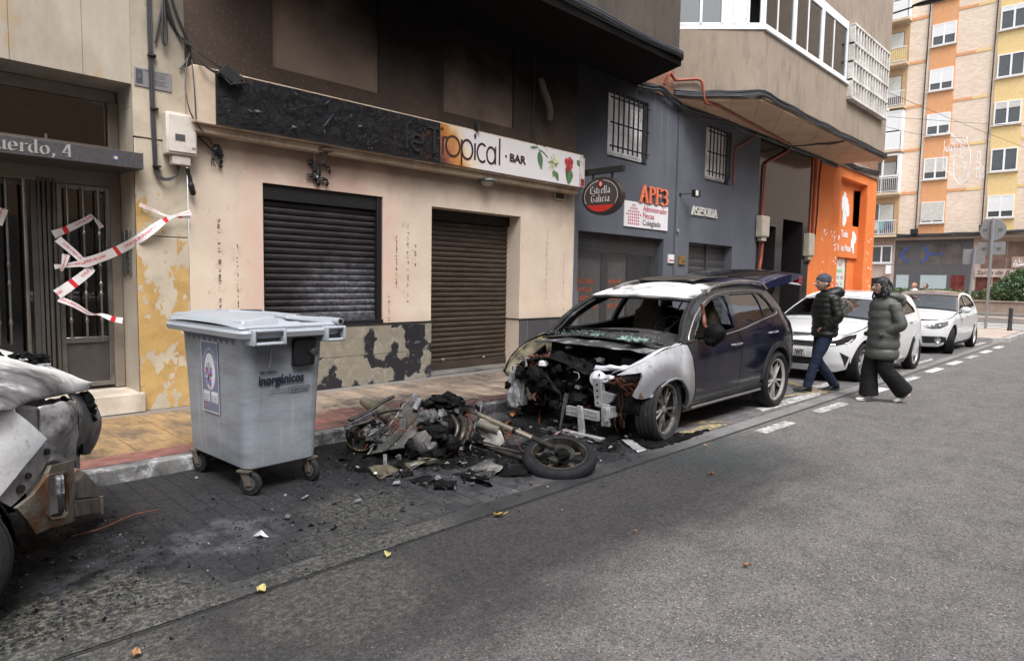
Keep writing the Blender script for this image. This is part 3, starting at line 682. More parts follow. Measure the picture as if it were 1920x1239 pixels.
# ---- bar building
B=thing('bar_building','beige rendered bar front under a soot blackened concrete overhang','building',(6,FY,0))
mb=MB()
WIN=(3.42,5.06,.93,2.60,.12);DOOR=(5.88,7.70,.12,2.55,.32)
wall(mb,2.605,9.06,.12,3.1,FY,[WIN,DOOR]);mb.build('front_wall',M_bar,B,smooth=0)
def m_plinth():
    g=G('stripped_plinth');p=g.pos();x,y,z=g.xyz(p)
    v=g.n('ShaderNodeCombineXYZ',i_0=x,i_1=z).outputs[0]
    dk=g.mix(g.mr(g.noise(p,18,4),.6,.68),(.022,.022,.026),(.12,.12,.12))
    wv=g.n('ShaderNodeTexWave',wave_type='BANDS',bands_direction='Y');g.put(wv.inputs['Vector'],v);wv.inputs['Scale'].default_value=26;wv.inputs['Distortion'].default_value=3.5;wv.inputs['Detail'].default_value=2;wv.inputs['Detail Scale'].default_value=.6
    gl=g.mix(g.mr(wv.outputs['Fac'],.25,.75),(.14,.125,.095),(.27,.245,.19));gl=g.mix(g.mr(g.noise(p,7,7,.7),.5,.65,0,.7),gl,(.28,.26,.22))
    nd=g.n('ShaderNodeTexNoise');g.put(nd.inputs['Vector'],p);nd.inputs['Scale'].default_value=4;nd.inputs['Detail'].default_value=9;nd.inputs['Roughness'].default_value=.68
    sc_=g.n('ShaderNodeVectorMath',operation='SCALE');g.put(sc_.inputs[0],nd.outputs['Color']);sc_.inputs['Scale'].default_value=.34
    ad=g.n('ShaderNodeVectorMath',operation='ADD');g.put(ad.inputs[0],v);g.put(ad.inputs[1],sc_.outputs[0])
    bl=g.mr(g.vor(g.mapv(ad.outputs[0],(1,.8,1)),4.2,'SMOOTH_F1','Distance'),.43,.40,0,1)
    patch=g.ma('MULTIPLY',g.mr(g.ma('ADD',x,g.ma('MULTIPLY',g.noise(p,2.3,4),.5)),5.05,5.0,0,1),g.mr(g.ma('ADD',z,g.ma('MULTIPLY',g.noise(p,4,4),.12)),.56,.58,0,1))
    rim_=g.mr(g.ma('ABSOLUTE',g.ma('SUBTRACT',g.vor(g.mapv(ad.outputs[0],(1,.8,1)),4.2,'SMOOTH_F1','Distance'),.415)),.0,.035,.75,0)
    cc=g.mix(g.ma('MULTIPLY',mx(g,bl,patch),g.mr(g.noise(p,9,7,.75),.3,.5,.6,1)),dk,gl);cc=g.mix(g.ma('MULTIPLY',rim_,g.ma('SUBTRACT',1,patch)),cc,(.30,.285,.25))
    cc=g.mix(g.mr(z,.895,.9,0,1),cc,(.12,.11,.1))
    jn=mx(g,g.mr(g.ma('ABSOLUTE',g.ma('SUBTRACT',z,.52)),.006,.004,0,.8));cc=g.mix(jn,cc,(.05,.045,.04))
    g.bump(mx(g,bl,patch),.6,.01);return g.end(cc,g.mr(mx(g,bl,patch),0,1,.35,.9),spec=.4)
mb=MB();mb.box(2.61,5.875,FY-.022,FY+.1,.12,.915);mb.build('plinth',m_plinth(),B,bevel=.004)
g=G('slate_tiles');p=g.pos();x,y,z=g.xyz(p)
s_=g.ma('ADD',x,g.ma('MULTIPLY',y,.8))
bb=g.brick(g.mapv(g.n('ShaderNodeCombineXYZ',i_0=x,i_1=z).outputs[0],(1,1,1),(0,0,0),(.1,-.05,0)),(.055,.055,.062),(.07,.068,.075),(.22,.215,.21),.57,.42,.003,0.0)
g.bump(g.noise(p,30,3),.1,.003);M_slate=g.end(bb[0],.38)
mb=MB();mb.box(7.705,9.055,FY-.022,FY+.31,.12,.885);mb.build('plinth',M_slate,B,bevel=.004)
mb=MB();mb.box(7.69,9.07,FY-.032,FY+.315,.886,.905);mb.box(2.61,5.89,FY-.032,FY+.1,.916,.932);pieces(mb,'plinth_cap',mat('cap_dark',(.02,.02,.02),.6),B)
mb=MB();mb.box(5.88,7.70,FY-.02,FY+.33,.10,.15);mb.build('threshold',mat('threshold_conc',(.13,.12,.11),.85,dirt=(.04,.04,.04)),B)
# roller shutters: every slat a curved profile
def shutter(mb,x0,x1,z0,z1,y,pitch=.078,depth=.016):
    n=int((z1-z0)/pitch);pr=[(0,0),(.25,.55),(.5,.95),(.75,.8),(.86,.3),(.9,-.35),(.97,-.35)]
    rows=[(z0+(i+a)*pitch,y-b*depth)for i in range(n)for a,b in pr]+[(z0+n*pitch,y),(z1,y)]
    vs=[]
    for z,yy in rows:vs+=[(x0,yy,z),(x1,yy,z)]
    mb.add(vs,[(2*i,2*i+1,2*i+3,2*i+2)for i in range(len(rows)-1)])
def m_shut(name,c0,c1,wc=None):
    g=G(name);p=g.pos();x,y,z=g.xyz(p)
    cc=g.ramp(g.noise(g.mapv(p,(.6,1,3)),4,7,.7),[(.3,c0),(.7,c1)])
    if wc:
        nd=g.n('ShaderNodeVectorMath',operation='DISTANCE');g.put(nd.inputs[0],g.mapv(p,(.75,1,1)));nd.inputs[1].default_value=(4.55*.75,7.5,1.25)
        f=g.mr(g.ma('ADD',nd.outputs['Value'],g.ma('MULTIPLY',g.noise(p,6,7,.7),.9)),.55,1.15,1,0,True)
        cc=g.mix(g.ma('MULTIPLY',f,g.mr(g.noise(p,18,8,.75),.35,.65,.05,.62)),cc,wc)
    cc=g.mix(g.mr(g.noise(g.mapv(p,(6,1,2)),5,4),.6,.75,0,.5),cc,(.12,.07,.035)if not wc else(.01,.01,.01))
    return g.end(cc,g.mr(g.noise(p,9,5),.3,.7,.4,.75),.45,spec=.4)
shp=MB();shutter(shp,3.42,5.06,1.02,2.60,FY+.10);shp.box(3.42,5.0,FY+.075,FY+.11,.955,1.05)
W1=shp.build('shutter',m_shut('burnt_shutter',(.014,.013,.014),(.045,.042,.044),(.30,.31,.36)),B,smooth=60)
mb=MB();mb.box(4.985,5.058,FY+.02,FY+.115,.98,2.598);mb.box(3.422,3.45,FY+.04,FY+.115,.98,2.598);mb.box(3.45,4.985,FY+.04,FY+.115,2.42,2.598)
mb.box(3.40,5.058,FY-.02,FY+.118,.934,.978);mb.build('shutter_frame',mat('frame_black',(.012,.012,.014),.5,.3),B,bevel=.004)
shp=MB();shutter(shp,5.88,7.70,.26,2.56,FY+.31,.0765);shp.box(5.88,7.70,FY+.285,FY+.315,.155,.27)
shp.build('shutter',m_shut('brown_shutter',(.040,.030,.024),(.088,.068,.055)),B,smooth=60)
mb=MB();mb.box(5.88,7.70,FY+.25,FY+.28,2.40,2.549);mb.build('shutter_box',mat('frame_black',(.012,.012,.014),.5,.3),B)
mb=MB()
for i,(x,z,h_)in enumerate(((6.35,.3,.03),(7.2,.285,.02))):mb.ball((x,FY+.28,z),(.03,.012,h_),8,6)
pieces(mb,'lock',M_steel,B)
# concrete canopy beam, upper wall, slab
mb=MB();mb.box(2.60,9.0,7.18,FY+.1,3.10,3.68);mb.box(2.62,8.95,7.24,FY-.003,3.02,3.10);bm_=mb.build('canopy_beam',wallm('beam_render',(.40,.31,.23),(.55,.45,.35),3,(.12,.09,.07)),B,bevel=.012)
N1,N2=(3.56,5.0,3.92,5.15,.035),(6.08,7.5,3.90,5.15,.035)
mb=MB();wall(mb,2.6,9.06,3.68,5.3,FY,[N1,N2]);mb.build('upper_wall',M_up,B,smooth=0)
mb=MB()
for n_ in(N1,N2):mb.add([(n_[0],FY+.035,n_[2]),(n_[1],FY+.035,n_[2]),(n_[1],FY+.035,n_[3]),(n_[0],FY+.035,n_[3])],[(0,1,2,3)])
pieces(mb,'wall_panel',M_niche,B,smooth=0)
W2=(9.22,12.05,.12,2.43,.3);w1=(10.0,11.3,3.87,5.05,.14)
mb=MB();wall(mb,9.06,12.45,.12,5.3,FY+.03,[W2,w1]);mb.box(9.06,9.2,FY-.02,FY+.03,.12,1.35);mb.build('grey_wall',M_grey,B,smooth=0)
# overhanging storey
M_sof=m_soot('sooted_soffit',(.05,.042,.038),(.07,.06,.05))
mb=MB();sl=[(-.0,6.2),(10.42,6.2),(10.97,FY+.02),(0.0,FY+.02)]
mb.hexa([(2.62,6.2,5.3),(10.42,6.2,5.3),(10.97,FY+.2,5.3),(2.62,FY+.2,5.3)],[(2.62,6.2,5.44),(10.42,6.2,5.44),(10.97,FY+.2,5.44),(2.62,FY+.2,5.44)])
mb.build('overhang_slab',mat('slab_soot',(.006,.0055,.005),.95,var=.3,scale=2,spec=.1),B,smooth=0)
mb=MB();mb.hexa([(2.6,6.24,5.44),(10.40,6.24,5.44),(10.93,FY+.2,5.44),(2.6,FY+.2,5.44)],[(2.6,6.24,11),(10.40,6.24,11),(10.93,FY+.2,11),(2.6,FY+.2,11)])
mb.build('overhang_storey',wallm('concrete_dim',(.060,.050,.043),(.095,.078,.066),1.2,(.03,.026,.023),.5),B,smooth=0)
mb=MB();mb.box(9.06,12.45,FY+.015,FY+.4,5.3,11);mb.build('brick_wall',M_brk,B,smooth=0)
# barred windows
M_wh=mat('white_paint',(.80,.80,.80),.5,var=.06,dirt=(.35,.34,.33));M_blk=mat('black_iron',(.014,.014,.015),.5,.2)
def barred(par,x0,x1,z0,z1,y,nb):
    mb=MB();mb.box(x0,x1,y+.135,y+.15,z0,z1);framed(mb,x0+.02,x1-.02,z0+.02,z1-.02,.05,y+.10,y+.134);mb.box((x0+x1)/2-.025,(x0+x1)/2+.025,y+.11,y+.132,z0+.07,z1-.07)
    nl=16
    for i in range(nl):mb.box(x0+.07,(x0+x1)/2-.03,y+.118,y+.126,z0+.1+i*(z1-z0-.2)/nl,z0+.1+(i+.8)*(z1-z0-.2)/nl);mb.box((x0+x1)/2+.03,x1-.07,y+.118,y+.126,z0+.1+i*(z1-z0-.2)/nl,z0+.1+(i+.8)*(z1-z0-.2)/nl)
    w_=mb.build('window',M_wh,par,smooth=0)
    mb=MB();mb.box(x0-.0,x1+.0,y+.0,y+.1,z0-.03,z0-.001);mb.build('sill',mat('sill_white',(.5,.49,.47),.7),w_)
    mb=MB()
    for i in range(nb):
        x=x0+.09+(x1-x0-.18)*i/(nb-1);mb.box(x-.011,x+.011,y-.075,y-.053,z0+.07,z1-.03)
    for f in(.14,.5,.88):mb.box(x0+.02,x1+.02,y-.052,y-.036,z0+(z1-z0)*f-.014,z0+(z1-z0)*f+.014);mb.box(x1+.004,x1+.02,y-.05,y+.03,z0+(z1-z0)*f-.012,z0+(z1-z0)*f+.012)
    mb.build('window_grille',M_blk,w_,smooth=0)
barred(B,*w1[:4],FY+.03,8)
# ---- office and shop building on the right
Cb=thing('corner_building','concrete corner building with grey office, black granite entrance and orange shop at street level','building',(18,FY,0))
w2=(13.6,14.75,3.86,5.05,.14);GD2=(13.03,15.08,.12,2.42,.22)
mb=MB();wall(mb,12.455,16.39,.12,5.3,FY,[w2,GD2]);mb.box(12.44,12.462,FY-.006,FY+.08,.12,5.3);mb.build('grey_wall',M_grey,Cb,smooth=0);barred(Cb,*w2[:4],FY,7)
mb=MB();shutter(mb,13.03,14.12,.15,2.42,FY+.2,.16,.01);shutter(mb,14.2,15.08,.15,2.42,FY+.2,.16,.01);mb.box(14.12,14.2,FY+.16,FY+.21,.15,2.42)
mb.build('shutter',mat('charcoal_shutter',(.05,.05,.055),.5,.2),Cb,smooth=50)
g=G('black_granite');p=g.pos();x,y,z=g.xyz(p)
bb=g.brick(g.n('ShaderNodeCombineXYZ',i_0=x,i_1=z).outputs[0],(.017,.016,.017),(.026,.024,.024),(.05,.05,.05),.9,.62,.003,0.0)
cc=g.mix(g.mr(g.vor(p,30),.1,.5,.4,0),bb[0],(.05,.045,.045));M_gran=g.end(cc,.12,spec=.28)
mb=MB();wall(mb,16.39,19.92,.12,5.3,FY,[(16.75,17.55,.12,3.05,.45),(18.0,19.4,.12,3.3,.8)]);mb.build('granite_wall',M_gran,Cb,smooth=0)
mb=MB();mb.box(16.75,17.55,FY+.44,FY+.46,.12,3.05);mb.box(18.0,19.4,FY+.79,FY+.82,.12,3.3);pieces(mb,'entrance_recess',M_dark,Cb,smooth=0)
mb=MB();framed(mb,18.05,18.35,.2,3.0,.03,FY+.3,FY+.35);mb.build('door_frame',mat('bronze',(.20,.16,.10),.35,.8),Cb)
M_or=wallm('orange_render',(.60,.16,.04),(.71,.215,.065),1.5,None,.2)
SH=(22.35,24.98,.12,4.97,.45)
mb=MB();wall(mb,19.93,26.0,.12,5.27,FY,[SH]);mb.add([(26.0,FY,.12),(26.0,FY,5.27),(26.0,FY+12,5.27),(26.0,FY+12,.12)],[(0,1,2,3)])
mb.build('orange_wall',M_or,Cb,smooth=0)
mb=MB();wall(mb,22.35,24.98,2.46,4.97,FY+.22,[(22.45,22.72,3.45,4.75,.2),(24.25,24.98,3.55,4.8,.2)]);mb.box(22.35,24.98,FY+.24,FY+.44,2.44,2.455);mb.box(24.22,24.98,FY+.30,FY+.42,.12,2.44)
mb.box(22.36,24.97,FY+.43,FY+.448,2.46,4.97)
mb.build('orange_panel',M_or,Cb,smooth=0)
ps=MB();ps.box(22.40,24.15,FY+.33,FY+.36,.15,2.42);PS=ps.build('shop_window',mat('poster_white',(.62,.66,.62),.35),Cb,bevel=.004)
mb=MB();cols=[hexc(q)for q in('#cfc46a','#8fc3c9','#8b9bc8','#c58fb5','#c98f8f','#8fbf8f')];rr=random.Random(4)
for k in range(9):
    x=22.5;z=2.24-k*.22
    while x<23.95:
        w_=rr.uniform(.25,.7);w_=min(w_,24.02-x)
        xx=x
        while xx<x+w_-.05:mb.m((k*2+int(x*3))%6).box(xx,xx+.055,FY+.324,FY+.329,z-.055-.02*rr.random(),z+.045);xx+=.085
        x+=w_+.1
mb.build('poster_lines',[mat('poster_ink_%s'%n_,c,.5)for n_,c in zip(('yellow','aqua','blue','pink','rose','green'),cols)],PS,smooth=0)
mb=MB();mb.box(24.15,24.2,FY+.32,FY+.4,.12,2.44);mb.build('window_frame',mat('alu_grey',(.25,.25,.26),.4,.6),Cb)
# white painted signs of the shop: words, cloud of splashes, snow-like dots
mb=MB();oy=FY+.215
put_text(mb,'De',.30,(22.75,oy,3.02),X,(Z+X*.0).normalized(),bold=.012);put_text(mb,'Todo',.30,(23.25,oy,3.14),X,Z,bold=.012);put_text(mb,'un Poco',.30,(23.3,oy,2.68),X,Z,bold=.012)
def cloud(cx,cz,sx,sz,seed,n=7):
    q=random.Random(seed)
    for i in range(n):
        a,b=cx+q.uniform(-1,1)*sx,cz+q.uniform(-1,1)*sz;r_=q.uniform(.3,.6)*min(sx,sz)+.04
        mb.poly([(a+r_*cos(t)*(1+.2*sin(3*t+i)),b+1.3*r_*sin(t))for t in[k*pi/7 for k in range(14)]],(0,oy-.002-.0006*i,0),X,Z,.001)
cloud(23.55,4.05,.28,.35,3,9);cloud(24.5,3.0,.16,.28,5,7);cloud(22.75,2.86,.22,.13,8,7)
L_=mb.build('lettering',mat('sign_white',(.75,.75,.78),.6),Cb,smooth=0)
mb=MB()
for k in range(46):
    side=k%3
    a=rr.choice((21.0,22.1))+rr.uniform(-.12,.12)if side else rr.uniform(21.0,22.1);b=rr.uniform(1.5,3.1)if side else 3.1+rr.uniform(-.1,.1)
    if k>30:a,b=rr.uniform(25.15,25.85),rr.uniform(1.0,3.2)
    mb.ball((a,FY-.004,b),(.035,.006,.035),7,4)
mb.build('paint_dot',mat('sign_white',(.75,.75,.78),.6),L_)
# upper storeys of the corner building
mb=MB();mb.box(12.45,26.0,FY+.01,FY+.5,5.3,12.5);mb.box(25.99,26.0,FY+.5,19,5.3,12.5);mb.build('brick_wall',M_brk,Cb,smooth=0)
mb=MB();mb.box(21.9,26.02,FY-.06,FY+.0,5.27,5.55);mb.build('cornice',M_conc,Cb,bevel=.01)
def bay(z0,z1,e=0.0):return[(12.2-e*0,FY+.01,z0),(13.4,6.1-e,z0),(22.02+e,6.12-e,z0),(21.87+e,FY+.01,z0)],[(12.2,FY+.01,z1),(13.4,6.1-e,z1),(22.02+e,6.12-e,z1),(21.87+e,FY+.01,z1)]
def m_plank():
    g=G('soffit_board_marks');p=g.pos();x,y,z=g.xyz(p)
    cc=g.ramp(g.noise(p,1.6,7,.65),[(.3,(.44,.31,.215)),(.7,(.57,.42,.30))])
    v=g.ma('FRACT',g.ma('MULTIPLY',g.ma('ADD',g.ma('MULTIPLY',x,.55),g.ma('MULTIPLY',y,-1.0)),1.6));cc=g.mix(g.mr(v,0,.035,.7,0),cc,(.1,.06,.04))
    g.bump(v,.1,.003);return g.end(cc,.9,spec=.2)
mb=MB();mb.hexa(*bay(5.32,6.70));mb.build('balcony_parapet',M_conc,Cb,smooth=0)
mb=MB();mb.hexa(*bay(5.28,5.3195,.03));mb.build('balcony_soffit',m_plank(),Cb,smooth=0)
mb=MB();mb.hexa(*bay(8.25,9.9));mb.box(18.42,22.02,6.122,FY,6.70,8.25)
mb.box(12.0,22.0,6.5,FY,11.4,12.5);mb.build('upper_parapet',M_conc,Cb,smooth=0)
# enclosed glazed balcony
M_pvc=mat('white_pvc',(.74,.75,.77),.3,var=.03);M_wg=glass('window_glass',(.45,.5,.5),.6)
sd_=(Vector((13.4,6.1,0))-Vector((12.2,FY,0)));sl_=sd_.length;sd_.normalize();sn=Vector((sd_.y,-sd_.x,0))
fr=MB();fr.hexa(*bay(6.70,6.78,.05))
P0=Vector((12.2,FY,0))
def sidebox(a0,a1,z0,z1,d0,d1):
    q=[P0+sd_*a+sn*d for a,d in((a0,d0),(a1,d0),(a1,d1),(a0,d1))]
    fr.hexa([v+Z*z0 for v in q],[v+Z*z1 for v in q])
for a in(.0,.46,.9,1.14,1.42,sl_-.08):sidebox(a,a+.06,6.78,8.25,-.05,.0)
sidebox(.96,1.42,6.78,8.25,-.04,-.01);sidebox(.0,sl_,6.78,6.84,-.05,.0)
for x in(13.42,14.9,14.98,16.55,16.63,18.30):fr.box(x,x+.08,6.1,6.16,6.78,8.25)
for x in(14.1,15.75,17.4):fr.box(x,x+.05,6.12,6.17,6.84,8.1)
fr.box(13.42,18.38,6.105,6.15,6.78,6.86);fr.box(13.42,18.38,6.105,6.15,8.05,8.25)
bw=fr.build('balcony_window',M_pvc,Cb,bevel=.006)
mb=MB();mb.box(13.45,18.35,6.135,6.142,6.86,8.05);q=[P0+sd_*a+sn*d for a,d in((.06,-.03),(.9,-.03),(.9,-.022),(.06,-.022))];mb.hexa([v+Z*6.84 for v in q],[v+Z*8.2 for v in q]);mb.build('pane',M_wg,bw,smooth=0)
mb=MB();mb.box(13.5,18.4,7.2,7.3,6.7,8.25);mb.box(14.0,14.9,6.9,7.0,6.8,8.1);mb.box(12.9,18.4,6.25,7.3,8.2,8.24);mb.build('room',mat('room_grey',(.18,.17,.17),.8),bw,smooth=0)
# breeze-block screen
mb=MB()
n_=13
for i in range(n_+1):
    x=18.5+i*(3.0/n_);mb.box(x-.03,x+.03,5.98,6.118,6.38,8.2)
for j in range(5):
    z=6.38+j*(1.82/4);mb.box(18.47,21.53,5.97,6.118,z-.03,z+.03)
mb.build('block_screen',mat('white_block',(.62,.60,.57),.7,dirt=(.35,.32,.28)),Cb,bevel=.006)
mb=MB();mb.box(18.45,21.55,6.112,6.1195,6.36,8.22);mb.build('screen_back',mat('screen_grey',(.34,.34,.35),.8),Cb,smooth=0)
# wall of the opposite side of the street and the houses there (seen only in reflections)
op=thing('opposite_building','brick apartment building across the street behind the camera, mirrored in the granite','building',(10,-13,0))
mb=MB();hl=[(x,x+1.5,z,z+1.3,.12)for x in range(-18,46,4)for z in(4,7,10)]
wall(mb,-22,48,0,13.5,-9.5,[],.2);mb.v=[(a,b,c)for a,b,c in mb.v]
mb.build('wall',mbrick('opposite_brick',(.50,.33,.2),(.42,.25,.15),(.4,.34,.28)),op,smooth=0)
mb=MB()
for h in hl:mb.box(h[0],h[1],-9.5,-9.44,h[2],h[3])
pieces(mb,'window',M_wh,op,smooth=0)
mb=MB()
for h in hl:mb.box(h[0]+.1,h[0]+.7,-9.44,-9.42,h[2]+.1,h[3]-.1);mb.box(h[0]+.8,h[1]-.1,-9.44,-9.42,h[2]+.1,h[3]-.1)
pieces(mb,'pane',M_dark,op,smooth=0)
mb=MB();mb.box(-22,48,-9.46,-9.40,0,3.2);mb.build('shopfront',mat('opposite_shops',(.2,.2,.2),.4,var=.4,scale=.3),op,smooth=0)
# ---- office shop front: lattice shutter in front of glass
def pbox(name,m,par,*b,**k):
    mb=MB();mb.box(*b);return mb.build(name,m,par,**k)
SF=pbox('shop_front',mat('shop_frame',(.035,.035,.04),.5),B,9.22,12.05,FY+.32,FY+.34,.12,.3)
for x0,x1 in((9.25,10.25),(10.45,11.1)):pbox('shop_glass',mat('frosted_film',(.13,.13,.13),.25,var=.1),SF,x0,x1,FY+.30,FY+.315,.3,2.4)
pbox('shop_glass',mat('dark_film',(.02,.02,.02),.1),SF,11.15,12.02,FY+.30,FY+.315,.3,2.4)
pbox('door_post',mat('shop_frame',(.035,.035,.04),.5),SF,10.25,10.45,FY+.27,FY+.318,.12,2.42)
pbox('shop_interior',M_dark,SF,9.1,12.2,FY+.4,FY+.42,.1,2.5)
mb=MB();rr=random.Random(2)
for xs,n_ in((9.33,4),(10.5,4)):
    for k,z in enumerate((1.53,1.37,1.21,1.05)):
        L=(.72,.6,.74,.78)[k]if xs<10 else(.40,.36,.44,.50)[k];x=xs
        while x<xs+L:
            mb.box(x,x+.035,FY+.288,FY+.297,z-.045,z+.045);mb.box(x+.035,x+.055,FY+.288,FY+.297,z+(.02 if rr.random()>.5 else-.04),z+.043);x+=.075
mb.build('window_lettering',mat('orange_vinyl',(.55,.12,.03),.5),SF,smooth=0)
mb=MB();zz=.18;yy=FY+.14
def lattice(mb,x0,x1,z0,z1,y,dx=.058,dz=.094,t=.0055):
    nx,nz=int((x1-x0)/dx),int((z1-z0)/dz)
    for i in range(-nz,nx+1):
        for s_ in(1,-1):
            a=(x0+i*dx,z0)if s_>0 else(x0+i*dx,z1);b=(a[0]+nz*dx,z1 if s_>0 else z0)
            (ax,az),(bx,bz)=a,b
            if bx>x1:bz=az+(bz-az)*(x1-ax)/(bx-ax);bx=x1
            if ax<x0:az=az+(bz-az)*(x0-ax)/(bx-ax);ax=x0
            if bx>ax+.01:mb.bar((ax,y+s_*.002,az),(bx,y+s_*.002,bz),t,t,(0,1,0))
lattice(mb,9.22,12.05,.16,2.43,yy);mb.build('lattice_shutter',mat('galvanised',(.15,.15,.155),.5,.6),SF,smooth=0)
pbox('lattice_rail',mat('shop_frame',(.035,.035,.04),.5),SF,9.22,12.05,yy-.02,yy+.02,.13,.19)
mb=MB();shutter(mb,9.22,12.05,2.06,2.42,FY+.2,.09,.012);mb.build('shutter_roll',mat('roll_dark',(.03,.03,.03),.5,.4),SF)
# ---- signs
S1=thing('shop_sign','long bar fascia sign, left half charred black, right half reading opical BAR with flowers','sign',(5.9,7.15,3.11))
def m_char():
    g=G('charred_plastic');p=g.pos();x,y,z=g.xyz(p)
    n1=g.noise(p,9,9,.78);wq=g.n('ShaderNodeVectorMath',operation='ADD');nq=g.n('ShaderNodeTexNoise');g.put(nq.inputs['Vector'],p);nq.inputs['Scale'].default_value=6;nq.inputs['Detail'].default_value=6;sq=g.n('ShaderNodeVectorMath',operation='SCALE');g.put(sq.inputs[0],nq.outputs['Color']);sq.inputs['Scale'].default_value=.35;g.put(wq.inputs[0],p);g.put(wq.inputs[1],sq.outputs[0]);cr_=g.vor(wq.outputs[0],7,'DISTANCE_TO_EDGE','Distance')
    cc=g.ramp(n1,[(.3,(.003,.003,.004)),(.66,(.012,.011,.014)),(.85,(.055,.058,.075))])
    cc=g.mix(g.mr(cr_,0,.03,.8,0),cc,(.002,.002,.002))
    rb=g.ma('MULTIPLY',g.mr(g.noise(p,3.2,6,.7),.56,.66),mx(g,g.mr(x,4.6,5.5),g.ma('MULTIPLY',g.mr(x,3.6,2.9),g.mr(z,3.4,3.55))))
    cc=g.mix(g.ma('MULTIPLY',rb,.8),cc,(.11,.03,.012))
    cc=g.mix(g.ma('MULTIPLY',g.mr(g.noise(p,14,4,.6,2),.68,.7),g.mr(x,4.2,4.6)),cc,(.30,.25,.15))
    g.bump(g.ma('ADD',n1,g.ma('MULTIPLY',g.mr(cr_,0,.06),.35)),1.0,.03);return g.end(cc,g.mr(n1,.3,.7,.35,.75),spec=.22)
mb=MB()
def charfn(u,v):
    x=lerp(2.82,5.82,u);z=lerp(3.125,3.655,v);e=min(u*20,(1-u)*20,1)*min(v*6,(1-v)*6,1)
    q=Vector((x*3,0,z*3));d=mn.fractal(q,1,2,5)*.022+abs(mn.noise(q*2.3))*.02
    if v<.02:z-=.03*max(0,mn.noise(Vector((x*4,1,0))))
    return(x,7.15-max(0,.012+d)*e,z)
mb.grid(charfn,220,40);mb.build('burnt_panel',m_char(),S1,smooth=60)
pbox('burnt_backing',mat('char_black',(.008,.008,.008),.8),S1,2.82,5.82,7.152,7.178,3.11,3.65)
mb=MB();rr=random.Random(11)
for k in range(16):
    x,z=rr.uniform(2.95,5.75),rr.uniform(3.16,3.6);a=rr.uniform(0,pi);l=rr.uniform(.03,.08)
    mb.add([(x,7.12,z),(x+l*cos(a),7.10-rr.random()*.03,z+l*sin(a)),(x+l*.4*cos(a+1.3),7.12,z+l*.5*sin(a+1.3))],[(0,1,2)])
x,z=4.05,3.32;mb.add([(x,7.12,z),(x+.1,7.08,z+.14),(x+.02,7.1,z+.02),(x-.03,7.115,z-.06)],[(0,1,2),(0,2,3)])
mb.build('curled_flake',mat('flake_grey',(.07,.075,.095),.5),S1,solid=.003)
g=G('sign_face');p=g.pos();x,y,z=g.xyz(p);v2=g.mapv(p,(1,1,1.2))
k=g.ma('ADD',g.ma('SUBTRACT',x,g.ma('MULTIPLY',g.ma('SUBTRACT',3.4,z),.6)),g.ma('MULTIPLY',g.noise(p,3.2,5,.6),.55))
cc=g.ramp(g.mr(k,5.95,7.1),[(0,(.02,.008,.008)),(.16,(.22,.05,.008)),(.34,(.48,.20,.03)),(.5,(.62,.52,.38)),(.7,(.60,.57,.58))])
cc=g.mix(g.mr(g.noise(p,2.5,5),.4,.8,0,.25),cc,(.45,.42,.44));M_sf=g.end(cc,.4)
pbox('sign_face',M_sf,S1,5.825,8.86,7.148,7.178,3.125,3.655,bevel=.003)
pbox('sign_end',mat('sign_end_white',(.5,.48,.48),.5,dirt=(.3,.2,.15)),S1,8.865,8.99,7.14,7.178,3.13,3.62,bevel=.004)
M_br=mat('letter_brown',(.032,.010,.012),.5);M_bb=mat('letter_burnt',(.006,.005,.006),.6)
def mono(mb,strokes,ox,oz,s_,w_,k0=0):
    for i,st in enumerate(strokes):mb.ribbon([(ox+a*s_,oz+b*s_)for a,b in st],w_,(0,7.147,0),X,Z,.003,.0004*(i+k0))
mb=MB();s_=.40;w_=.034
L=lambda*a:list(a)
mono(mb,[L((0,.93),(.10,.90))],5.83,3.215,s_,w_*1.2)
s_=.37;w_=.031
mono(mb,[L((.0,0),(0,.66)),arc(.14,.50,.14,.16,180,60,6)],5.865,3.235,s_,w_)          # r
mono(mb,[arc(0,0,.34,.37,0,360,24)],6.045,3.375,s_,w_,2)                                   # o
mono(mb,[L((0,.70),(0,-.30)),arc(.28,.36,.28,.36,0,360,22)],6.205,3.235,s_,w_,3)       # p
mono(mb,[L((0,.66),(0,.02)),L((-.005,.83),(.005,.87))],6.46,3.235,s_,w_*1.05)            # i
mb.poly([(6.46+.022*cos(t),3.585+.03*sin(t))for t in[k*pi/6 for k in range(12)]],(0,7.147,0),X,Z,.003)
mono(mb,[arc(.26,.35,.26,.35,50,310,16)],6.505,3.235,s_,w_,1)                              # c
mono(mb,[arc(.24,.32,.23,.32,0,360,20),L((.48,.68),(.48,0))],6.69,3.235,s_,w_,2)   # a
mono(mb,[L((0,1.06),(0,.0))],6.955,3.235,s_,w_)                                                # l
mb.poly([(7.09+.018*cos(t),3.385+.024*sin(t))for t in[k*pi/6 for k in range(12)]],(0,7.147,0),X,Z,.003)
put_text(mb,'BAR',.165,(7.17,7.144,3.325),X,Z,bold=.006,width=.36)
mb.build('lettering',M_br,S1,smooth=0)
mb=MB()
mono(mb,[L((.1,0),(.1,.8),(.2,.95),(.3,.95)),L((0,.55),(.28,.55))],5.2,3.22,s_,w_);mono(mb,[arc(.25,.29,.24,.28,0,310,14),L((.03,.3),(.48,.3)),L((.3,.7),(.4,.8))],5.32,3.22,s_,w_)
mono(mb,[L((0,.93),(.55,.93)),L((.32,.93),(.32,0))],5.58,3.22,s_,w_*1.3)
mb.xf(Matrix.Translation((0,-.024,0)));mb.build('charred_lettering',M_bb,S1,smooth=0)
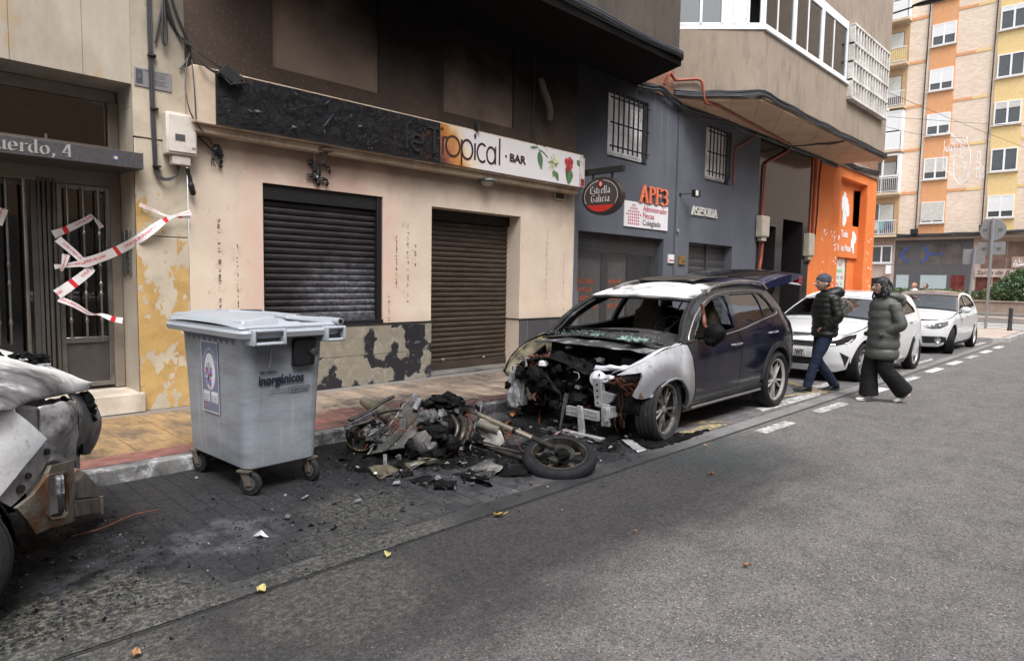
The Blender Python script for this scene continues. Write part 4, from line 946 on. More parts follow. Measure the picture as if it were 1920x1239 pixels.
# botanical painting at the end of the sign
def leaf(mb,cx,cz,L_,W_,ang,z=0):
    a=radians(ang);pts=[]
    for i in range(9):
        t=i/8;pts.append((t*L_,W_*sin(pi*t**.8)*(1-.15*t)))
    pts+=[(t*L_,-W_*sin(pi*t**.8)*(1-.15*t))for t in[1-i/8 for i in range(1,8)]]
    q=[(cx+x*cos(a)-y*sin(a),cz+x*sin(a)+y*cos(a))for x,y in pts];mb.m(0).poly(q,(0,7.147,0),X,Z,.002,z)
    mid=[(cx+t*L_*cos(a),cz+t*L_*sin(a))for t in(.05,.5,.95)];mb.m(1).ribbon(mid,.006,(0,7.147,0),X,Z,.0025,z+.0003)
    for t in(.2,.35,.5,.65,.8):
        for s in(1,-1):
            b=(cx+t*L_*cos(a),cz+t*L_*sin(a));e=(cx+(t+.12)*L_*cos(a)-s*W_*.7*sin(pi*t)*sin(a),cz+(t+.12)*L_*sin(a)+s*W_*.7*sin(pi*t)*cos(a));mb.ribbon([b,e],.004,(0,7.147,0),X,Z,.0025,z+.0006)
mb=MB();leaf(mb,7.83,3.575,.30,.065,-78);leaf(mb,8.60,3.40,.27,.10,-97,.001);leaf(mb,8.23,3.31,.17,.05,-62);leaf(mb,8.2,3.33,.13,.035,-100,.002)
leaf(mb,7.62,3.60,.2,.025,8);leaf(mb,8.78,3.56,.16,.05,-40)
mb.m(0).ribbon([(7.82,3.6),(7.95,3.56),(8.03,3.5)],.014,(0,7.147,0),X,Z,.002,.004)
mb.build('painted_leaf',[mat('leaf_green',(.035,.12,.045),.5,var=.5,scale=20),mat('leaf_vein',(.2,.3,.12),.5)],S1,smooth=0)
mb=MB();rr=random.Random(9)
for k in range(34):
    a=rr.uniform(0,2*pi);l=rr.uniform(.07,.19);mb.m(k%3==0).ribbon([(8.20,3.44),(8.20+l*.9*cos(a),3.44+l*sin(a))],[.014,.006],(0,7.147,0),X,Z,.002,.005+.0003*k)
mb.build('painted_flower',[mat('petal_cream',(.6,.58,.38),.5),mat('petal_green',(.28,.33,.12),.5)],S1,smooth=0)
mb=MB()
for k,(a,b)in enumerate(((0,0),(.06,.03),(-.03,.05),(.04,-.05),(.09,-.02),(-.01,-.09),(.05,.08),(.1,.05))):
    mb.m(k%2).poly([(8.53+a+.042*cos(t),3.46+b+.05*sin(t))for t in[i*pi/6 for i in range(12)]],(0,7.147,0),X,Z,.002,.006+.0006*k)
mb.m(1).poly([(8.89,3.14),(8.975,3.14),(8.98,3.27),(8.88,3.27)],(0,7.14,0),X,Z,.002,0.0);mb.m(2).ribbon([(8.9,3.2),(8.95,3.25),(8.97,3.17)],.015,(0,7.137,0),X,Z,.002)
mb.build('painted_berry',[mat('berry_red',(.42,.04,.04),.4),mat('berry_dark',(.25,.03,.035),.4),mat('cup_brown',(.1,.03,.02),.5)],S1,smooth=0)
# little items at the left end of the sign
mb=MB();mb.box(2.835,3.05,7.06,7.14,3.56,3.68,Matrix.Translation((2.94,7.1,3.62))@Matrix.Rotation(.5,4,'Y')@Matrix.Translation((-2.94,-7.1,-3.62)))
mb.tube([(2.83,7.1,3.63),(2.93,7.05,3.52),(3.08,7.05,3.57),(3.06,7.1,3.66)],.008,6);tag(mb.build('floodlight',mat('lamp_black',(.012,.013,.014),.45),bevel=.005),'small charred floodlight clipped over the left top corner of the burnt sign','lamp')
# oval hanging beer sign
ov=thing('hanging_sign','oval beer sign with red lower part hanging from a bracket between bar and grey office','sign',(9.07,6.8,2.65))
OC=Vector((9.07,6.79,2.965));ou,ow=Vector((0,-1,0)),Z
def oval(rx,rz,n=48):return[(rx*cos(2*pi*k/n),rz*sin(2*pi*k/n))for k in range(n)]
mb=MB();mb.poly(oval(.405,.315),OC+X*.07,ou,ow,.14);body=mb.build('sign_case',mat('case_bronze',(.045,.036,.032),.4,.4),ov,bevel=.012)
mb=MB();mb.poly(oval(.365,.278),OC-X*.071,ou,ow,.004);mb.build('sign_face',mat('face_brown',(.055,.040,.034),.45),body)
mb=MB();mb.ribbon(oval(.343,.258)[44:]+oval(.343,.258)[:5]+[],.01,OC-X*.076,ou,ow,.002)if 0 else mb.ribbon([(.343*cos(radians(a)),.258*sin(radians(a)))for a in range(-32,213,6)],.009,OC-X*.0755,ou,ow,.002)
BL={'E':([[(.35,.72),(.12,.66),(.1,.3),(.16,.08),(.4,.06)],[(.1,.4),(.34,.42)],[(.42,.62),(.34,.74)]],.44),'s':([[(.3,.48),(.14,.46),(.12,.32),(.28,.2),(.24,.04),(.06,.05)]],.34),
 't':([[(.12,.68),(.12,.1),(.24,.04)],[(.02,.48),(.24,.48)]],.27),'r':([[(.1,.5),(.1,.05)],[(.12,.4),(.24,.5),(.3,.44)]],.31),'e':([[(.3,.1),(.14,.04),(.1,.2),(.1,.4),(.22,.5),(.3,.38),(.12,.26)]],.34),
 'l':([[(.1,.76),(.1,.1),(.18,.04)]],.22),'a':([[(.08,.44),(.2,.5),(.28,.42),(.28,.1),(.36,.04)],[(.28,.3),(.12,.24),(.1,.08),(.22,.06)]],.4),'i':([[(.1,.5),(.1,.1),(.18,.04)],[(.08,.66),(.12,.7)]],.22),
 'c':([[(.3,.44),(.18,.5),(.1,.4),(.1,.12),(.22,.03),(.32,.1)]],.36),'G':([[(.42,.66),(.26,.74),(.1,.6),(.1,.18),(.24,.04),(.42,.12),(.42,.36),(.28,.34)]],.52)}
def black(mb,word,x,z,s_):
    for ch in word:
        st,w_=BL[ch]
        for i,q in enumerate(st):mb.ribbon([(x+a*s_,z+b*s_)for a,b in q],.01,OC-X*.0755,ou,ow,.002,.0004*i,nib=(.085*s_,.055*s_))
        x+=w_*s_
    return x
black(mb,'Estrella',-.235,.035,.17);black(mb,'Galicia',-.21,-.105,.17);mb.build('lettering',mat('sign_cream',(.55,.54,.55),.5),body,smooth=0)
mb=MB();mb.poly([(.345*cos(radians(a)),.262*sin(radians(a)))for a in range(215,326,6)],OC-X*.0755,ou,ow,.002)
mb.poly([(.042*cos(t),.195+.055*sin(t))for t in[k*pi/8 for k in range(16)]],OC-X*.086,ou,ow,.002);mb.build('red_field',mat('beer_red',(.50,.025,.02),.4),body,smooth=0)
mb=MB();mb.poly([(.07*cos(t),.2+.085*sin(t))for t in[k*pi/8 for k in range(16)]],OC-X*.05,ou,ow,.035);mb.build('emblem_disc',mat('case_bronze',(.045,.036,.032),.4,.4),body,bevel=.004)
mb=MB();mb.poly([((.033 if k%2 else .013)*cos(k*pi/8+.2),.195+(.043 if k%2 else .017)*sin(k*pi/8+.2))for k in range(16)],OC-X*.089,ou,ow,.002);mb.build('star',mat('sign_cream',(.55,.54,.55),.5),body,smooth=0)
mb=MB();mb.box(9.03,9.11,6.38,FY,3.34,3.44);mb.box(9.02,9.12,7.3,FY,3.30,3.47)
for y_ in(7.02,6.62):mb.box(9.055,9.085,y_-.015,y_+.015,3.2,3.34)
mb.build('bracket',mat('bracket_iron',(.018,.017,.018),.5,.3),ov,bevel=.003)
# office lettering and plates
ap=thing('letter_sign','raised orange serif letters A P F 3 on the grey office wall','sign',(11.6,FY,3.1));mb=MB()
serif(mb,'APF3',(11.08,FY+.012,3.10),.46,X,Z,(.14,.045),.035,.03,1.04,0.0);mb.build('lettering',mat('letter_orange',(.62,.17,.09),.45),ap,smooth=0)
ap=thing('letter_sign','raised pale serif letters ASESORIA on the grey wall','sign',(13.7,FY,3.0));mb=MB()
serif(mb,'ASESORIA',(13.07,FY-.004,3.02),.255,X,Z,(.13,.05),.03,.06,1.0,0.0);mb.build('lettering',mat('letter_pale',(.55,.54,.5),.5),ap,smooth=0)
wp=thing('wall_plate','white sign with a red dotted house and thin lettering under the orange letters','sign',(11.35,FY,2.6))
pbox('board',mat('board_white',(.66,.65,.67),.4,var=.03),wp,10.575,12.14,FY+.005,FY+.027,2.60,3.09,bevel=.002)
mb=MB()
for j,n_ in enumerate((2,4,6,8,6,6,6)):
    for i in range(n_):
        cx=10.885+(i-(n_-1)/2)*.068;cz=3.02-j*.059;mb.poly([(cx+.021*cos(t),cz+.021*sin(t))for t in[k*pi/5 for k in range(10)]],(0,FY+.004,0),X,Z,.002)
mb.build('dot_pattern',mat('dot_red',(.42,.04,.08),.5),wp,smooth=0)
mb=MB();put_text(mb,'Administrador',.155,(11.2,FY+.002,2.935),X,Z,width=.90,bold=.0015);put_text(mb,'Fincas',.155,(11.2,FY+.002,2.80),X,Z,width=.41,bold=.0015);mb.build('lettering',mat('dot_red',(.42,.04,.08),.5),wp,smooth=0)
mb=MB();put_text(mb,'Colegiado',.155,(11.2,FY+.002,2.66),X,Z,width=.66,bold=.0015);mb.build('lettering',mat('ink_dark',(.05,.05,.06),.5),wp,smooth=0)
p1_=pbox('wall_plate',mat('board_white',(.66,.65,.67),.4,var=.03),None,12.22,12.46,FY-.0,FY+.028,1.94,2.12);tag(p1_,'small white notice with a red stripe beside the office shop front','sign');pbox('stripe',mat('dot_red',(.42,.04,.08),.5),p1_,12.25,12.43,FY-.004,FY-.001,1.98,2.01)
p2_=pbox('wall_plate',mat('brass',(.45,.3,.1),.35,.8,var=.3,scale=20),None,12.60,12.86,FY-.03,FY-.001,1.92,2.11);tag(p2_,'small brass plate beside the grey slatted shutter','sign');pbox('engraving',mat('ink_dark',(.05,.05,.06),.5),p2_,12.72,12.82,FY-.034,FY-.031,1.96,2.0)
# stickers of the street authority on the left column
lp=thing('wall_plate','worn grey metal plate with a dark emblem panel behind the cables on the left column','sign',(2.2,FY,3.4))
pbox('board',mat('plate_grey',(.27,.27,.275),.4,.5),lp,2.115,2.46,FY-.016,FY-.004,3.40,3.585,bevel=.002)
pbox('emblem_panel',mat('plate_dark',(.05,.055,.075),.5),lp,2.13,2.19,FY-.019,FY-.0165,3.43,3.565)
mb=MB();mb.poly([(2.16+(.022 if k%2 else .01)*cos(k*pi/5),3.50+(.032 if k%2 else .014)*sin(k*pi/5))for k in range(10)],(0,FY-.0195,0),X,Z,.001)
for z,a,b in((3.56,2.20,2.42),(3.535,2.29,2.40),(3.51,2.29,2.40),(3.48,2.28,2.41),(3.46,2.28,2.39),(3.44,2.30,2.42)):mb.box(a,b,FY-.0185,FY-.0165,z,z+.008)
mb.build('inscription',mat('plate_ink',(.11,.11,.13),.5),lp,smooth=0)
# ---- boxes, cables, pipes on the facade
def meter(name,label,x0,x1,z0,z1,y,c,d=.13):
    t=thing(name,label,'meter box',((x0+x1)/2,y,z0))
    mb=MB();mb.box(x0,x1,y-d,y,z0+.1,z1);mb.build('casing',mat('box_'+c[0],c[1],.5,var=.08,dirt=(.3,.27,.24)),t,bevel=.012)
    w_=x1-x0;mb=MB();mb.box(x0+.015,x1-.015,y-d-.012,y-d+.002,z0+.125,z1-.02);mb.build('lid',mat('box_'+c[0],c[1],.5,var=.08,dirt=(.3,.27,.24)),t,bevel=.006)
    mb=MB();mb.box(x0+w_*.2,x1-w_*.2,y-d*.85,y-.01,z0,z0+.1);mb.build('cable_entry',mat('box_'+c[0],c[1],.5,var=.08,dirt=(.3,.27,.24)),t,bevel=.01)
    return t
mt=meter('meter_box','white plastic meter box with cables entering below at the left end of the bar sign',2.36,2.66,2.66,3.18,FY-.005,('cream',(.55,.51,.46)))
pbox('label_patch',mat('label_dark',(.06,.06,.065),.5),mt,2.44,2.535,FY-.151,FY-.1475,2.90,2.965);pbox('label_patch',mat('label_grey',(.2,.2,.2),.5),mt,2.60,2.64,FY-.151,FY-.1475,2.83,2.85)
meter('meter_box','grey meter box on red pipe at the edge of the grey office wall',16.28,16.72,2.62,3.25,FY-.02,('ivory',(.42,.38,.31)),.16)
meter('meter_box','beige meter box hanging between black granite and orange shop wall',19.50,19.92,2.25,3.0,FY-.0,('ivory',(.42,.38,.31)),.16)
M_cab=mat('cable_black',(.012,.012,.013),.55);M_cab2=mat('cable_grey',(.035,.035,.038),.5)
def sag(a,b,s,n=8,wob=0.0):
    a,b=Vector(a),Vector(b);return[a.lerp(b,t/n)-Z*s*4*(t/n)*(1-t/n)+Vector((0,R.uniform(-wob,wob),R.uniform(-wob,wob)))for t in range(n+1)]
def cable(label,paths,r=.012,m=M_cab,name='cable',c='cable',n=6):
    mb=MB()
    for p_ in paths:mb.tube(cat(p_,4),r if not isinstance(r,tuple)else R.uniform(*r),n)
    return tag(mb.build(name,m),label,c)
cy=FY-.03
cb=[]
for k in range(3):
    o_=k*.016
    cb.append([(2.245+o_,cy,9),(2.245+o_,cy,5),(2.25+o_,cy-.005*k,3.4),(2.265+o_,cy,2.75),(2.275+o_*.8,cy,2.58+o_*.5),(2.33+o_*.4,cy-.02,2.50+o_*.6),(2.42,cy-.03,2.51+o_*.6),(2.47+o_*.5,cy-.03,2.57),(2.485+o_*.5,cy-.03,2.68)])
t_=thing('cable_bundle','vertical bundle of dark cables running down the left column into the meter box','cable',(2.26,cy,2.5))
mb=MB()
for q in cb:mb.tube(cat(q,5),.0078,7)
mb.build('cable_run',M_cab2,t_)
for z in(3.72,3.2,2.63):
    mb=MB();mb.lathe([(.0,-.008),(.042,-.008),(.042,.008),(0,.008)],(2.275+(3.7-z)*.02,cy,z),Z,12);mb.build('cable_clamp',M_cab,t_)
cable('loose loop of black cable hanging beside the cable bundle at top left',[[(2.42,cy,4.6),(2.385,cy-.02,4.25),(2.37,cy-.03,3.95),(2.39,cy-.03,3.84),(2.41,cy-.03,3.95),(2.40,cy-.02,4.2),(2.405,cy,4.6)],[(2.43,cy,4.6),(2.39,cy-.02,4.3),(2.31,cy,3.85)]],.011)
cable('black cables drooping from the top left column to the corner of the burnt sign',[[(2.36,cy,4.6),(2.42,cy,4.2),(2.56,cy,3.95),(2.62,7.2,3.85),(2.68,7.12,3.68),(2.85,7.1,3.6)],[(2.38,cy,4.5),(2.5,cy,4.05),(2.6,cy,3.95),(2.7,7.2,3.8),(2.9,7.1,3.66)],[(2.39,cy,4.7),(2.5,cy,4.25),(2.64,cy,3.9),(2.62,cy,3.78),(2.54,cy,3.65)]],.011)
cable('thin pale and black wires looping beside the end block of the bar canopy',[[(2.62,cy,3.78),(2.575,7.3,3.62),(2.55,7.25,3.4),(2.57,7.2,3.2),(2.63,7.2,3.1),(2.72,7.25,3.02)],[(2.60,7.2,3.72),(2.60,7.15,3.4),(2.61,7.15,3.12)]],.007,M_cab2)
def blobby(name,label,c,pts,rad,m,jit=.35,**k):
    mb=MB()
    for i,(q,r_)in enumerate(zip(pts,rad)):mb.ball(q,r_,12,8,jit=jit,seed=i+len(label),fs=2.5)
    o=mb.build(name,m,**k);return tag(o,label,c)
M_melt=mat('melted_black',(.004,.004,.004),.4,var=.4,bump=.6,bs=40)
mb=MB();mb.tube(cat([(2.66,7.33,3.0),(2.75,7.35,2.95),(2.83,7.36,2.88),(2.87,7.36,2.86)],4),.008,6);mb.tube(cat([(2.66,7.33,2.98),(2.8,7.35,2.99),(2.85,7.36,2.93)],4),.006,6)
for q,r_ in(((2.90,7.36,2.875),.05),((2.93,7.365,2.84),.035),((2.94,7.37,2.77),.022),((2.935,7.37,2.72),.02),((2.86,7.37,2.78),.012)):mb.ball(q,(r_,r_*.5,r_*1.2),12,8,jit=.5,seed=3)
for dx in(-.02,.0,.03):mb.tube(cat([(2.88+dx,7.36,2.86),(2.85+dx,7.35,2.76),(2.88+dx*2,7.36,2.70)],4),.004,5)
tag(mb.build('melted_lamp',M_melt),'melted black remains of a lamp with wires under the left end of the sign','burnt lamp')
mb=MB();mb.tube(cat([(2.575,7.33,2.64),(2.60,7.33,2.55),(2.615,7.33,2.45),(2.64,7.34,2.37)],4),[.022]*3+[.02]*4+[.03]*5+[.02],9);mb.jitter(.006,30);tag(mb.build('melted_cable',M_melt),'thick melted black cable stub hanging under the white meter box','cable')
ml=thing('melted_camera','melted black plastic thing stuck to the wall above the burnt window shutter','burnt lamp',(4.0,7.36,2.65))
mb=MB()
for q,r_ in(((4.0,7.36,2.90),(.035,.02,.03)),((4.05,7.36,2.83),(.03,.02,.08)),((4.07,7.36,2.74),(.045,.02,.05)),((4.10,7.36,2.68),(.03,.02,.05)),((4.0,7.36,2.745),(.06,.02,.02)),((4.14,7.36,2.89),(.06,.02,.016)),((4.22,7.36,2.875),(.045,.02,.016)),((4.255,7.36,2.83),(.015,.015,.03)),((4.17,7.36,2.72),(.06,.02,.02)),((4.22,7.36,2.68),(.02,.02,.035)),((4.12,7.36,2.8),(.015,.015,.06))):mb.ball(q,r_,10,8,jit=.45,seed=5,fs=3)
mb.build('melted_casing',M_melt,ml)
mb=MB();mb.tube([(4.02,7.3,3.03),(4.04,7.34,2.9)],.003,5);mb.tube([(4.2,7.3,3.02),(4.13,7.34,2.9)],.003,5);mb.ball((4.075,7.34,2.735),(.012,.01,.016),8,6);mb.build('wire',mat('pale_wire',(.4,.38,.33),.5),ml)
mb=MB();mb.lathe([(0,-.02),(.10,-.02),(.11,0),(.07,.03),(0,.03)],(4.13,7.28,3.05),Z,20);mb.ball((4.13,7.28,3.02),(.06,.05,.03),10,6,jit=.3);mb.build('lamp_base',mat('lamp_base_brown',(.09,.065,.055),.6),ml)
cl=thing('canopy_lamp','round glass bulkhead lamp under the bar canopy over the brown door shutter','lamp',(6.85,7.28,3.0))
mb=MB();mb.lathe([(0,.01),(.13,.01),(.14,-.01),(.12,-.025)],(6.85,7.3,3.015),Z,24);mb.build('lamp_rim',mat('rim_green',(.10,.12,.10),.5),cl)
mb=MB();mb.ball((6.85,7.3,3.0),(.105,.105,.075),20,12);mb.build('lamp_bowl',mat('opal',(.30,.30,.27),.3),cl)
vt=thing('air_vent','small louvred vent grille under the right end of the bar sign','vent',(8.62,FY,2.92));mb=MB();framed(mb,8.49,8.76,2.90,3.09,.022,FY-.03,FY-.001);mb.build('frame',mat('vent_frame',(.38,.32,.26),.6),vt,bevel=.003)
mb=MB()
for k in range(9):mb.box(8.515,8.735,FY-.022,FY-.006,2.925+k*.0165,2.933+k*.0165)
mb.build('louvre',mat('vent_dark',(.09,.07,.055),.6),vt,smooth=0)
el=MB();el.tube(cat([(8.0,7.3,4.75),(8.02,7.27,4.62),(8.1,7.26,4.48),(8.2,7.27,4.3),(8.22,7.3,4.15)],4),.055,12);tag(el.build('vent_pipe',mat('pipe_tan',(.055,.042,.03),.7)),'crooked tan flue pipe under the black soffit','pipe')
cable('thin black cable dropping from the soffit onto the painted end of the bar sign',[[(7.93,7.37,5.2),(7.93,7.37,4.5),(7.90,7.36,3.95),(7.82,7.2,3.72),(7.78,7.15,3.64)],[(7.91,7.36,3.95),(7.93,7.2,3.75),(8.0,7.15,3.62)]],.008)
pb=pbox('junction_box',M_cab,None,6.46,6.52,7.1,7.17,3.66,3.76);tag(pb,'tiny black junction box on top of the bar sign over the letters','box')
# wall lamp on grey wall
wl=thing('wall_lamp','small white spotlight on a short arm between the orange and the pale lettering','lamp',(12.6,FY,3.37))
mb=MB();mb.tube([(12.58,FY,3.40),(12.70,FY-.22,3.42)],.012,8);mb.lathe([(0,0),(.035,0),(.035,.02),(0,.02)],(12.58,FY,3.40),(0,-1,0),12);mb.build('arm',M_blk,wl)
mb=MB();mb.box(12.70,12.92,FY-.3,FY-.2,3.35,3.50);mb.build('lamp_head',M_blk,wl,bevel=.01);pbox('lamp_front',mat('lamp_white',(.6,.6,.58),.3),wl,12.70,12.80,FY-.31,FY-.301,3.37,3.48)
ss=MB();ss.ball((12.52,FY-.02,2.62),(.035,.03,.05),10,8);ss.tube([(12.52,FY-.005,3.3),(12.515,FY-.005,2.0)],.006,6);tag(ss.build('doorbell_sensor',mat('sensor_grey',(.2,.2,.21),.5)),'small round sensor with a thin cable down the joint of the grey wall','sensor')
# red gas pipes
M_rp=mat('red_oxide_pipe',(.27,.06,.035),.5,var=.2)
def pipe(label,pts,r=.03):mb=MB();mb.tube(pts,r,10);return tag(mb.build('gas_pipe',M_rp),label,'pipe')
def rnd(pts,rr_=.12,n=4):
    P=[Vector(p)for p in pts];out=[P[0]]
    for a,b,c in zip(P,P[1:],P[2:]):
        d0=(a-b).normalized();d1=(c-b).normalized();k=min(rr_,(a-b).length/2,(c-b).length/2)
        out+=[(b+d0*k)*(1-t)**2+b*2*t*(1-t)+(b+d1*k)*t*t for t in[i/n for i in range(n+1)]]
    return out+[P[-1]]
bp=lambda a,d,z:tuple(P0+sd_*a+sn*d+Z*z)
pipe('red gas pipe wrapping round the corner balcony and running under its soffit',rnd([(11.75,FY-.05,5.5),(11.80,FY-.12,5.75-.0),(12.0,FY-.1,5.66),bp(.0,.06,5.66),bp(.55,.07,5.7),bp(.62,.06,5.2),(12.95,6.85,5.24),(18.0,7.28,5.24),(18.0,7.36,5.1),(16.62,7.36,4.6),(16.60,7.36,3.25)],.14))
pipe('thin red pipe running down at an angle beside the second barred window',rnd([(16.0,7.3,5.24),(15.9,7.36,5.1),(14.95,7.37,4.72),(14.95,7.37,3.85)],.1),.018)
pipe('red pipe coming down from the meter box beside the black granite',rnd([(16.60,FY-.06,2.65),(16.58,FY-.06,2.2),(16.5,FY-.06,1.9),(16.5,FY-.06,.3)],.1),.045)
pipe('red downpipe along the edge of the orange shop',rnd([(20.02,FY-.05,5.2),(20.02,FY-.05,3.05)],.1),.04)
cable('black cable hanging down the orange wall to the meter box',[[(20.5,FY-.03,5.25),(20.38,FY-.03,4.6),(20.36,FY-.03,3.6),(20.2,FY-.03,2.6),(19.9,FY-.03,2.15),(19.75,FY-.05,2.2)]],.02)
# bundles of telephone cable along the slabs
def bundle(label,path,n=16,sp=.05,r=(.007,.015),seed=1,droop=.03):
    q=random.Random(seed);mb=MB()
    for k in range(n):
        dx,dz=q.uniform(-sp*.5,sp*.5),q.uniform(-sp,sp);pts=[]
        for a,b in zip(path,path[1:]):
            a,b=Vector(a),Vector(b);m_=max(2,int((b-a).length/.7))
            pts+=[a.lerp(b,t/m_)+Vector((0,dx,dz+q.uniform(-.02,.02)-(droop*q.random()if t%3==1 else 0)))for t in range(m_)]
        pts.append(Vector(path[-1])+Vector((0,dx,dz)))
        mb.m(0 if q.random()<.7 else 1).tube(cat(pts,3),q.uniform(*r),5)
    return tag(mb.build('cable_bundle',[M_cab,mat('cable_slate',(.05,.055,.065),.5)]),label,'cables','cable bundles stapled along the facades')
bundle('sooty cable bundle along the edge of the overhang over the bar',[(5,6.18,5.50),(8,6.18,5.48),(10.4,6.17,5.46),(10.75,6.7,5.47)],14,.05,seed=2)
bundle('thick black cable bundle wrapping round the edge of the corner balcony',[bp(.0,.05,5.42),bp(.9,.06,5.40),(13.38,6.04,5.42),(15,6.04,5.40),(17,6.04,5.38),(19.5,6.04,5.38),(22.0,6.06,5.38)],22,.065,seed=3)
bundle('tangled cables under the brick strip at the top of the grey wall',[(10.9,FY-.06,5.30),(11.6,FY-.07,5.36),(12.3,FY-.06,5.22),(12.7,FY-.04,5.12),(14.5,FY-.05,5.22),(17,FY-.05,5.24),(20,FY-.05,5.25),(21.8,FY-.04,5.2)],16,.06,seed=4)
bundle('cable bundle sagging over the orange shop cornice',[(21.9,FY-.09,5.45),(23.5,FY-.09,5.36),(25.9,FY-.09,5.5)],12,.05,seed=5)
bundle('dark cable crossing the underside of the balcony soffit',[(17.9,FY-.1,5.20),(18.3,6.7,5.24),(18.4,6.08,5.26)],4,.02,seed=6)
# ---- police tape
tp=thing('barrier_tape','white and red police tape knotted round the entrance grille and stretched to the column','tape',(1.7,7.7,1.0))
def m_tape():
    g=G('tape_plastic');p=g.n('ShaderNodeUVMap').outputs[0];x,y,z=g.xyz(p)
    cc=g.mix(g.mr(g.noise(g.pos(),9,4),.3,.7),(.62,.60,.62),(.74,.72,.73))
    fx=g.ma('FRACT',x);red=g.ma('MULTIPLY',g.ma('LESS_THAN',fx,.07),1.0)
    dots=g.ma('MULTIPLY',g.ma('MULTIPLY',g.mr(g.noise(g.mapv(p,(60,2,1)),1.0,1),.46,.48),g.ma('MULTIPLY',g.ma('GREATER_THAN',y,.3),g.ma('LESS_THAN',y,.62))),g.ma('MULTIPLY',g.ma('GREATER_THAN',fx,.2),g.ma('LESS_THAN',fx,.85)))
    cc=g.mix(mx(g,red,g.ma('MULTIPLY',dots,.8)),cc,(.55,.02,.03));return g.end(cc,.35,spec=.5)
M_tape=m_tape()
def tape(path,w0=.045,tw=0.0,u0=0.0,ws=None):
    P=[Vector(p)for p in cat(path,6)];mb=MB();vs=[];L=[0]
    for a,b in zip(P,P[1:]):L.append(L[-1]+(b-a).length)
    for i,p in enumerate(P):
        d=(P[min(i+1,len(P)-1)]-P[max(i-1,0)]).normalized();n=Vector((0,-1,0));s_=n.cross(d).normalized()
        t=i/(len(P)-1);wv=itp(ws,t)if ws else 1;a=tw*sin(t*pi*2)+.5*mn.noise(p*6)
        s_=s_*cos(a)+n*sin(a)
        vs+=[p+s_*w0*wv+n*.01*mn.noise(p*14),p-s_*w0*wv]
    mb.add(vs,[(2*i,2*i+1,2*i+3,2*i+2)for i in range(len(P)-1)])
    o=mb.build('tape_strip',M_tape,tp);uv=o.data.uv_layers.new(name='UVMap')
    for poly in o.data.polygons:
        for li in poly.loop_indices:
            vi=o.data.loops[li].vertex_index;uv.data[li].uv=(u0+L[vi//2]/.62,float(vi%2))
gy=GY-.12
def tpx(x,y,d):
    """point where the sight line through photo pixel (x,y) meets the plane Y=d"""
    v_=cv*F_PX+cr*(x-960)+cu*(619.5-y);return Vector((0,0,EYE))+v_*(d/v_.y)
tape([tpx(100,440,gy),tpx(130,428,gy-.01),tpx(165,411,gy),tpx(172,405,gy-.02),tpx(182,415,gy-.02),tpx(191,427,gy-.04)],.042,.2,.85,[(0,1),(.55,.6),(.68,.12),(.8,.5),(1,.6)])
tape([tpx(108,448,gy-.01),tpx(140,475,gy-.03),tpx(172,506,gy-.02)],.04,.1,.1,[(0,.9),(1,.7)])
tape([tpx(102,500,gy-.02),tpx(130,497,gy-.03),tpx(168,490,gy-.05),tpx(220,470,7.6),tpx(265,445,7.36),tpx(315,410,7.33),tpx(358,398,7.3)],.05,.15,.1,[(0,.5),(.1,.35),(.25,.6),(.3,1),(.75,.8),(.88,.25),(1,.55)])
tape([tpx(261,383,7.36),tpx(290,395,7.35),tpx(315,405,7.33),tpx(358,408,7.33)],.03,.2,.4,[(0,.6),(.5,.35),(.7,.2),(1,.6)])
tape([tpx(107,552,gy-.02),tpx(135,533,gy-.04),tpx(165,510,gy-.02),tpx(170,503,gy-.02)],.05,.1,.75,[(0,1),(1,.8)])
tape([tpx(110,560,gy-.02),tpx(140,572,gy-.03),tpx(168,588,gy-.03),tpx(190,590,gy-.04),tpx(212,598,gy-.06),tpx(230,601,gy-.07)],.035,.1,.2,[(0,.9),(.35,.6),(.5,.15),(.7,.7),(1,.9)])
tape([tpx(115,508,gy-.03),tpx(120,495,gy-.04),tpx(124,477,gy-.05)],.035,.3,.5,[(0,.3),(1,1)])
tape([tpx(-8,420,gy),tpx(0,400,gy),tpx(4,390,gy)],.05,.1,.5)
# ---- far apartment block across the side street (front faces -X)
XF=51.0
Fb=thing('apartment_building','tall pale brick apartment block with orange and yellow bands across the crossing','building',(XF,10,0))
def pyz(x,y,X0=XF):
    v_=cv*F_PX+cr*(x-960)+cu*(619.5-y);q=Vector((0,0,EYE))+v_*(X0/v_.x);return q.y,q.z
mb=MB();mb.box(XF+.01,XF+10,-12,30,4.85,24);mb.build('brick_wall',M_fbrk,Fb,smooth=0)
M_fo,M_fy=mat('far_orange',(.60,.30,.14),.8,var=.08),mat('far_yellow',(.66,.49,.23),.8,var=.07)
M_bl=mat('blind_white',(.66,.67,.67),.6,var=.04);M_bl2=mat('blind_cream',(.50,.49,.45),.6)
FL=2.87;Z0=4.97
def bx(name,m,par,y0,y1,z0,z1,x0,x1,**k):mb=MB();mb.box(x0,x1,min(y0,y1),max(y0,y1),z0,z1);return mb.build(name,m,par,smooth=0,**k)
for k in range(7):
    zb=Z0+k*FL
    if k:
        bx('floor_band',M_fy,Fb,13.02,14.9,zb-.12,zb+.06,XF-.02,XF+.1);bx('floor_band',M_fo,Fb,11.96,13.0,zb-.12,zb+.06,XF-.02,XF+.1)
        bx('floor_band',M_fo,Fb,9.3,10.3,zb-.12,zb+.06,XF-.02,XF+.1);bx('floor_band',M_fy,Fb,8.35,9.28,zb-.12,zb+.06,XF-.02,XF+.1);bx('floor_band',M_fy,Fb,4,6.6,zb-.12,zb+.06,XF-.02,XF+.1)
